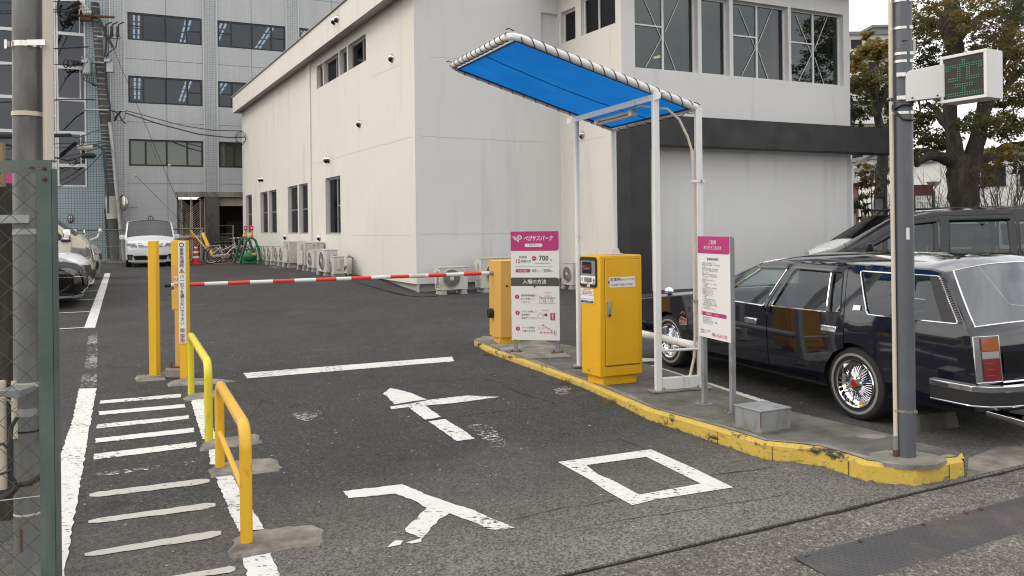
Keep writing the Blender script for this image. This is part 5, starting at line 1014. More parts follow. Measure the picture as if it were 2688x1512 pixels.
def make_car(name,label,cat,loc,head,S,group=None):
    """S: sil [(x,z,kind,crown)], hw(x,z), sill, wheels [(x,r)], doors, windows [(poly,door index)], paint"""
    t=thing(name,label,cat,loc,head,group); c=Car(); c.t=t; c.S=S; hw=S['hw']; paint=S['paint']; st=S.get('st',.09)
    sil=[]; raw=S['sil']
    for i in range(len(raw)-1):
        a,b=raw[i],raw[i+1]; l=math.dist(a[:2],b[:2]); k=max(1,int(math.ceil(l/st)))
        for q in range(k): sil.append((a[0]+(b[0]-a[0])*q/k,a[1]+(b[1]-a[1])*q/k,a[3]+(b[3]-a[3])*q/k,a[2]))
    sil.append((raw[-1][0],raw[-1][1],raw[-1][3],'p'))
    # lower edge with wheel arches, from rear to front
    lo=[]; zs=S['sill']; x0=raw[-1][0]; x1=raw[0][0]; lo.append((x0+.02,zs+S.get('rear_lift',.06)))
    for wx,r in sorted(S['wheels']):
        ra=r+S.get('arch',.045); dz=zs-r; a0=math.asin(max(-1,min(1,dz/ra)))
        for k in range(15):
            a=math.pi-a0-(math.pi-2*a0)*k/14; lo.append((wx+ra*math.cos(a),r+ra*math.sin(a)))
    lo.append((x1-.02,zs+S.get('front_lift',.06)))
    outl=[(p[0],p[1]) for p in sil]+dens(lo,st)
    # remove near-duplicates
    o2=[]
    for p in outl:
        if not o2 or math.dist(p,o2[-1])>.004: o2.append(p)
    outl=o2
    doors=[dens(d,st,True) for d in S['doors']]
    def grow(poly,dd):
        n=len(poly); ar=sum(poly[i][0]*poly[(i+1)%n][1]-poly[(i+1)%n][0]*poly[i][1] for i in range(n)); sg=1 if ar>0 else -1; o=[]
        for i in range(n):
            a,b=Vector(poly[i-1]),Vector(poly[(i+1)%n]); t_=(b-a); t_=t_.normalized() if t_.length>0 else Vector((1,0)); p=Vector(poly[i])+Vector((t_.y,-t_.x))*dd*sg; o.append((p.x,p.y))
        return o
    wins=[(dens(smooth_poly(p,S.get('wr',.03)),st,True),d) for p,d in S['windows']]
    def surf(co,fs,mb,sd,off=0):
        vs=[(p[0],sd*(hw(p[0],p[1])+off),p[1]) for p in co]; mb.add(vs,fs)
    bodyholes=[grow(d,.006) for d in doors]+[w_ for w_,d in wins if d is None]
    mb=MB(); co,fs=panel2d(outl,bodyholes,st*1.2)
    surf(co,fs,mb,1); surf(co,fs,mb,-1)
    js=[-1,-.975,-.92,-.75,-.5,-.25,0,.25,.5,.75,.92,.975,1]; gm={}
    n=len(sil); vs=[]
    for i in range(n):
        a=sil[max(0,i-1)]; b=sil[min(n-1,i+1)]; tx,tz=b[0]-a[0],b[1]-a[1]; l=math.hypot(tx,tz) or 1; nx,nz=-(-tz)/l,-(tx)/l
        if i in (0,n-1): pass
        y=hw(sil[i][0],sil[i][1])
        for j in js:
            cr=sil[i][2]*(1-abs(j)**2.4); vs.append((sil[i][0]+nx*cr,y*j,sil[i][1]+nz*cr))
    m=len(js); pf_=[]; gl={}
    for i in range(n-1):
        for j in range(m-1):
            f=(i*m+j,i*m+j+1,(i+1)*m+j+1,(i+1)*m+j); k=sil[i][3]
            if k!='p' and 2<=j<m-3: gl.setdefault(k,[]).append(f)
            else: pf_.append(f)
    mb.add(vs,pf_); c.strip=vs; c.sil=sil
    body=ob('body',mb,paint,t,world=False,smooth=32,merge=True,bevel=S.get('bev',.018)); c.body=body
    for k,fs_ in gl.items():
        g=MB(); g.add(vs,fs_); 
        used=sorted({i for f in fs_ for i in f}); mp_={v:i for i,v in enumerate(used)}; g=MB(); g.add([vs[i] for i in used],[tuple(mp_[i] for i in f) for f in fs_])
        wn_=ob('windscreen' if k=='g' else 'rear_window',g,S.get('glass','glass_clear') if k=='g' else S.get('rear_glass','glass_dark'),t,world=False,smooth=60)
        # boundary trim
        from collections import Counter
        ec=Counter(tuple(sorted((f[q],f[(q+1)%4]))) for f in fs_ for q in range(4)); be=[e for e,v in ec.items() if v==1]; nb={}
        for a,b in be: nb.setdefault(a,[]).append(b); nb.setdefault(b,[]).append(a)
        s_=be[0][0]; loop=[s_]; prev=None
        while True:
            nx_=[q for q in nb[loop[-1]] if q!=prev]
            prev=loop[-1]
            if not nx_ or nx_[0]==s_ : break
            loop.append(nx_[0])
            if len(loop)>500: break
        g=MB(); g.tube([vs[i] for i in loop],S.get('trim_r',.011),6,closed=True); ob('trim',g,S.get('trim','black_plastic'),wn_,world=False)
    c.doors=[]
    for di,d in enumerate(doors):
        hs=[w_ for w_,k in wins if k==di]; co,fs=panel2d(d,hs,st*1.2)
        for sd in (1,-1):
            g=MB(); surf(co,fs,g,sd); c.doors.append((di,sd,ob('door',g,paint,t,world=False,smooth=32)))
    for wi,(w_,k) in enumerate(wins):
        co,fs=panel2d(w_,[],.25)
        for sd in (1,-1):
            par=next((o for di,s2,o in c.doors if di==k and s2==sd),t); g=MB(); surf(co,fs,g,sd,-.012); pn=ob('window',g,S.get('side_glass','glass_clear') if not isinstance(S.get('side_glass'),list) else S['side_glass'][wi],par,world=False,smooth=60)
            if par is t or True:
                g=MB(); tm=S.get('trim','black_plastic') if wi not in S.get('plain',()) else 'black_plastic'; g.tube([(p[0],sd*(hw(p[0],p[1])+.001),p[1]) for p in w_],S.get('trim_r',.009),6,closed=True); ob('window_trim',g,tm,par,world=False)
    for wx,r in S['wheels']:
        for sd in (1,-1):
            y=hw(wx,r)-.10-S.get('inset',.015); wt=bpy.data.objects.new('wheel',None); COL.objects.link(wt); wt.parent=t; ROOT[wt.name]=ROOT[t.name]; wheel(wt,wx,sd*y,r,sd,S.get('wheel','alloy'))
    # inner shell, seats, dash
    B=S['box']; g=MB(); wy=min(hw((B[0]+B[1])/2,.5),hw(B[1],.5),hw(B[0],.5)); g.box(((B[0]+B[1])/2,0,(.19+B[2])/2),(B[1]-B[0],2*(wy-.215),B[2]-.19)); g.box(((B[0]+B[1])/2,0,B[2]-.02),(B[1]-B[0],2*(wy-.06),.03))
    xw=sorted(S['wheels'])
    if len(xw)==2: g.box(((xw[0][0]+xw[1][0])/2,0,(.2+B[2])/2),(xw[1][0]-xw[0][0]-2*xw[0][1]-.1,2*(wy-.05),B[2]-.2))
    ob('cabin_floor',g,'car_inner',t,world=False,smooth=0)
    for sx_,sy_,sz_ in S.get('seats',[]):
        g=MB(); g.box((sx_,sy_,(B[2]+sz_)/2-.04),(.13,.44,sz_-B[2]+.1)); g.box((sx_-.02,sy_,sz_+.08),(.09,.25,.14)); ob('seat',g,'seat_cloth',t,world=False,bevel=.03)
    if 'dash' in S:
        x,z=S['dash']; g=MB(); g.box((x,0,z-.05),(.32,2*(wy-.08),.14)); ob('dashboard',g,'car_inner',t,world=False,bevel=.03)
        g=MB(); sy_=S.get('drv',-.33); Mw=Matrix.Translation((x-.30,sy_,z+.0))@Matrix.Rotation(R(-62),4,'Y'); g.tube([Mw@Vector((.175*math.cos(a*.3142),.175*math.sin(a*.3142),0)) for a in range(20)],.014,6,closed=True); g.tube([Mw@Vector((-.17,0,0)),Mw@Vector((.17,0,0))],.014,6); g.cyl(Mw@Vector((0,0,0)),Mw@Vector((0,0,-.2)),.03,8); ob('steering_wheel',g,'black_plastic',t,world=False)
    def fxx(y,z,front=True):
        best=None
        for a,b in zip(sil,sil[1:]):
            za,zb_=a[1],b[1]
            if (za-z)*(zb_-z)<=0 and abs(za-zb_)>1e-6:
                u=(z-za)/(zb_-za); x=a[0]+(b[0]-a[0])*u; cr=a[2]+(b[2]-a[2])*u
                if best is None or (x>best[0] if front else x<best[0]): best=(x,cr)
        if best is None: best=(sil[0][0] if front else sil[-1][0],sil[0][2])
        h_=hw(best[0],z); j=min(1,abs(y)/h_); d=best[1]*(1-j**2.4); return best[0]+(d if front else -d)
    def patch(nm,kind,poly,m,off=.006,par=None,st_=.06,thick=0,mi=None):
        co,fs=panel2d(dens(poly,st_,True),[],st_); g=MB()
        if kind in('front','rear'): vs=[(fxx(p[0],p[1],kind=='front')+(off if kind=='front' else -off),p[0],p[1]) for p in co]
        else:
            sd=1 if kind=='left' else -1; vs=[(p[0],sd*(hw(p[0],p[1])+off),p[1]) for p in co]
        g.add(vs,fs); return ob(nm,g,m,par or t,world=False,smooth=40)
    c.patch=patch; c.fx=fxx; c.hw=hw
    return c
def mirror_y(p): return [(-a,b) for a,b in p]
def dmirror(c,x,z,y,m,sz=(.10,.20,.14),sd=(1,-1)):
    for s_ in sd:
        g=MB(); g.box((x,s_*(y+.11),z),sz); g.box((x+.03,s_*(y+.02),z-.03),(.06,.08,.04)); ob('door_mirror',g,m,c.t,world=False,bevel=.03)
def handle(c,x,z,m='chrome',w_=.17,di=None,h_=.045):
    for d,sd,o in c.doors:
        if d==di:
            g=MB(); y=c.hw(x,z); g.box((x,sd*(y+.004),z),(w_,.02,h_)); g.box((x,sd*(y+.014),z+h_*.28),(w_*.92,.016,h_*.35)); ob('handle',g,m,o,world=False,bevel=.006)
# ---- the dark estate car
rc=G(2249,1101); fc=G(1761,962); hd=(fc-rc).to_2d().normalized(); nl=Vector((-hd.y,hd.x)); ro=rc.to_2d()-nl*.745
def hwW(x,z):
    b=.79*(1-.10*max(0,(x-2.5)/.9)**2-.06*max(0,(-.55-x)/.6)**2)
    if z>.80: b-= .155*((z-.80)/.40)**1.15
    else: b-=.035*((.62-z)/.4)**2 if z<.62 else 0
    return b
WGS=dict(plain=(2,),paint='navy_paint',hw=hwW,sill=.225,arch=.035,wheels=[(0,.283),(2.62,.283)],wheel='wire',trim='chrome',trim_r=.0058,wr=.025,inset=-.005,st=.085,glass='glass_clear',rear_glass='glass_rear',side_glass='glass_clear',
 sil=[(3.36,.24,'p',.05),(3.39,.44,'p',.07),(3.37,.62,'p',.06),(3.30,.685,'p',.05),(2.8,.745,'p',.045),(2.08,.835,'g',.035),(1.24,1.175,'p',.045),(1.0,1.205,'p',.06),(.2,1.215,'p',.085),(-.60,1.205,'p',.09),(-.735,1.185,'r',.07),(-.985,.83,'p',.05),(-1.02,.77,'p',.05),(-1.05,.47,'p',.04),(-1.02,.27,'p',.02)],
 doors=[[(1.005,.235),(1.0,.80),(.80,1.185),(1.19,1.185),(1.86,.84),(1.90,.79),(1.93,.5),(1.90,.235)],[(.99,.235),(.985,.80),(.785,1.19),(.175,1.19),(.075,.80),(.09,.55),(.20,.50),(.30,.38),(.335,.235)]],
 windows=[([(1.03,.805),(1.72,.815),(1.20,1.135),(.86,1.145)],0),([(.93,.81),(.265,.82),(.335,1.145),(.755,1.15)],1),([(.235,.82),(.115,.825),(.205,1.145),(.31,1.145)],1),([(-.15,.84),(-.92,.85),(-.69,1.155),(.035,1.16)],None)],
 box=(-.85,2.0,.72),seats=[(.95,.33,.98),(.95,-.33,.98),(.05,.33,.93),(.05,-.33,.93)],dash=(1.85,.86),drv=-.33)
wg=make_car('estate_car','dark navy lowered estate car with chrome trim and whitewall wire wheels','car',(ro.x,ro.y,0),math.atan2(hd.y,hd.x),WGS)
handle(wg,1.205,.655,'chrome',.165,0,.05); handle(wg,.235,.69,'chrome',.165,1,.05)
for sd,k in ((1,'left'),(-1,'right')):
    wg.patch('side_moulding',k,[(.36,.375),(2.24,.355),(2.24,.367),(.36,.388)],'black_plastic',.004)
    wg.patch('rocker_strip',k,[(.40,.232),(2.22,.232),(2.22,.262),(.40,.268)],'black_paint',.006)
    wg.patch('badge',k,[(.0,.86),(-.075,.865),(-.07,.90),(.0,.90)],'chrome',.005)
    lv=wg.patch('louvre_panel',k,[(-.80,.85),(-.945,.85),(-.70,1.165),(-.60,1.165)],'black_plastic',.002)
    g=MB()
    for q in range(20):
        u=q/19; x=-.925+.225*u; z=.87+.28*u; g.box((x,sd*(wg.hw(x,z)+.006),z),(.035,.006,.005))
    ob('louvre_slat',g,'grey_plastic',lv,world=False,smooth=0)
    g=MB(); pts=[(-.75,.43),(-.74,.335),(-1.08,.325),(-1.125,.335),(-1.125,.445),(-1.08,.44)]
g=MB()   # rear bumper wrapping the corner
def bump_prof(mb,xs,zs0,zs1,mi): pass
def wrapbar(z0,z1,o1,m,nm,xs0=-.73,off=.05,par=None):
    g=MB(); path=[]
    for x in (xs0,-.85,-.95,-1.03): path.append((x,wg.hw(x,.4)+off*.6))
    path+=[(-1.11,.70),(-1.155,.55),(-1.175,.25),(-1.18,0)]; full=path+[(x,-y) for x,y in path[-2::-1]]
    n=len(full); vs=[(x,y,z) for z in (z0,z1) for x,y in full]+[(x*.955-.0,y*.955,z) for z in (z0,z1) for x,y in full]
    fs=[]
    for i in range(n-1): fs+=[(i,i+1,n+i+1,n+i),(n+i,n+i+1,3*n+i+1,3*n+i),(2*n+i,2*n+i+1,i+1,i)]
    fs+=[(0,n,3*n,2*n),(n-1,2*n-1,4*n-1,3*n-1)]
    g.add(vs,fs); return ob(nm,g,m,par or wg.t,world=False,smooth=40,bevel=.004)
rb=wrapbar(.325,.415,0,'black_plastic','rear_bumper'); wrapbar(.413,.452,0,'chrome','bumper_chrome',off=.062,par=rb); wrapbar(.312,.324,0,'chrome','bumper_lip',off=.058,par=rb)
for sg in (1,-1):
    y0,y1=(.735,.56); k='rear'; q=lambda a,b,z0,z1:[(sg*a,z0),(sg*b,z0),(sg*b,z1),(sg*a,z1)]
    tl_=wg.patch('tail_lamp',k,q(.775,.565,.475,.775),'lamp_grey',.012); wg.patch('red_lens',k,q(.715,.575,.485,.625),'lamp_red',.020,tl_); wg.patch('clear_lens',k,q(.715,.575,.63,.675),'lens_pale',.019,tl_); wg.patch('amber_lens',k,q(.715,.575,.68,.765),'lamp_amber',.020,tl_)
    g=MB(); g.tube([(wg.fx(sg*a,z,False)-.016,sg*a,z) for a,z in ((.775,.475),(.565,.475),(.565,.775),(.775,.775))],.006,6,closed=True); ob('lamp_trim',g,'chrome',tl_,world=False)
    g=MB(); 
    for z in (.52,.56,.60): g.box((wg.fx(sg*.645,z,False)-.021,sg*.645,z),(.003,.13,.003))
    ob('lens_rib',g,'cone_red',tl_,world=False,smooth=0)
wg.patch('tailgate_strip','rear',[(-.55,.46),(.55,.46),(.55,.475),(-.55,.475)],'chrome',.012)
wg.patch('tailgate_panel','rear',[(-.53,.52),(.53,.52),(.53,.66),(-.53,.66)],'black_paint',.008)
g=MB(); g.cyl((-.9,.45,.225),(-1.10,.45,.215),.036,16); g.add([],[]); g.tube([(-1.10,.45,.215),(-1.32,.45,.205)],[.038,.043],16,cap=False); ob('exhaust_pipe',g,'chrome',wg.t,world=False)
g=MB(); g.ball((2.86,.60,.80),(.05,.055,.045),14); g.cyl((2.86,.6,.70),(2.86,.6,.78),.01,8); ob('fender_mirror',g,'chrome',wg.t,world=False)
g=MB(); g.box((1.62,-.79,.90),(.07,.16,.10)); g.box((1.65,-.72,.87),(.05,.08,.05)); ob('door_mirror',g,'black_plastic',wg.t,world=False,bevel=.02)
g=MB(); g.tube([(3.43,y,.36) for y in (-.66,-.3,0,.3,.66)],.05,10); g.tube([(3.43,.66,.36),(3.34,.76,.36),(3.10,.80,.36)],.04,10); ob('front_bumper',g,'black_plastic',wg.t,world=False); g=MB(); g.tube([(3.45,.64,.40),(3.36,.77,.40),(3.10,.815,.40)],.012,8); ob('front_chrome',g,'chrome',wg.t,world=False)
pl_=wg.patch('fender_plaque','left',[(2.23,.50),(2.36,.49),(2.37,.54),(2.33,.575),(2.23,.555)],'maroon',.004); g=MB(); pt=[(2.23,.50),(2.36,.49),(2.37,.54),(2.33,.575),(2.23,.555)]; g.tube([(a,wg.hw(a,b)+.007,b) for a,b in pt],.003,5,closed=True)
for q in range(4): g.tube([(2.25+q*.028,wg.hw(2.26,.52)+.008,.508),(2.262+q*.028,wg.hw(2.26,.54)+.008,.538)],.003,5)
ob('plaque_script',g,'beige_plastic',pl_,world=False); g=MB()
for a,b in ((2.275,.61),(2.305,.622),(2.335,.61)): g.ball((a,wg.hw(a,b)+.004,b),(.014,.004,.011),10)
ob('emblem',g,'lamp_amber',wg.t,world=False)
for di,sd,o in wg.doors:     # rain deflectors over the door windows
    g=MB(); pts=([(.86,1.15),(1.20,1.14)],[(.31,1.15),(.755,1.155)])[di]; g.tube([(a,sd*(wg.hw(a,b)+.012),b) for a,b in pts],.010,6); ob('rain_visor',g,'grey_plastic',o,world=False)
# ---- vans and other cars
def hwv(W_,zb_,tum,xf,xr,rf=.12,rr=.06,top=2):
    def f(x,z):
        b=W_*(1-rf*max(0,min(1,(x-xf)/.8))**2-rr*max(0,min(1,(xr-x)/.6))**2)
        if z>zb_: b-=tum*((z-zb_)/.8)**1.2
        if z<.45: b-=.04*((.45-z)/.3)**2
        return b
    return f
def place(px,py): return G(px,py)
# white minivan in front of the far fence, facing us
n0=place(396,701); hdN=Vector((.43,-.9)).normalized(); nose=n0.to_2d(); k=1.06
def minivan(W_,Hh,Lr,nz,paint,**kw):
    # x=0 rear axle; nose at Lr
    sil=[(Lr-.05,.20,'p',.10),(Lr,.42,'p',.12),(Lr-.02,.72,'p',.12),(Lr-.12,.88,'p',.10),(Lr-.42,1.02,'p',.06),(Lr-.62,1.07,'g',.10),(Lr-1.38,Hh-.10,'p',.10),(Lr-1.75,Hh-.045,'p',.055),(Lr-3.0,Hh-.04,'p',.05),(-.55,Hh-.07,'p',.05),(-.68,Hh-.16,'r',.05),(-.80,1.05,'p',.05),(-.82,.4,'p',.04),(-.80,.28,'p',.02)]
    d=dict(paint=paint,hw=hwv(W_/2,1.0,.10,Lr-.75,-.3,.14),sill=.24,wheels=[(0,.315),(Lr-.85,.315)],sil=sil,st=.11,bev=.02,wr=.05,trim='black_plastic',glass='glass_tint',rear_glass='glass_dark',side_glass='glass_dark',
     doors=[[(Lr-1.95,.3),(Lr-1.95,Hh-.13),(Lr-1.45,Hh-.14),(Lr-.95,1.05),(Lr-.93,.9),(Lr-1.22,.62),(Lr-1.25,.3)],[(Lr-1.97,.3),(Lr-1.97,Hh-.13),(.55,Hh-.13),(.50,.7),(.42,.5),(.42,.3)]],
     windows=[([(Lr-1.88,1.0),(Lr-1.88,Hh-.2),(Lr-1.5,Hh-.2),(Lr-1.06,1.03)],0),([(Lr-2.03,1.0),(Lr-2.03,Hh-.2),(.62,Hh-.2),(.58,1.0)],1),([(.48,1.02),(.50,Hh-.2),(-.50,Hh-.22),(-.62,1.05)],None)],box=(-.7,Lr-.75,.92),seats=[(Lr-1.95,.36,1.25),(Lr-1.95,-.36,1.25),(.9,.36,1.2),(.9,-.36,1.2)],dash=(Lr-.95,1.06)); d.update(kw); return d
noah=make_car('minivan','white minivan facing us before the far mesh fence','car',(nose.x-hdN.x*3.15,nose.y-hdN.y*3.15,.2),math.atan2(hdN.y,hdN.x),minivan(1.70,1.74,3.15,0,'white_car'))
for sg in (1,-1):
    m_=(lambda p:p) if sg==1 else mirror_y
    hl=noah.patch('headlamp','front',m_([(.79,.80),(.46,.72),(.44,.84),(.55,.95),(.79,1.0)]),'lamp_grey',.012); noah.patch('lamp_bulb','front',m_(circ(.62,.80,.07,12)),'galv_dull',.02,hl)
    noah.patch('fog_lamp_recess','front',m_([(.76,.28),(.62,.28),(.58,.46),(.78,.48)]),'black_plastic',.01); noah.patch('fog_lamp','front',m_(circ(.68,.37,.05,12)),'chrome',.02)
gr=noah.patch('grille','front',[(-.38,.72),(.38,.72),(.40,.92),(-.40,.92)],'white_car',.012)
for z in (.735,.79,.845): noah.patch('grille_slot','front',[(-.40-.05*(z-.7),z),(.40+.05*(z-.7),z),(.42,z+.028),(-.42,z+.028)],'black_plastic',.02,gr)
noah.patch('lower_intake','front',[(-.52,.27),(.52,.27),(.58,.43),(-.58,.43)],'black_plastic',.012); noah.patch('number_plate','front',[(-.16,.40),(.16,.40),(.16,.56),(-.16,.56)],'white_panel',.02)
dmirror(noah,2.22,1.10,.82,'white_car',(.1,.2,.17)); noah.patch('bonnet_gap','front',[(-.76,1.035),(.76,1.035),(.76,1.045),(-.76,1.045)],'black_plastic',.006)
# cream van, nose out from the left
hv=Vector((D2.x,D2.y)); hva=math.atan2(D2.y,D2.x)
def left_car(px,py,Lr,W_): # near front corner on the ground (our side is the right flank)
    c_=G(px,py).to_2d(); n_=Vector((-hv.y,hv.x)); return c_-hv*(Lr-.12)+n_*(W_/2)
ln=3.35; q=left_car(222,757,ln,1.75)
HS=minivan(1.75,2.0,ln,0,'cream_car',side_glass='glass_dark',trim='black_plastic')
HS['sil']=[(ln-.02,.08,'p',.06),(ln,.35,'p',.08),(ln-.03,.70,'p',.09),(ln-.10,.98,'p',.09),(ln-.20,1.16,'p',.08),(ln-.32,1.22,'g',.09),(ln-1.12,1.87,'p',.07),(ln-1.5,1.95,'p',.05),(1,1.97,'p',.05),(-.7,1.95,'p',.05),(-.85,1.85,'r',.04),(-.98,1.1,'p',.04),(-1.0,.5,'p',.03),(-.98,.3,'p',.02)]
HS['doors']=[[(ln-1.75,.3),(ln-1.75,1.87),(ln-1.12,1.84),(ln-.40,1.20),(ln-.38,1.0),(ln-.36,.75),(ln-1.1,.7),(ln-1.15,.3)],[(ln-1.77,.3),(ln-1.77,1.87),(.45,1.87),(.45,.3)]]
HS['windows']=[([(ln-1.68,1.16),(ln-1.68,1.78),(ln-1.15,1.76),(ln-.58,1.24),(ln-.60,1.14)],0),([(ln-1.83,1.14),(ln-1.83,1.78),(.55,1.78),(.55,1.14)],1),([(.35,1.14),(.35,1.78),(-.7,1.76),(-.8,1.14)],None)]
HS.update(wheels=[(0,.32),(2.45,.32)],front_lift=-.12,sill=.2,box=(-.8,ln-.4,1.02),seats=[(ln-1.4,.4,1.3),(ln-1.4,-.4,1.3)],dash=(ln-.6,1.2)); 
hi=make_car('van','cream high roof van with a chrome mirror, nose out in the left row','van',(q.x,q.y,zg(q.x+hv.x*2.6,q.y+hv.y*2.6)),hva,HS)
for sg in (1,-1):
    m_=(lambda p:p) if sg==1 else mirror_y
    hl=hi.patch('headlamp','front',m_([(.84,.72),(.50,.74),(.50,.92),(.84,1.0)]),'lens_clear',.014); hi.patch('reflector','front',m_([(.80,.75),(.54,.76),(.54,.9),(.80,.96)]),'galv',.004,hl); hi.patch('chrome_bar','front',m_([(.84,.705),(.45,.715),(.45,.735),(.84,.725)]),'chrome',.016,hl)
    hi.patch('side_lamp','left' if sg==1 else 'right',[(ln-.42,.75),(ln-.02,.73),(ln-.05,.93),(ln-.40,.99)],'lens_clear',.008); hi.patch('side_reflector','left' if sg==1 else 'right',[(ln-.38,.77),(ln-.05,.75),(ln-.08,.91),(ln-.36,.96)],'galv',.002)
    hi.patch('fog_lamp_recess','front',m_([(.82,.24),(.60,.24),(.58,.44),(.82,.48)]),'black_plastic',.008); hi.patch('fog_recess_side','left' if sg==1 else 'right',[(ln-.32,.26),(ln-.06,.26),(ln-.06,.46),(ln-.32,.44)],'black_plastic',.006)
hi.patch('grille','front',[(-.46,.60),(.46,.60),(.46,.92),(-.46,.92)],'chrome',.010); hi.patch('lower_intake','front',[(-.55,.2),(.55,.2),(.5,.42),(-.5,.42)],'black_plastic',.01)
for sg in (1,-1):
    g=MB(); g.box((ln-.46,sg*1.02,1.27),(.16,.17,.24)); ob('door_mirror',g,'chrome',hi.t,world=False,bevel=.035); g=MB(); g.box((ln-.49,sg*.93,1.13),(.2,.16,.06)); ob('mirror_arm',g,'black_plastic',hi.t,world=False,bevel=.02)
g=MB(); g.tube([(ln-.06,.55,1.12),(ln+.10,.62,1.18),(ln+.16,.64,1.30)],.022,8); g.ball((ln+.17,.64,1.34),(.05,.11,.075),12); ob('front_mirror',g,'cream_car',hi.t,world=False); hi.patch('bumper_gap','right',[(ln-.45,.70),(ln-.02,.69),(ln-.02,.70),(ln-.45,.71)],'black_plastic',.004)
# black saloon nearest on the left
def sedan(W_,Hh,Lr,paint,bonnet=.92,**kw):
    b=bonnet; sil=[(Lr-.04,.16,'p',.14),(Lr,.40,'p',.20),(Lr-.02,.62,'p',.20),(Lr-.10,b-.16,'p',.17),(Lr-.30,b-.06,'p',.11),(Lr-.95,b+.06,'p',.05),(Lr-1.25,b+.10,'g',.09),(Lr-2.1,Hh-.07,'p',.07),(Lr-2.6,Hh-.02,'p',.06),(.35,Hh-.06,'p',.06),(.0,Hh-.14,'r',.06),(-.55,b+.12,'p',.05),(-.85,b+.02,'p',.05),(-.92,.5,'p',.05),(-.88,.28,'p',.03)]
    d=dict(paint=paint,hw=hwv(W_/2,b,.16,Lr-.95,-.3,.2),sill=.21,wheels=[(0,.33),(Lr-.88,.33)],sil=sil,st=.11,bev=.02,wr=.04,glass='glass_tint',rear_glass='glass_dark',side_glass='glass_dark',doors=[[(Lr-2.35,.25),(Lr-2.35,Hh-.10),(Lr-2.12,Hh-.11),(Lr-1.42,b+.08),(Lr-1.38,b-.1),(Lr-1.36,.25)],[(Lr-2.37,.25),(Lr-2.37,Hh-.1),(.45,Hh-.12),(.12,b+.04),(.30,.7),(.45,.5),(.48,.25)]],windows=[([(Lr-2.28,b+.04),(Lr-2.28,Hh-.15),(Lr-2.15,Hh-.15),(Lr-1.55,b+.07)],0),([(Lr-2.43,b+.04),(Lr-2.43,Hh-.15),(.48,Hh-.17),(.25,b+.07)],1)],box=(-.7,Lr-1.2,b-.08),seats=[(Lr-2.3,.36,1.12),(Lr-2.3,-.36,1.12),(.7,0,1.08)],dash=(Lr-1.4,b+.04)); d.update(kw); return d
ln2=3.75; q=left_car(176,815,ln2,1.84); bk=make_car('saloon_car','glossy black car, nearest nose in the left row','car',(q.x,q.y,zg(q.x+hv.x*2.6,q.y+hv.y*2.6)),hva,sedan(1.84,1.45,ln2,'black_paint',.84,front_lift=-.04))
for sg in (1,-1):
    m_=(lambda p:p) if sg==1 else mirror_y
    hl=bk.patch('headlamp','front',m_([(.90,.63),(.48,.64),(.48,.69),(.90,.72)]),'lamp_grey',.012); bk.patch('chrome_line','front',m_([(.90,.60),(.30,.55),(.30,.562),(.90,.615)]),'chrome',.015,hl); bk.patch('side_lamp','left' if sg==1 else 'right',[(ln2-.50,.67),(ln2-.04,.63),(ln2-.06,.69),(ln2-.48,.73)],'lamp_grey',.006)
    bk.patch('chrome_wing_line','left' if sg==1 else 'right',[(ln2-.75,.60),(ln2-.02,.57),(ln2-.02,.585),(ln2-.75,.615)],'chrome',.008)
gr=bk.patch('grille','front',[(-.42,.36),(.42,.36),(.52,.70),(-.52,.70)],'black_plastic',.012)
for i in range(9): z=.40+i*.034; bk.patch('grille_bar','front',[(-.42-.1*(z-.36)/.42,z),(.42+.1*(z-.36)/.42,z),(.42+.1*(z-.36)/.42,z+.014),(-.42-.1*(z-.36)/.42,z+.014)],'charcoal_car',.024,gr)
bk.patch('lower_lip','front',[(-.86,.17),(.86,.17),(.86,.22),(-.86,.22)],'grey_plastic',.02); bk.patch('lip_side','right',[(ln2-.6,.17),(ln2-.03,.17),(ln2-.03,.215),(ln2-.6,.215)],'grey_plastic',.012)
bk.patch('number_plate','front',[(-.17,.30),(.17,.30),(.17,.46),(-.17,.46)],'white_panel',.03); bk.patch('bonnet_gap','right',[(ln2-1.2,.82),(ln2-.2,.72),(ln2-.2,.728),(ln2-1.2,.828)],'black_joint',.003)
ln3=3.75; q=left_car(190,783,ln3,1.8); wc=make_car('hatchback_car','white car mostly hidden between the black car and the cream van','car',(q.x,q.y,zg(q.x+hv.x*2.6,q.y+hv.y*2.6)),hva,sedan(1.80,1.50,ln3,'white_car',.86))
for sg in (1,-1):
    m_=(lambda p:p) if sg==1 else mirror_y
    wc.patch('headlamp','front',m_([(.88,.62),(.55,.60),(.50,.65),(.88,.72)]),'lamp_grey',.012)
gr=wc.patch('grille','front',[(-.60,.38),(.60,.38),(.66,.70),(-.66,.70)],'black_plastic',.014); wc.patch('lower_lip','front',[(-.86,.16),(.86,.16),(.86,.30),(-.86,.30)],'black_plastic',.014); wc.patch('lip_side','right',[(ln3-.5,.16),(ln3-.03,.16),(ln3-.03,.30),(ln3-.5,.28)],'black_plastic',.01)
ln4=3.2; q=left_car(240,736,ln4,1.6); sv4=make_car('compact_car','silver white compact car peeping out beyond the cream van, with a round front mirror','car',(q.x,q.y,zg(q.x+hv.x*2.6,q.y+hv.y*2.6)),hva,minivan(1.6,1.62,ln4,0,'silver_car'))
for sg in (1,-1):
    m_=(lambda p:p) if sg==1 else mirror_y
    sv4.patch('headlamp','front',m_([(.74,.72),(.45,.70),(.45,.84),(.74,.92)]),'lamp_grey',.012); sv4.patch('fog_lamp_recess','front',m_([(.74,.28),(.55,.28),(.55,.5),(.74,.52)]),'black_plastic',.01)
sv4.patch('grille','front',[(-.4,.55),(.4,.55),(.42,.8),(-.42,.8)],'black_plastic',.012); dmirror(sv4,ln4-1.1,1.10,.80,'silver_car',(.12,.2,.13))
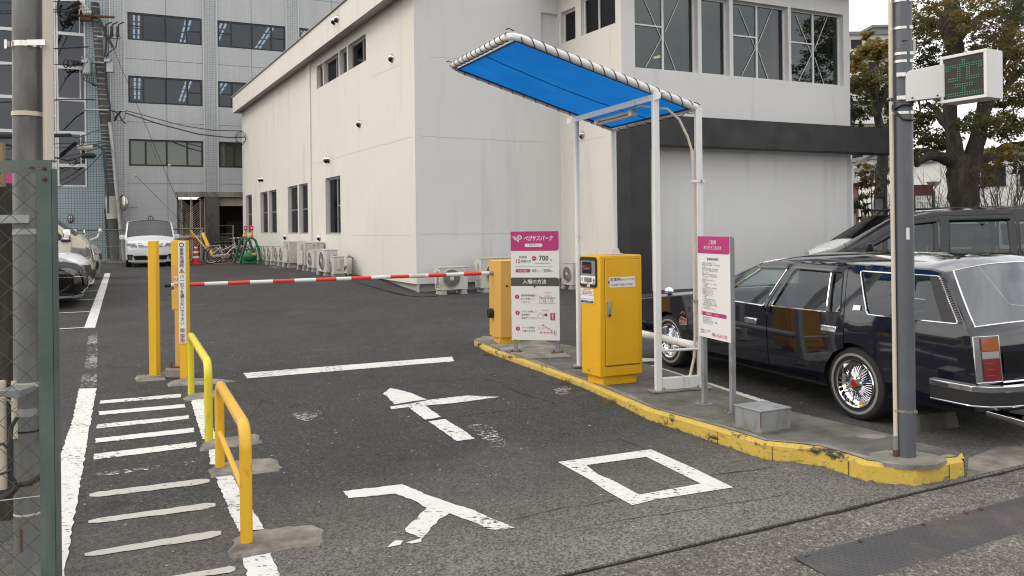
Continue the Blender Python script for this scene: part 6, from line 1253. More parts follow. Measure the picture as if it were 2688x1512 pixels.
g=MB(); g.tube([(ln4-.35,-.55,1.05),(ln4-.28,-.6,1.22)],.012,6); g.tube([(ln4-.28,-.6+.13*math.cos(a*.3927),1.30+.09*math.sin(a*.3927)) for a in range(16)],.014,6,closed=True); g.box((ln4-.28,-.6,1.30),(.015,.2,.12)); ob('round_mirror',g,'chrome',sv4.t,world=False)
ln5=3.3; q=left_car(186,718,ln5,1.8); dk=make_car('minivan','dark glazed grey minivan showing only its roof end beyond the cream van','car',(q.x,q.y,zg(q.x+hv.x*2.6,q.y+hv.y*2.6)),hva,minivan(1.8,2.02,ln5,0,'silver_car'))
# dark van and white car behind the estate car, noses to the left
hr=Vector((-.93,.37)).normalized(); hra=math.atan2(hr.y,hr.x); hl_=Vector((-hr.y,hr.x))
O_=Vector((7.78,13.0))
def right_spot(px,O,Lr,W_):
    t_=W(px,640,O,hr)[0]; nosep=O+hr*t_; return nosep-hr*Lr-hl_*(W_/2)
lv_=3.85; q=right_spot(2095,O_,lv_,1.80)
VS=minivan(1.80,1.80,lv_,0,'charcoal_car',side_glass='glass_tint',glass='glass_tint')
VS['sil']=[(lv_-.03,.22,'p',.10),(lv_,.45,'p',.12),(lv_-.04,.72,'p',.12),(lv_-.2,.88,'p',.08),(lv_-.62,1.02,'p',.05),(lv_-.80,1.08,'g',.08),(lv_-1.62,1.58,'p',.08),(lv_-2.0,1.675,'p',.06),(lv_-2.6,1.725,'p',.05),(.5,1.735,'p',.05),(-.5,1.70,'p',.05),(-.68,1.58,'r',.05),(-.82,1.05,'p',.05),(-.84,.4,'p',.04),(-.8,.28,'p',.02)]
VS['doors']=[[(lv_-2.2,.3),(lv_-2.2,1.62),(lv_-1.75,1.56),(lv_-1.0,1.07),(lv_-.95,.9),(lv_-1.2,.62),(lv_-1.25,.3)],[(lv_-2.22,.3),(lv_-2.22,1.63),(.55,1.64),(.5,.7),(.42,.5),(.42,.3)]]
VS['windows']=[([(lv_-2.13,1.02),(lv_-2.13,1.52),(lv_-1.80,1.48),(lv_-1.42,1.26),(lv_-1.42,1.02)],0),([(lv_-1.36,1.04),(lv_-1.36,1.22),(lv_-1.12,1.07)],0),([(lv_-2.36,1.02),(lv_-2.36,1.53),(.65,1.54),(.62,1.02)],1),([(.48,1.02),(.50,1.54),(-.50,1.52),(-.62,1.05)],None)]
dv=make_car('minivan','charcoal minivan behind the estate car, with clear side windows','car',(q.x,q.y,0),hra,VS)
for di,sd,o in dv.doors:
    if di<2:
        g=MB(); pts=([(lv_-2.17,1.545),(lv_-1.80,1.50),(lv_-1.2,1.14)],[(lv_-2.36,1.56),(.62,1.57)])[di]; g.tube([(a,sd*(dv.hw(a,b)+.015),b) for a,b in pts],.028,6); ob('rain_visor',g,'black_paint',o,world=False)
dmirror(dv,lv_-1.15,1.12,.88,'charcoal_car')
hr0,hl0=hr,hl_; hr=Vector((-.985,-.10)).normalized(); hra=math.atan2(hr.y,hr.x); hl_=Vector((-hr.y,hr.x)); q=right_spot(2230,Vector((8.9,15.9)),3.7,1.78); wr_=make_car('hatchback_car','white car whose nose shows between the wing and the grey pole','car',(q.x,q.y,0),hra,minivan(1.78,1.62,3.7,0,'white_car',glass='glass_dark'))
for sg in (1,-1):
    m_=(lambda p:p) if sg==1 else mirror_y
    wr_.patch('headlamp','front',m_([(.84,.74),(.5,.72),(.5,.84),(.84,.95)]),'lamp_grey',.012)
dmirror(wr_,2.55,1.1,.87,'white_car'); wr_.t.scale=(1.04,)*3
# ================= outdoor units along the walls
def acunit(lab,xn,xf,yb,yt,dw,dd,dep=.30,feet=.10,kind='fan',fanx=.42,group='air conditioner outdoor units along the white walls',wmin=None):
    """xn: column of the corner between front and near flank, xf: far edge of the front; dw along the front, dd away from the viewer"""
    p=G(xn,yb).to_2d(); a_=uv(xf,yb)[0]/F; w_=(a_*p.y-p.x)/(dw[0]-a_*dw[1]); w_=abs(w_); dw=Vector(dw); 
    if (a_*p.y-p.x)/(dw[0]-a_*dw[1])<0: dw=-dw
    u,v=uv(xn,yt); zb=zg(p.x,p.y); Zt=H-v/F*p.y-zb; w_=wmin or w_
    t=thing('outdoor_unit',lab,'air conditioner',(p.x,p.y,zb),0,group); M=Matrix(((dw.x,dd[0],0,p.x),(dw.y,dd[1],0,p.y),(0,0,1,zb),(0,0,0,1)))   # x along front, y into the wall, z up
    h=Zt-feet; g=MB(); g.box((w_/2,dep/2,feet+h/2-.01),(w_,dep,h-.02),0,M); body=ob('casing',g,'ac_body',t,bevel=.012); g=MB(); g.box((w_/2,dep/2,Zt-.008),(w_+.02,dep+.02,.022),0,M); ob('top_panel',g,'ac_body',t,bevel=.006)
    if kind=='fan':
        r=min(w_*.36,h*.40); cx=w_*fanx; cz=feet+h*.5; T=M@Matrix.Translation((cx,-.012,cz))@Matrix.Rotation(math.pi/2,4,'X')
        g=MB(); g.lathe([(r*1.0,-.012),(r*1.04,.0),(r*1.0,.016),(r*.96,.008)],28,0,T); gr=ob('fan_ring',g,'ac_body',t)
        g=MB(); g.lathe([(r,.001),(.001,.001)],28,0,T); ob('fan_dark',g,'ac_dark',gr)
        g=MB()
        for k in range(5): g.lathe([(r*(.36+.13*k),.014),(r*(.36+.13*k)+.008,.016),(r*(.36+.13*k),.018)],28,0,T)
        for k in range(28):
            a=2*math.pi*k/28; g.tube([T@Vector((r*.25*math.cos(a),r*.25*math.sin(a),.02)),T@Vector((r*.98*math.cos(a+.25),r*.98*math.sin(a+.25),.012))],.0035,4)
        ob('fan_grille',g,'ac_grille',gr); g=MB(); g.lathe([(r*.26,.016),(r*.22,.026),(.001,.028)],20,0,T); ob('fan_hub',g,'ac_body',gr)
        g=MB(); g.box((w_*.90,-.004,feet+h*.5),(w_*.16,.006,h*.82),0,M); ob('service_cover',g,'ac_body',t,bevel=.003)
    if kind=='slots':
        g=MB(); g.box((w_*.30,-.004,feet+h*.50),(w_*.34,.006,h*.8),0,M); ob('outlet_dark',g,'ac_grille',t,smooth=0); g=MB(); g.box((w_*.30,-.03,feet+h*.35),(w_*.40,.05,h*.55),0,M); ob('outlet_hood',g,'ac_body',t,bevel=.01)
    # flank towards us
    g=MB()
    if kind=='slots': g.box((-.004,dep*.5,feet+h*.86),(.006,.05,.03),0,M); ob('badge',g,'cone_red',t,smooth=0); g=MB(); g.box((-.003,dep*.55,feet+h*.12),(.006,dep*.8,.012),0,M); g.box((-.003,dep*.3,feet+h*.06),(.006,.01,h*.12),0,M); ob('cover_seam',g,'ac_grille',t,smooth=0)
    else:
        g.box((-.03,dep*.45,feet+h*.55),(.05,.09,h*.55),0,M); g.box((-.02,dep*.75,feet+h*.82),(.04,.07,.06),0,M); ob('valve_cover',g,'ac_body',t,bevel=.006)
    for x in (w_*.14,w_*.86):
        g=MB(); b=M@Vector((x,0,0)); hw_=.075
        for y in (.02,):
            g.add([M@Vector((x+sx_*hw_*k,dep/2+sy_*(dep/2+.03)*k2_,z)) for z,k,k2_ in ((0,1,1),(feet*.95,.72,.95)) for sx_,sy_ in ((-1,-1),(1,-1),(1,1),(-1,1))],[(3,2,1,0),(4,5,6,7),(0,1,5,4),(1,2,6,5),(2,3,7,6),(3,0,4,7)])
        ob('foot',g,'block',t,smooth=0)
    return t,M,w_,Zt
din=Vector((.878,.4785))
order=['farthest','second from the far end','third from the far end','fourth from far end','fifth from the far end','last and nearest']
for i,(xn,xf,yb,yt) in enumerate([(678.3,667,692.5,645.3),(689.4,679.5,693.5,645.4),(701,690.7,694.5,645.6),(713,702,696,645.8),(731.7,716,698,646),(745,733.5,700,646.5)]):
    acunit('slim fan unit, '+order[i]+' in the row of six',xn,xf,yb,yt,D1,din,.28,.14,wmin=.80,fanx=.5)
acunit('tall windowless outdoor cabinet with a red badge, farther of the two',759.6,746,704,634.5,D1,din,.55,.16,'slots',wmin=.95)
acunit('tall windowless outdoor cabinet with a red badge, nearer of the two',800,785,711,637,D1,din,.62,.16,'slots',wmin=1.0)
acunit('slim fan unit tucked behind the wider unit under the wide window',824,813.7,714.5,657.5,D1,din,.30,.12,wmin=.85,fanx=.5)
acunit('big fan unit with a valve cover below the wide window',857,828.6,725,655.5,D1,din,.33,.10,wmin=1.05)
acunit('small fan unit with white hoses, nearest of the long wall',876.5,861.5,726,673.5,D1,din,.30,.06,wmin=.82)
dwall=Vector((-.4263,.9046))
ac1=acunit('low fan unit on blocks left of the barrier machine, before the gable wall',1154,1229,774,702,D2,dwall,.30,.10)
acunit('taller fan unit half hidden by the barrier machine, before the gable wall',1262,1362,768.5,678,D2,dwall,.34,.10)
acunit('fan unit by the wing between the price board and the canopy post',1503,1474,760,690,D1,din,.36,.09)
for (t,M,w_,Zt) in (ac1,):
    g=MB()
    for k in range(11):
        for y in (.08,.20): g.box((-.001,y,.16+k*.036),(.006,.07,.022),0,M)
    ob('side_slots',g,'ac_dark',t,smooth=0)
hs=thing('hose_bundle','pale refrigerant hoses and a grey stand pipe at the end of the fan units','hoses',tuple(G(900,722)))
g=MB()
for k in range(3):
    a=P(893,706+k*5,G(900,722).y); b=G(911,724); g.tube([a,a.lerp(Vector((b.x,b.y,a.z)),.5)+Vector((0,0,.05)),Vector((b.x,b.y,b.z+.28)),Vector((b.x+.02,b.y,b.z+.02))],.022,8)
ob('hoses',g,'beige_plastic',hs); g=MB(); b=G(916,722); g.tube([(b.x+.1,b.y+.1,b.z),(b.x+.1,b.y+.1,b.z+.48),(b.x-.0,b.y+.06,b.z+.54),(b.x-.06,b.y+.04,b.z+.50)],.03,10); ob('stand_pipe',g,'galv',hs)
# ================= far fence, cone, barricades, bicycles, bars
FO_=Vector((-14.6,34.3)); fs0=W(-40,650,FO_,D2)[0]; fs1=W(530,650,FO_,D2)[0]; FH=1.58
FN=thing('mesh_fence','long chain link fence on grey posts before the office block','fence',(FO_.x,FO_.y,0)); MF=wframe(FO_,D2,N2,0)
n=5
for i in range(n+1):
    x=fs0+(fs1-fs0)*i/n; g=MB(); g.cyl(MF@Vector((x,0,.18)),MF@Vector((x,0,FH)),.03,10); ob('post',g,'galv_dull',FN)
g=MB(); g.cyl(MF@Vector((fs0,0,FH)),MF@Vector((fs1,0,FH)),.028,8); ob('top_rail',g,'grey_pole',FN); g=MB(); g.cyl(MF@Vector((fs0,0,.9)),MF@Vector((fs1,0,.9)),.008,6); ob('wire_tie',g,'galv',FN)
g=MB(); x=fs0-1.34
while x<fs1:
    for s_ in (1,-1):
        xa,xb=(x,x+1.34) if s_>0 else (x+1.34,x); za,zb2=.24,FH
        def clip(xq): return max(fs0,min(fs1,xq))
        ya=za+(clip(xa)-xa)/(xb-xa)*(zb2-za); yb_=za+(clip(xb)-xa)/(xb-xa)*(zb2-za)
        if abs(ya-yb_)>.02: g.tube([MF@Vector((clip(xa),.0,ya)),MF@Vector((clip(xb),.004,yb_))],.0045,4,cap=False)
    x+=.13
ob('mesh',g,'galv_dull',FN)
g=MB(); g.box(((fs0+fs1)/2,0,.22),(fs1-fs0,.16,.12),0,MF); ob('kerb',g,'concrete_old',FN,smooth=0)
cp=G(514.5,694.5); CN=thing('traffic_cone','red traffic cone with white bands before the mesh fence','cone',tuple(cp)); g=MB(); g.box((0,0,.02),(.42,.42,.04)); ob('base',g,'cone_red',CN,world=False,bevel=.015)
rr=[(.165,.04),(.15,.12),(.128,.25),(.109,.36),(.091,.47),(.072,.58),(.055,.68),(.04,.76),(.038,.84)]
g=MB(); g.lathe(rr,20); g.ball((0,0,.82),(.045,.045,.05),12); ob('cone_body',g,'cone_red',CN,world=False)
for a,b in ((.25,.33),(.44,.52),(.63,.69)):
    f_=lambda z:.168-.155*z+.004; g=MB(); g.lathe([(f_(a),a),(f_(b),b)],20); ob('white_band',g,'white_panel',CN,world=False)
def barricade(lab,px,py,sw):
    p=G(px,py); t=thing('barricade_stand',lab,'barricade',tuple(p),.2,'green A frame barricade stands'); g=MB()
    arch=[(-.42,0,0),(-.25,0,.62),(-.17,0,.88),(-.08,0,.99),(0,0,1.02),(.08,0,.99),(.17,0,.88),(.25,0,.62),(.42,0,0)]
    g.tube([(x,-.10-.1*(1-z),z) for x,_,z in arch],.035,8); g.tube([(x,.10+.1*(1-z),z) for x,_,z in arch],.03,8); g.box((0,-.15,.55),(.42,.03,.05)); ob('frame',g,'barricade_green',t,world=False)
    g=MB(); g.ball((0,0,1.08),(.10,.09,.075),12); g.cyl((.02,0,1.1),(.03,0,1.28),.045,10); ob('cap',g,'soft_yellow',t,world=False); g=MB(); g.box((.03,-.02,1.38),(.13,.05,.18)); ob('reflector_head',g,'cone_red',t,world=False,bevel=.03); g=MB(); g.cyl((.03,-.05,1.39),(.03,-.06,1.39),.03,12); ob('reflector',g,'white_panel',t,world=False)
    if sw:
        g=MB(); g.ball((-.02,-.26,.30),(.27,.14,.20),14); g.box((-.05,-.22,.14),(.5,.16,.24)); ob('green_bag',g,'barricade_green',t,world=False,bevel=.03); g=MB(); g.ball((.16,-.38,.38),(.10,.06,.06),10); ob('yellow_knob',g,'soft_yellow',t,world=False)
barricade('left green barricade stand with a red reflector head beside the bicycles',644,692,0); barricade('right green barricade stand with a bulky green lower part',660,693.5,1)
def bicycle(name,lab,px,py,rz,frame_m,sc_=1.0):
    p=G(px,py); t=thing(name,lab,'bicycle',tuple(p),rz,'bicycles parked by the garage'); r=.33
    for x in (-.53,.53):
        w_=bpy.data.objects.new('wheel',None); COL.objects.link(w_); w_.parent=t; ROOT[w_.name]=ROOT[t.name]
        ci=lambda rad,n=28:[(x+rad*math.cos(2*math.pi*k/n),0,r+rad*math.sin(2*math.pi*k/n)) for k in range(n)]
        g=MB(); g.tube(ci(r-.014),.017,6,closed=True); ob('tyre',g,'rubber',w_,world=False); g=MB(); g.tube(ci(r-.038),.009,6,closed=True); g.cyl((x,-.04,r),(x,.04,r),.02,8)
        for k in range(16): a=2*math.pi*k/16; g.tube([(x+.02*math.cos(a),(-1)**k*.02,r+.02*math.sin(a)),(x+(r-.04)*math.cos(a+.15),0,r+(r-.04)*math.sin(a+.15))],.0016,3)
        ob('rim',g,'steel',w_,world=False)
        g=MB(); q=[(x+(r+.02)*math.cos(a),0,r+(r+.02)*math.sin(a)) for a in [R(20+ (150 if x<0 else 110)*k/12) for k in range(13)]]; g.tube(q,.014,6); ob('mudguard',g,'steel',t,world=False)
    bb=(-.08,0,.28); se=(-.24,0,.76); hd_=(.36,0,.82); fk=(.40,0,.66); g=MB(); g.tube([bb,se],.017,8); g.tube([(.38,0,.72),(.2,0,.52),bb],.019,8); g.tube([(.37,0,.78),(.12,0,.62),(-.16,0,.52)],.015,8)
    for s_ in (-.05,.05): g.tube([(-.53,s_,r),(-.2,s_*.4,.64)],.009,6); g.tube([(-.53,s_,r),bb],.01,6)
    ob('frame',g,frame_m,t,world=False); g=MB()
    for s_ in (-.045,.045): g.tube([hd_,(.40,s_,.68),(.48,s_,.45),(.53,s_,r)],.011,6)
    ob('fork',g,frame_m,t,world=False); g=MB(); g.tube([(.20,-.27,.98),(.32,-.22,1.0),(.36,0,.97),(.32,.22,1.0),(.20,.27,.98)],.011,6); g.tube([hd_,(.35,0,.97)],.012,6); hb=ob('handlebar',g,'steel',t,world=False); g=MB(); [g.cyl((.10,s_*.28,.965),(.22,s_*.27,.982),.017,8) for s_ in (-1,1)]; ob('grip',g,'black_plastic',hb,world=False)
    g=MB(); g.ball((-.30,0,.83),(.14,.09,.035),12); g.cyl(se,(-.27,0,.82),.013,8); ob('saddle',g,'black_plastic',t,world=False)
    g=MB(); g.box((-.28,-.06,.29),(.46,.02,.10)); g.cyl((-.08,-.05,.28),(-.08,-.07,.28),.10,16); ob('chain_guard',g,'steel',t,world=False,bevel=.02); g=MB(); g.tube([(-.08,-.07,.28),(.02,-.08,.14)],.01,6); g.box((.03,-.11,.13),(.09,.08,.02)); ob('pedal',g,'black_plastic',t,world=False)
    g=MB()
    for z in (.72,.82,.92): g.tube([(.42,-.16,z),(.66,-.18,z+.02),(.66,.18,z+.02),(.42,.16,z)],.006,4,closed=True)
    for y in (-.17,-.08,0,.08,.17): g.tube([(.66,y,.94),(.64,y,.70),(.43,y*.9,.70),(.42,y*.9,.92)],.005,4)
    ob('basket',g,'black_plastic',t,world=False)
    g=MB(); g.box((-.55,0,.70),(.34,.12,.015)); g.tube([(-.70,.05,.69),(-.55,.05,r)],.007,5); g.tube([(-.70,-.05,.69),(-.55,-.05,r)],.007,5); ob('carrier',g,'steel',t,world=False)
    return t
bicycle('bicycle','silver step through bicycle, frontmost beside the leaning bars',592,691.5,.12,'steel'); bicycle('bicycle','dark bicycle with a front basket just behind the silver one',603,689,.2,'navy_paint'); bicycle('bicycle','brown red bicycle, rearmost of the three by the garage',617,687.5,.05,'cone_red')
g=MB(); c=G(600,691.5,.01); g.box((c.x,c.y,.215),(1.1,.35,.03),rz=.3); tb_=thing('parking_rack','low red bar lying on the ground under the bicycles','rack',(c.x,c.y,.2)); ob('bar',g,'cone_red',tb_,bevel=.008)
def bar(lab,a,b,r_,m):
    t=thing('leaning_bar',lab,'bar',(b.x,b.y,b.z)); g=MB(); d=(b-a).normalized(); g.cyl(a,b,r_,8); ob('bar',g,m,t)
bar('thin yellow bar leaning behind the far fence post',P(499,604,34.8),P(550,662,34.3),.032,'yellow_paint'); bar('thick yellow square bar leaning beside the fence end post',P(532.5,613,34.6),P(557,670,34.0),.075,'yellow_paint')
t=thing('roll_cage','pale metal roll cage trolley with boards standing in the garage','trolley',tuple(P(590,640,41.5)*Vector((1,1,0)) if False else (P(590,640,42.6).x,42.6,0)),.43); g=MB()
for x in (-.42,.42):
    for y in (-.3,.3): g.tube([(x,y,.1),(x,y,1.75)],.018,6)
for z in (.25,.9,1.3,1.75):
    g.tube([(-.42,-.3,z),(.42,-.3,z),(.42,.3,z),(-.42,.3,z)],.014,6,closed=True)
ob('cage_frame',g,'ivory',t,world=False); g=MB(); [g.box((-.05,0,.3+.14*k),(.5+.1*(k%2),.4,.1)) for k in range(7)]; ob('boards',g,'wood_ply',t,world=False)
# convex mirror and number board on the wall behind the pole
s,z=W(325,534,GO,D2); p=GO+D2*s+N2*.9; t=thing('convex_mirror','oval traffic mirror with a small board below on the office wall','mirror',(p.x,p.y,z),math.atan2(D2.y,D2.x)-.7); g=MB(); g.ball((0,0,0),(.28,.07,.36),18); ob('mirror_dish',g,'steel',t,world=False); g=MB(); g.tube([(.29*math.cos(k*.349),-.02,.37*math.sin(k*.349)) for k in range(18)],.025,6,closed=True); ob('rim',g,'galv_dull',t,world=False); g=MB(); g.box((0,0,-.62),(.26,.03,.42)); g.tube([(0,.05,.2),(0,.05,-.8)],.03,6); g.tube([(0,.05,-.2),(0,.9,-.2)],.025,6); ob('board',g,'galv',t,world=False)
# ================= utility pole and its cables
YP=38.7; pb=P(306,700,YP); pt_=P(249,8,YP)
UP=thing('utility_pole','leaning concrete utility pole loaded with transformers and cable clamps','utility pole',(pb.x,pb.y,0)); pb.z=0; ax=lambda z:pb.lerp(pt_,(z-0)/(pt_.z)); g=MB(); g.tube([pb,ax(3),ax(7),pt_],[.26,.235,.21,.185],16); sh_=ob('shaft',g,'concrete_dark',UP); pxz=lambda x,y,dy=0:P(x,y,YP+dy)
zz=lambda y:P(270,y,YP).z
random.seed(9); rb_=lambda z:.26-.075*z/pt_.z
for y in (20,55,75,85,96,105,116,130,150,165,178,192,208,222,236,250,262,280,290,300,330,345,352,362,372,380,390,398,408,418,426,435,446,458,470,480): g=MB(); z=zz(y); c=ax(z); g.lathe([(rb_(z)+.012,-.03),(rb_(z)+.022,0),(rb_(z)+.012,.03)],14,0,Matrix.Translation(c)); ob('steel_band',g,'galv_dull',sh_)
g=MB(); c=ax(zz(526)); g.cyl(ax(zz(575)),ax(zz(516)),.275,14); ob('white_wrap',g,'beige_plastic',sh_); g=MB(); g.cyl(ax(0.2)+Vector((-.25,0,0)),ax(2.6)+Vector((-.2,0,0)),.16,12); ob('guard_sleeve',g,'black_plastic',UP)
def arm(x0,y0,x1,y1,r_,m,nm='crossarm'): g=MB(); g.cyl(pxz(x0,y0,-.25),pxz(x1,y1,-.25),r_,8); return ob(nm,g,m,UP)
arm(184,40,300,45,.06,'rust'); arm(215,50,240,52,.12,'rust'); arm(255,97,316,100,.06,'galv'); arm(220,163,296,166,.05,'galv'); arm(221,288,331,291,.055,'galv')
for x in (277,293,309):
    g=MB(); g.cyl(pxz(x,97,-.25),pxz(x,90,-.25),.09,10); g.cyl(pxz(x,90,-.25),pxz(x,70,-.25),.07,8); g.tube([pxz(x,72,-.25),pxz(x+3,64,-.25),pxz(x+16,58,-.25)],.03,6); ob('insulator',g,['black_plastic'],UP)
for x in (212,219,226,233):
    g=MB(); [g.ball(pxz(x-14+k*6,8+((x-212)//7)*8,-.4),(.07,.07,.09),8) for k in range(4)]; ob('insulator',g,'beige_plastic',UP)
for (x0,y0,w__,y1) in ((229,158,20,197),(289,160,17,190)):
    a=pxz(x0,y0,-.3); b=pxz(x0,y1,-.3); g=MB(); g.cyl(b,a,w__/2100*YP*.5*1.15,18); g.cyl(a,a+Vector((0,0,.08)),w__/2100*YP*.5*.9,16); g.box((a+b)/2+Vector((0,-.22,.25)),(.28,.14,.12)); [g.cyl(a+Vector((dx,-.1,-.02)),a+Vector((dx,-.14,.16)),.04,6) for dx in (-.16,0,.16)]; ob('transformer',g,'galv',UP)
g=MB(); g.tube([P(288,321,YP-.4),P(296,385,YP-.4),P(303,470,YP-.4),P(312,560,YP-.4),P(320,640,YP-.4),P(327,697,YP-.4)],.085,12); ob('conduit',g,'galv',UP)
g=MB(); g.tube([P(280,98,YP-.35),P(276,150,YP-.35),P(280,230,YP-.35),P(288,275,YP-.35),P(289,322,YP-.4)],.05,6); g.tube([P(309,98,YP-.35),P(304,125,YP-.35),P(284,140,YP-.35),P(277,160,YP-.35)],.025,5); g.tube([P(258,44,YP-.4),P(274,80,YP-.4),P(296,124,YP-.4)],.06,6)
for k in range(6): g.tube([P(222+k*5,190,YP-.5),P(215+k*6,207+k*3,YP-.6),P(235+k*3,217+k*2,YP-.5),P(256,224,YP-.3)],.018,5)
g.tube([P(318,291,YP-.3),P(308,302,YP-.3),P(300,318,YP-.3)],.05,6); g.tube([P(296,293,YP-.3),P(300,310,YP-.4),P(312,318,YP-.3),P(328,310,YP-.4),P(330,292,YP-.3)],.018,5); g.tube([P(296,291,YP-.3),P(312,298,YP-.3),P(320,316,YP-.3),P(330,324,YP-.3)],.035,6)
ob('jumper_wires',g,'black_plastic',UP)
g=MB(); g.tube([P(232,385,YP-.45),P(258,382,YP-.45),P(272,395,YP-.45),P(276,440,YP-.4),P(283,500,YP-.4),P(284,560,YP-.4)],.045,6); ob('blue_cable_run',g,'teal_cable',UP)
g=MB(); g.tube([P(165+14*math.cos(k*.4),30+30*math.sin(k*.4)-k,YP-.7) for k in range(11)],.05,6); g.tube([P(176,24,YP-.6),P(196,10,YP-.6),P(210,6,YP-.5)],.11,6); g.tube([P(172,38,YP-.6),P(190,28,YP-.6),P(205,16,YP-.5)],.12,6); g.tube([P(163,40,YP-.6),P(172,48,YP-.6),P(184,46,YP-.6)],.09,6); ob('insulated_loops',g,'black_plastic',UP)
g=MB(); c=P(191,167,YP-.6); [g.tube([c+Vector((.2*k-.3+.12*math.cos(a*.628),-.05,.2*math.sin(a*.628)*(1-.15*k))) for a in range(10)],.035,5,closed=True) for k in range(4)]; g.tube([c,P(220,165,YP-.4)],.1,6); ob('cable_coil',g,'black_plastic',UP)
CABG='overhead cables between the street and the pole'
def cable(lab,pts,r_,m='black_plastic',sag=.0,grp=CABG,nm='overhead_cable',cat='cable'):
    q=[P(*p) if not isinstance(p,Vector) else p for p in pts]
    if len(q)==2: q=[q[0].lerp(q[1],k/12)-Vector((0,0,sag*4*(k/12)*(1-k/12))) for k in range(13)]
    t=thing(nm,lab,cat,tuple(q[0]),0,grp); g=MB(); g.tube(q,r_,6); ob('cable',g,m,t); return t
cable('topmost thin cable running left from the pole head',[(208,3,38.2),(-160,10,26)],.022); cable('upper of two cables beside the black loops',[(172,25,38),(-160,32,26)],.028); cable('lower of two cables beside the black loops',[(172,31,38),(-160,40,26)],.028)
cable('short thick rod at the blue grey glazing, upper left of the pole',[(232,123,38.3),(135,128.5,35)],.035); cable('cable from the coil left across the glazing',[(180,169,38),(-160,172,26)],.02); cable('black cable just above the balcony level of the glazing',[(249,262,38.4),(178,261,36),(-160,276,26)],.032)
cable('thick black sleeve cable at the left of the pole',[(183,355,37),(-160,362,26)],.10); cable('thin cable with a dip right of the black sleeve',[(184,357,37),(200,361,37.2),(222,356,37.5),(244,345,38),(262,342,38.4)],.018)
for i,(lab,y0,y1,s_) in enumerate((('thin telecom line, uppermost of the lower bundle',371,374,.1),('thin telecom line through the pale splice',376,380,.2),('telecom line crossing the white splice box',384,392,.5),('drooping telecom line with the open loop',402,398,1.6))): cable(lab,[(268,y0,38.4),(-160,y1,26)],.017,sag=s_)
cable('pair of looping lines at the black splice',[(250,408,38),(205,413,37.6),(190,420,37.3),(175,421,37),(150,415,36),(90,395,33),(-160,350,26)],.03)
t=thing('splice_box','white telecom splice box hung left of the utility pole','splice box',tuple(P(223,387,37.6))); g=MB(); a=P(203,387,37.6); b=P(244,388,37.8); g.tube([a,b],.13,8); g.box((a+b)/2+Vector((0,0,.16)),(.2,.1,.08)); ob('case',g,'beige_plastic',t); g=MB(); c=P(212,376,37.5); g.tube([c+Vector((.14*math.cos(k*.5),0,.11*math.sin(k*.5))) for k in range(13)],.018,5,closed=True); ob('loop',g,'black_plastic',t)
t=thing('splice_sleeve','black splice sleeve with a cable coil left of the utility pole','splice box',tuple(P(230,409,37.7))); g=MB(); g.tube([P(212,409,37.6),P(216,409,37.6),P(246,409,37.9),P(252,409,37.9)],[.05,.13,.13,.05],8); ob('case',g,'black_plastic',t); g=MB(); c=P(190,424,37.3); [g.tube([c+Vector(((.19+.02*j)*math.cos(k*.5),.02*j,(.17+.01*j)*math.sin(k*.5))) for k in range(13)],.017,5,closed=True) for j in range(2)]; ob('coil',g,'black_plastic',t)
e=(C0+D1*21.9).to_3d(); cable('upper service cable from the pole to the far corner of the white building',[pxz(331,290,-.25),P(480,330,37.8),P(560,342,37.6),P(636,344,37.2)],.022,grp='service cables to the white building'); cable('lower service cable from the pole to the far corner of the white building',[pxz(331,297,-.25),P(420,326,38),P(520,352,37.8),P(600,361,37.5),P(643,360,37.2)],.032,grp='service cables to the white building')
g=MB(); t=thing('cable_coil','small coil of slack cable at the far corner of the white building','cable',tuple(P(632,366,37.0))); c=P(632,366,37.0); [g.tube([c+Vector(((.22+.03*j)*math.cos(k*.5),0,(.26)*math.sin(k*.5)+.1*j)) for k in range(13)],.015,5,closed=True) for j in range(2)]; ob('coil',g,'black_plastic',t)
cable('thin guy wire slanting down from the pole across the grey wall',[(296,124,38.4),(500,607,39.5)],.012,sag=0,grp='guy wires'); cable('short faint guy wire low on the grey wall',[(356,460,38.9),(500,607,40)],.010,grp='guy wires')
t=thing('guy_insulator','white ball on the long guy wire over the ribbon window','insulator',tuple(P(444.5,434,39.2)),0,'guy wire balls'); g=MB(); g.ball(P(444.5,434,39.2),.07,10); ob('ball',g,'beige_plastic',t); t=thing('guy_insulator','white ball on the short guy wire low on the grey wall','insulator',tuple(P(356,460,38.9)),0,'guy wire balls'); g=MB(); g.ball(P(356,460,38.9),.07,10); ob('ball',g,'beige_plastic',t)
# ================= left foreground: green mesh gate, grey pole, service clutter
YG=3.0; q0=P(120,426,YG); GT=thing('mesh_gate','green painted angle iron gate with chain link mesh at the left edge','gate',(q0.x,YG,-.03)); xr=P(140,900,YG).x; lean=.0
g=MB(); zt=P(120,428,YG).z; pw=.055; g.box((xr-pw/2,YG,(zt-.0)/2-.01),(pw,.006,zt-.02)); g.box((xr-.003,YG+.02,(zt)/2-.01),(.006,.045,zt-.02)); ob('angle_post',g,'green_paint',GT,smooth=0,bevel=.0015)
g=MB(); zr=P(60,437,YG).z; g.box((xr-.055-.45,YG+.012,zr),(1.0,.006,.045)); g.box((xr-.055-.45,YG+.030,zr+.022),(1.0,.04,.005)); ob('top_rail',g,'green_paint',GT,smooth=0)
g=MB(); [g.lathe([(.008,0),(.008,.006),(.004,.009),(.001,.009)],8,0,Matrix.Translation(P(x,y,YG-.004))@Matrix.Rotation(math.pi/2,4,'X')) for x,y in ((116,441),(116.5,470))]; g.box(P(82,440,YG-.002),(.014,.006,.008)); ob('rusty_bolt',g,'rust',GT)
g=MB(); dxm=74/2100*YG; dzm=64.5/2100*YG; xL=xr-1.05; zTop=zr-.02; x0=P(58,466,YG).x; z0=P(58,466,YG).z; k_=-40
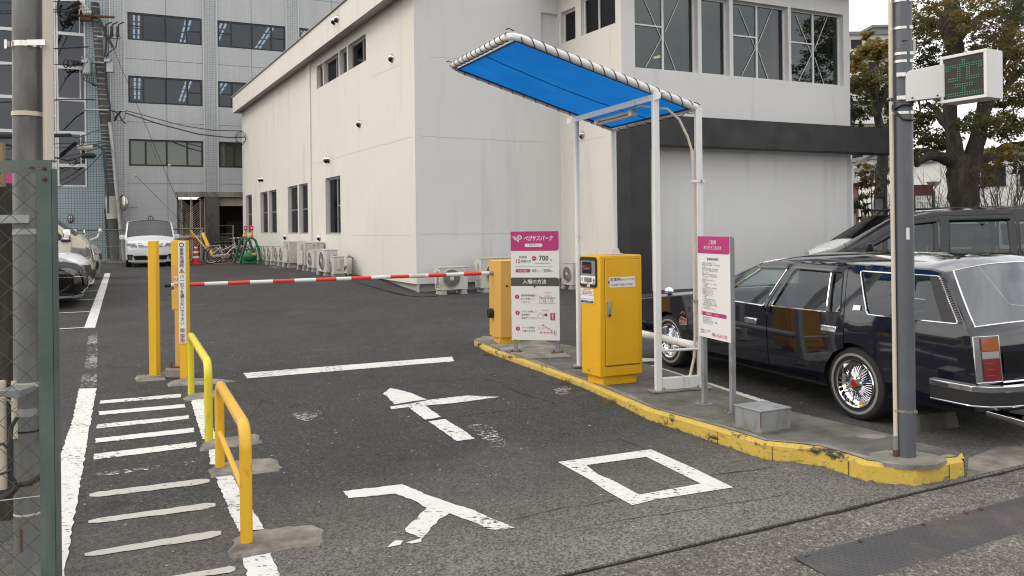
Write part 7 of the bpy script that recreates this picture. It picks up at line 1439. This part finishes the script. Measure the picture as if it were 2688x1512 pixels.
for k in range(-20,60):
    for s_ in (1,-1):
        # lines z = z0 + s*(dz/dx)*(x-x0) + k*dz
        sl=s_*dzm/dxm; f_=lambda x:z0+sl*(x-x0)+k*dzm
        xa,xb=xL,xr-.052; za,zb_=f_(xa),f_(xb); lo_,hi_=.02,zTop
        def cl_(xq,zq):
            if zq>hi_: return x0+(hi_-z0-k*dzm)/sl,hi_
            if zq<lo_: return x0+(lo_-z0-k*dzm)/sl,lo_
            return xq,zq
        if (za>hi_ and zb_>hi_) or (za<lo_ and zb_<lo_): continue
        A1=cl_(xa,za); B1=cl_(xb,zb_); g.tube([(A1[0],YG+.01+s_*.0012,A1[1]),(B1[0],YG+.01+s_*.0012,B1[1])],.0013,5,cap=False)
ob('mesh',g,'wire_green',GT); g=MB(); a=P(0,1314,YG); b=P(106,1302,YG); g.tube([a+(a-b)*1.5,b],.002,6); ob('tension_wire',g,'galv',GT)
gp=P(72,100,3.55); GP=thing('steel_pole','fat weathered grey steel pole with a cream conduit behind the green gate','pole',(gp.x,3.55,-.03)); x0,x1=P(72,60,3.55).x,P(77,1500,3.55).x
zt_=3.2; fx_=lambda z:x1+(x0-x1)*(z/2.45); g=MB(); g.cyl((fx_(-.03),3.55,-.03),(fx_(zt_),3.55,zt_),.059,32); ob('shaft',g,'pole_shade_weathered',GP)  # grey darkened to carry the shade on this pole, weathering on top
g=MB(); zq=lambda y:P(72,y,3.55).z
cxx=lambda z:fx_(z)+.087
g.cyl((cxx(zq(1152))+.018,3.535,zq(1152)),(cxx(zt_),3.55,zt_),.022,16); ob('conduit',g,'ivory',GP)
def gband(y,h,m,nm='strap',both=False,r_=.061):
    z=zq(y); g=MB(); g.lathe([(r_,-h/2),(r_,h/2)],28,0,Matrix.Translation((fx_(z),3.55,z)))
    if both: g.box((fx_(z)+.075,3.49,z),(.08,.006,h)); g.box((fx_(z)-.06,3.50,z-.005),(.012,.02,h*1.6))
    ob(nm,g,m,GP)
gband(120,.024,'steel',both=True); gband(301,.02,'ivory','coupling',r_=.0635); gband(608,.025,'galv'); gband(1006,.022,'tape'); gband(1077,.036,'galv'); gband(1127,.008,'black_plastic'); gband(1342,.010,'tape')
g=MB(); z=zq(575); g.box((fx_(z)-.04,3.485,z),(.17,.012,.036)); g.box((fx_(z)-.14,3.50,z-.03),(.04,.06,.03)); ob('bracket',g,'galv',GP,smooth=0)
g=MB(); z=zq(1405); g.box((fx_(z)+.0,3.4905,z),(.012,.002,.10)); ob('rust_run',g,'rust',GP,smooth=0)
def up(name,lab,cat,px,Y,w_,y0,y1,m,round_=True,part='shaft',group=None):
    a=P(px,y0,Y); b=P(px,y1,Y); b.z=max(b.z,-.03) ; t=thing(name,lab,cat,(b.x,Y,b.z),0,group); g=MB()
    if round_: g.cyl(b,Vector((b.x,Y,a.z)),w_,16)
    else: g.box((b.x,Y,(a.z+b.z)/2),(w_,w_*.6,a.z-b.z))
    ob(part,g,m,t); return t
up('wooden_post','dark brown wooden post at the left edge behind the mesh','post',4,3.75,.12,482,1360,'bark',False); up('timber_strut','pale split timber upright behind the mesh, left of the pink board','timber',25,3.8,.030,480,1180,'wood_ply',False); up('timber_strut','pale split timber standing above the gate rail','timber',3,3.4,.030,375,490,'wood_ply',False)
t=thing('pink_board','tall pink over white notice board seen in a slit behind the mesh','sign',(P(34,600,4.6).x,4.6,0)); g=MB(); a=P(34,450,4.6); b=P(34,624,4.6); g.box((a.x,4.6,(a.z+b.z)/2),(.09,.012,a.z-b.z)); ob('pink_panel',g,'magenta',t,smooth=0); g=MB(); c=P(34,960,4.6); g.box((a.x,4.6,(b.z+c.z)/2),(.09,.012,b.z-c.z)); wp_=ob('white_panel',g,'white_panel',t,smooth=0); g=MB(); Mq=Matrix.Translation((a.x,4.592,0)); vtxt(g,'駐車場',.035,P(34,690,4.6).z,.03,.032,Mq); ob('lettering',g,'ink',wp_,smooth=0); g=MB(); g.cyl((a.x+.02,4.62,0),(a.x+.02,4.62,c.z),.02,8); ob('leg',g,'galv_dull',t)
up('pipe','thick cream pipe at the left edge behind the mesh','pipe',6,3.5,.020,1000,1283,'ivory',part='pipe'); up('pipe','slim cream pipe reaching the ground beside the grey pole','pipe',46,3.6,.0125,1320,1512,'ivory',part='pipe'); up('pipe','cream pipe stub under the dark cable coil','pipe',42,3.5,.016,1000,1150,'ivory',part='pipe')
t=thing('floodlight','small white lamp head with wires fixed behind the mesh','lamp',tuple(P(46,1030,3.42))); g=MB(); c=P(46,1030,3.42); g.add([(c.x-.05,c.y-.05,c.z-.005),(c.x+.035,c.y-.05,c.z-.02),(c.x+.05,c.y+.05,c.z+.0),(c.x-.05,c.y+.05,c.z+.01),(c.x-.05,c.y-.05,c.z+.02),(c.x+.05,c.y-.05,c.z+.022),(c.x+.05,c.y+.05,c.z+.022),(c.x-.05,c.y+.05,c.z+.022)],[(3,2,1,0),(4,5,6,7),(0,1,5,4),(1,2,6,5),(2,3,7,6),(3,0,4,7)]); ob('lamp_head',g,'grey_plastic',t,bevel=.004); g=MB()
for k in range(3): g.tube([c+Vector((-.035+k*.006,-.05,-.01)),P(26+k*3,1055,3.4),P(38+k*2,1078,3.4),P(48,1088,3.42)],.0022,5)
ob('wires',g,'ivory',t)
t=thing('cable_coil','dark sagging cable wrapped round the foot of the grey pole','cable',tuple(P(60,1270,3.45))); g=MB(); g.tube([P(-30,1305,3.4),P(10,1306,3.4),P(32,1292,3.42),P(50,1272,3.44),P(80,1268,3.43),P(108,1250,3.44)],.013,8); g.tube([P(-30,1170,3.4),P(8,1165,3.4),P(24,1180,3.4),P(24,1240,3.4),P(40,1262,3.42),P(44,1290,3.42)],.006,6); g.tube([P(0,1245,3.38),P(22,1238,3.38),P(30,1232,3.38)],.006,6); g.tube([P(24,1180,3.41),P(30,1120,3.42),P(46,1095,3.44)],.009,6); ob('cable',g,'cord',t)
t=thing('dry_weed','wisps of dry weed caught at the foot of the grey pole','weed',tuple(P(80,1260,3.42))); g=MB(); r=random.Random(3)
for _ in range(26): a=P(r.uniform(52,90),r.uniform(1240,1300),3.42); g.tube([a,a+Vector((r.uniform(-.03,.04),0,r.uniform(-.01,.04)))],.0008,4)
ob('stems',g,'dry_grass',t)
# ================= trees and far things at the right
def limb(g,pts,rs,n=10,mi=0):
    q=[];r=[]
    for i in range(len(pts)-1):
        for k in range(4):
            u=k/4; q.append(pts[i].lerp(pts[i+1],u)+Vector((random.uniform(-1,1),random.uniform(-1,1),random.uniform(-1,1)))*rs[i]*.10); r.append((rs[i]+(rs[i+1]-rs[i])*u)*random.uniform(.93,1.07))
    q.append(pts[-1]); r.append(rs[-1]); g.tube(q,r,n,mi); return q
def leaves(vs,fs,c,rad,n,ls,rnd,flatz=.8):
    for _ in range(n):
        d=Vector((rnd.gauss(0,1),rnd.gauss(0,1),rnd.gauss(0,1))).normalized()*(rnd.random()**.45); p=Vector(c)+Vector((d.x*rad[0],d.y*rad[1],d.z*rad[2]*flatz))
        a=Vector((rnd.gauss(0,1),rnd.gauss(0,1),rnd.gauss(0,.6))).normalized(); b=a.orthogonal().normalized(); b=(Matrix.Rotation(rnd.uniform(0,6.28),3,a)@b); l=ls*rnd.uniform(.6,1.3); o=len(vs)
        vs+= [tuple(p),tuple(p+a*l*.5+b*l*.28),tuple(p+a*l),tuple(p+a*l*.5-b*l*.28)]; fs.append((o,o+1,o+2,o+3))
def crown(name,par,clumps,mats,ls,seed):
    r=random.Random(seed); g=MB()
    for (c,rad,n,mi) in clumps:
        vs=[];fs=[]; k=max(1,n//45)
        for _ in range(k):           # small sprays inside each clump, so gaps stay open
            d=Vector((r.gauss(0,1),r.gauss(0,1),r.gauss(0,1))).normalized()*(r.random()**.4); cc=Vector(c)+Vector((d.x*rad[0],d.y*rad[1],d.z*rad[2])); s_=r.uniform(.16,.40)*min(rad)
            leaves(vs,fs,cc,(s_*1.5,s_*1.5,s_),45,ls,r)
        g.add(vs,fs,mi)
    return ob(name,g,mats,par,smooth=0)
YT=21.5; random.seed(21); T=lambda x,y,dy=0:P(x,y,YT+dy)
px2m=lambda w_:w_/F*YT
MT_=thing('broad_tree','massive old tree with a gnarled dark trunk behind the minivan','tree',(T(2532,640).x,YT,0)); b0=T(2532,640); b0.z=0
g=MB(); base=[b0,T(2532,560),T(2530,500),T(2524,455),T(2526,415)]; limb(g,base,[px2m(46),px2m(34),px2m(37),px2m(37),px2m(24)],16)
la=limb(g,[T(2522,490),T(2512,430),T(2503,370),T(2492,300),T(2500,220),T(2510,130),T(2500,40),T(2492,-80),T(2505,-220)],[px2m(v) for v in (28,25,18,17,19,21,20,17,12)],14)
lb=limb(g,[T(2536,495),T(2546,435),T(2563,380),T(2578,310),T(2592,240),T(2625,160),T(2660,60),T(2700,-80)],[px2m(v) for v in (28,24,20,19,18,15,13,10)],12)
for pts,rs in (([(2505,430),(2470,412),(2440,408),(2412,424),(2407,432),(2404,410),(2395,398)],(20,14,11,9,7,6,4)),([(2502,420),(2460,405),(2430,395),(2395,398)],(14,10,8,5)),([(2500,340),(2470,310),(2455,285),(2430,270)],(15,11,8,5)),([(2555,430),(2590,415),(2625,395),(2650,385),(2690,378),(2740,350)],(20,14,13,11,9,6)),([(2600,412),(2625,420),(2650,405)],(9,7,4)),([(2507,150),(2470,60),(2420,50),(2400,30)],(14,10,7,4)),([(2507,110),(2540,70),(2580,40),(2640,30)],(14,11,8,5)),([(2498,60),(2450,20),(2420,25)],(10,7,4)),([(2500,200),(2450,180),(2415,190)],(9,6,3)),([(2590,250),(2640,230),(2690,180)],(11,8,5)),([(2630,150),(2680,120),(2730,110)],(10,7,5)),([(2496,280),(2460,250),(2430,220),(2400,180)],(9,7,5,3))):
    d0=random.uniform(-.8,.8); limb(g,[T(x,y,d0*i/len(pts)*2) for i,(x,y) in enumerate(pts)],[px2m(v) for v in rs],8)
ob('trunk',g,'bark',MT_)
r=random.Random(5); cl=[]
def pc(x,y,rx,ry,n,mi,dy=None):
    n=int(n*2.9); mi=(mi if mi!=3 else r.choice((0,3,3,2))); c=P(x,y,YT+(r.uniform(-1.6,1.6) if dy is None else dy)); cl.append((c,(px2m(rx),px2m(rx)*1.2,px2m(ry)),n,mi))
for a in ((2440,160,45,40,420,1),(2410,230,40,40,380,1),(2440,300,50,35,500,0),(2400,340,45,35,500,0),(2440,380,50,28,520,0),(2480,360,40,30,300,0),(2390,400,25,20,160,0),(2640,330,55,40,700,0),(2620,270,45,35,420,0),(2680,250,50,50,560,3),(2650,400,60,24,380,2),(2700,350,50,50,500,0),(2600,440,30,18,160,2),(2590,480,22,28,130,2),(2660,180,60,50,620,3),(2600,90,60,50,640,3),(2660,60,70,60,760,3),(2560,30,50,45,460,3),(2440,70,50,40,420,3),(2430,0,60,45,520,3),(2520,-40,70,50,500,3),(2620,-40,90,60,800,3),(2700,-60,80,70,600,3),(2480,110,40,40,260,3),(2550,170,45,45,330,3),(2550,330,35,40,240,0),(2460,230,40,35,330,1),(2420,130,35,35,260,1),(2690,430,50,30,300,0),(2540,-160,140,60,700,3),(2680,130,60,50,520,3),(2570,250,40,40,260,3)): pc(*a)
for a in ((2480,250,40,40,200,0,-1.6),(2540,330,40,35,180,1,-1.6),(2600,330,40,40,220,0,-1.5),(2640,120,60,50,300,0,-1.8),(2540,90,60,40,240,0,-1.8),(2670,20,60,50,320,1,-1.6),(2450,200,40,40,240,2,1.5),(2620,200,60,60,380,2,2),(2420,60,40,40,240,0,1.8)): pc(*a)
crown('crown',MT_,cl,['leaf_olive','leaf_green','leaf_gold','leaf_rust'],.082,31)
# the yellowing tree left of the pole, farther back
YT2=30; px3=lambda w_:w_/F*YT2; t2=thing('round_tree','dense yellow topped tree between the white building and the grey pole','tree',(P(2300,640,YT2).x,YT2,0)); g=MB(); random.seed(4); Q=lambda x,y,dy=0:P(x,y,YT2+dy); b_=Q(2310,640); b_.z=0
limb(g,[b_,Q(2312,480),Q(2318,380),Q(2300,280),Q(2290,180)],[px3(v) for v in (20,15,13,10,5)],10)
for pts,rs in (([(2312,400),(2260,345),(2200,340)],(9,7,4)),([(2316,350),(2345,310),(2370,300)],(10,8,5)),([(2316,345),(2280,340),(2215,350)],(9,8,6)),([(2305,290),(2335,230),(2350,190)],(8,5,3)),([(2298,250),(2260,220),(2240,200)],(6,5,3))): limb(g,[Q(*p) for p in pts],[px3(v) for v in rs],7)
ob('trunk',g,'bark',t2); cl=[]; r=random.Random(8)
for (x,y,rx,ry,n,mi) in ((2290,130,34,26,700,2),(2250,165,30,36,620,2),(2320,140,30,30,500,2),(2340,190,40,40,620,0),(2270,210,44,38,800,0),(2220,220,30,50,420,0),(2310,250,45,35,700,1),(2250,285,38,34,620,1),(2345,300,35,35,380,1),(2215,310,34,34,360,1),(2380,240,40,50,420,0),(2200,170,30,40,300,2),(2300,335,50,18,260,1),(2275,95,20,14,200,2)): cl.append((P(x,y,YT2+r.uniform(-1.2,1.2)),(px3(rx),px3(rx)*1.3,px3(ry)),int(n*1.7),mi))
crown('crown',t2,cl,['leaf_olive','leaf_green','leaf_gold'],.13,14)
YS=25.5; pxs=lambda w_:w_/F*YS; t3=thing('tall_shrub','tall brownish green shrub at the foot of the white wing','shrub',(P(2275,640,YS).x,YS,0)); g=MB(); random.seed(6); Q=lambda x,y,dy=0:P(x,y,YS+dy)
for k in range(7): limb(g,[P(2270+k*6,640,YS),Q(2262+k*9,560),Q(2248+k*13,480+k%3*20)],[.03,.025,.008],5)
ob('stems',g,'twig',t3); r=random.Random(3); cl=[(P(x,y,YS+r.uniform(-.5,.5)),(pxs(rx),pxs(rx),pxs(ry)),n,mi) for (x,y,rx,ry,n,mi) in ((2262,470,22,34,520,0),(2285,500,24,40,560,0),(2260,540,20,40,420,1),(2295,450,20,26,300,0),(2310,540,16,36,260,1),(2250,430,14,14,110,2),(2278,430,16,12,100,2))]
crown('leaves',t3,cl,['leaf_rust','leaf_dark','leaf_gold'],.10,5)
t4=thing('broadleaf_bush','low bush with long yellow green drooping leaves under the shrub','shrub',(P(2285,640,24.5).x,24.5,0)); g=MB(); r=random.Random(12)
for _ in range(70):
    c=P(r.uniform(2266,2304),r.uniform(555,600),24.5+r.uniform(-.3,.3)); a=r.uniform(0,6.28); d=Vector((math.cos(a)*.2,math.sin(a)*.15,-.16)); s_=Vector((-math.sin(a),math.cos(a),0))*.04; g.quad(c,c+d*.5+s_,c+d,c+d*.5-s_)
ob('leaves',g,['leaf_gold'],t4,smooth=0); g=MB(); [g.tube([(t4.location.x+dx,24.5,0),(t4.location.x+dx*1.5,24.5,P(2285,575,24.5).z)],.012,5) for dx in (-.15,0,.15)]; ob('stems',g,'twig',t4)
t5=thing('palm_shrub','small spiky palm silhouette between the shrub and the grey pole','shrub',(P(2325,640,29).x,29,0)); g=MB(); r=random.Random(2)
for c in (P(2326,450,29),P(2316,472,29),P(2334,478,29)):
    for k in range(16): a=2*math.pi*k/16; e=c+Vector((math.cos(a)*.28,r.uniform(-.1,.1),math.sin(a)*.22)); s_=Vector((-math.sin(a),0,math.cos(a)))*.025; g.quad(c-s_,e,c+s_,c)
ob('fronds',g,'leaf_dark',t5,smooth=0); g=MB(); g.tube([(t5.location.x,29,0),P(2327,450,29)],[.05,.03],6); ob('stem',g,'twig',t5)
def bare(name,lab,x0,Y,spread,n,seed,h0,h1):
    t=thing(name,lab,'shrub',(P(x0,600,Y).x,Y,0),0,'leafless shrubs behind the minivan'); g=MB(); r=random.Random(seed)
    for _ in range(n):
        b=P(x0+r.uniform(-12,12),640,Y+r.uniform(-.3,.3)); b.z=.1; e=P(x0+r.uniform(-spread,spread),r.uniform(h0,h1),Y+r.uniform(-.8,.8)); m=b.lerp(e,.5)+Vector((r.uniform(-.2,.2),0,.35)); q=[b,b.lerp(m,.5),m,m.lerp(e,.5)+Vector((0,0,.1)),e]; g.tube(q,[.02,.016,.012,.009,.004],4)
        for u in (.35,.55,.75,.9,.62,.82):
            i=int(u*4); c=q[i].lerp(q[i+1],u*4-i); d=(e-b)*r.uniform(.10,.28)+Vector((r.uniform(-.5,.5),r.uniform(-.3,.3),r.uniform(-.1,.35)))*1.0; k=c+d; g.tube([c,c.lerp(k,.5)+Vector((0,0,.05)),k],[.007,.005,.002],3); g.tube([c.lerp(k,.5),c.lerp(k,.5)+Vector((r.uniform(-.4,.4),0,r.uniform(.05,.35)))],[.004,.0015],3)
    ob('branches',g,'twig',t)
bare('bare_shrub','leafless arching shrub before the white hall at the right edge',2640,20,130,34,4,390,560); bare('bare_shrub','thin leafless shrub just left of the massive trunk',2470,24,60,12,9,440,560); bare('bare_shrub','small leafless shrub left of the grey pole',2330,28,30,9,11,480,560)
# far buildings
def block(name,lab,px0,px1,ytop,Y,dep,wall,floors,cols,y0=600,rf=None,eave=0,wm='room_dark',band=None):
    a=P(px0,ytop,Y); b=P(px1,ytop,Y); t=thing(name,lab,'building',(a.x,Y,0)); zt=a.z; wd=b.x-a.x; g=MB(); g.box(((a.x+b.x)/2,Y+dep/2,zt/2),(wd,dep,zt)); ob('walls',g,wall,t,smooth=0)
    fh=zt/floors
    for i in range(floors):
        for j in range(cols):
            g=MB(); x=a.x+wd*(j+.5)/cols; g.box((x,Y-.01,fh*(i+.58)),(wd/cols*.62,.06,fh*.42)); ob('window',g,wm,t,smooth=0)
        if band:
            g=MB(); g.box(((a.x+b.x)/2,Y-.3,fh*(i+.16)),(wd,.6,fh*.26)); ob('balcony',g,band,t,smooth=0)
    g=MB()
    if eave: g.add([(a.x-eave,Y-eave,zt),(b.x+eave,Y-eave,zt),(b.x+eave,Y+dep+eave,zt),(a.x-eave,Y+dep+eave,zt),(a.x+wd*.3,Y+dep/2,zt+1.3),(b.x-wd*.3,Y+dep/2,zt+1.3)],[(0,1,5,4),(1,2,5),(2,3,4,5),(3,0,4)]); g.box(((a.x+b.x)/2,Y-eave,zt-.08),(wd+2*eave,.1,.2),0)
    else: g.box(((a.x+b.x)/2,Y+dep/2,zt+.15),(wd+.4,dep+.4,.3))
    ob('roof',g,rf or 'roof_far',t,smooth=0); return t
block('apartment_block','tall pale apartment block with balconies seen past the yellow topped tree',2225,2360,92,78,14,'pale_far',9,3,band='white_panel'); block('penthouse_block','grey rooftop block peeping over the yellow topped tree',2292,2356,73,90,10,'roof_far',10,2)
block('school_building','low brick building with a grey hipped roof and white bands behind the street lamp',2418,2600,462,42,10,'brick_far',2,5,eave=.5,wm='pale_far',band='pale_far'); block('white_hall','plain white building behind the leafless shrub at the right edge',2556,2860,408,36,12,'white_panel',2,3)
block('office_tower','pale blue grey block low between the white wing and the grey pole',2290,2420,418,60,10,'pale_far',4,3,wm='glass_dark'); block('pink_house','pinkish low house behind the shrubs beside the wing',2225,2420,520,50,8,'pale_far',2,4,eave=.4,wm='brick_far')
t=thing('garden_wall','dark red board wall beside the street lamp','wall',(P(2420,600,31).x,31,0)); a=P(2372,486,31); b=P(2446,486,31); g=MB(); g.box(((a.x+b.x)/2,31,a.z/2),(b.x-a.x,.2,a.z)); ob('boards',g,'maroon_board',t,smooth=0)
t=thing('park_railing','white railing in front of the dark red board wall','railing',(P(2430,600,29).x,29,0)); g=MB(); a=P(2405,528,29); b=P(2500,528,29)
for k in range(22): x=a.x+(b.x-a.x)*k/21; g.box((x,29,(P(0,528,29).z)/2),(.03,.03,P(2450,528,29).z))
g.box(((a.x+b.x)/2,29,P(2450,528,29).z),(b.x-a.x,.05,.05)); ob('rails',g,'white_panel',t,smooth=0)
lp=P(2451.5,600,26); t=thing('street_lamp','park lamp with a pale saucer shade on a dark green post','street lamp',(lp.x,26,0)); zl=lambda y:P(2451,y,26).z; g=MB(); g.cyl((lp.x,26,0),(lp.x,26,zl(500)),.055,12); g.tube([(lp.x-.09,26,zl(489)),(lp.x,26,zl(500)),(lp.x+.09,26,zl(489))],.02,6); ob('post',g,'green_paint',t); g=MB(); g.lathe([(.10,zl(489)),(.17,zl(484)),(.20,zl(478))],18,0,Matrix.Translation((lp.x,26,0))); ob('globe',g,'beige_plastic',t); g=MB(); g.lathe([(.19,zl(479)),(.23,zl(478.5)),(.23,zl(477)),(.10,zl(474.5)),(.001,zl(474))],20,0,Matrix.Translation((lp.x,26,0))); ob('shade',g,'beige_plastic',t)
t=thing('notice_board','empty black framed notice board leaning by the white wing','notice board',(P(2308,600,23).x,23,0)); a=P(2296,517,23); b=P(2321,517,23); g=MB(); zt=a.z; g.box((b.x,23,zt/2),(.05,.06,zt)); g.box(((a.x+b.x)/2,23,zt-.02),(b.x-a.x,.06,.05)); c=P(2301,566,23); d=P(2320,545,23); g.tube([tuple(c),tuple(d)],.02,6); ob('frame',g,'frame_dark',t,smooth=0); g=MB(); g.box(((a.x+b.x)/2,23.02,zt/2),(b.x-a.x-.05,.02,zt-.1)); ob('panel',g,'roof_far',t,smooth=0)
t=thing('boundary_fence','low dark fence rail running behind the minivan','fence',(P(2400,600,19).x,19,0)); g=MB(); a=P(2290,552,19.5); b=P(2720,541,18.5); g.tube([a,b],.03,6)
for k in range(9): c=a.lerp(b,k/8); g.cyl((c.x,c.y,0),tuple(c),.025,6)
m=a.lerp(b,.5); g.tube([a-Vector((0,0,.5)),b-Vector((0,0,.5))],.02,6); ob('rails',g,'black_plastic',t)
# concrete post stub on the canopy edge, small white chimney pipe
t=thing('vent_pipe','short white capped pipe standing on the dark canopy of the wing','pipe',(0,0,0)); s,z=W(2279,335,WC,D2); p=WC+D2*s-N2*1.2; g=MB(); g.cyl((p.x,p.y,z-.3),(p.x,p.y,z+.12),.07,12); g.cyl((p.x,p.y,z+.10),(p.x,p.y,z+.16),.085,12); ob('pipe',g,'white_paint',t)
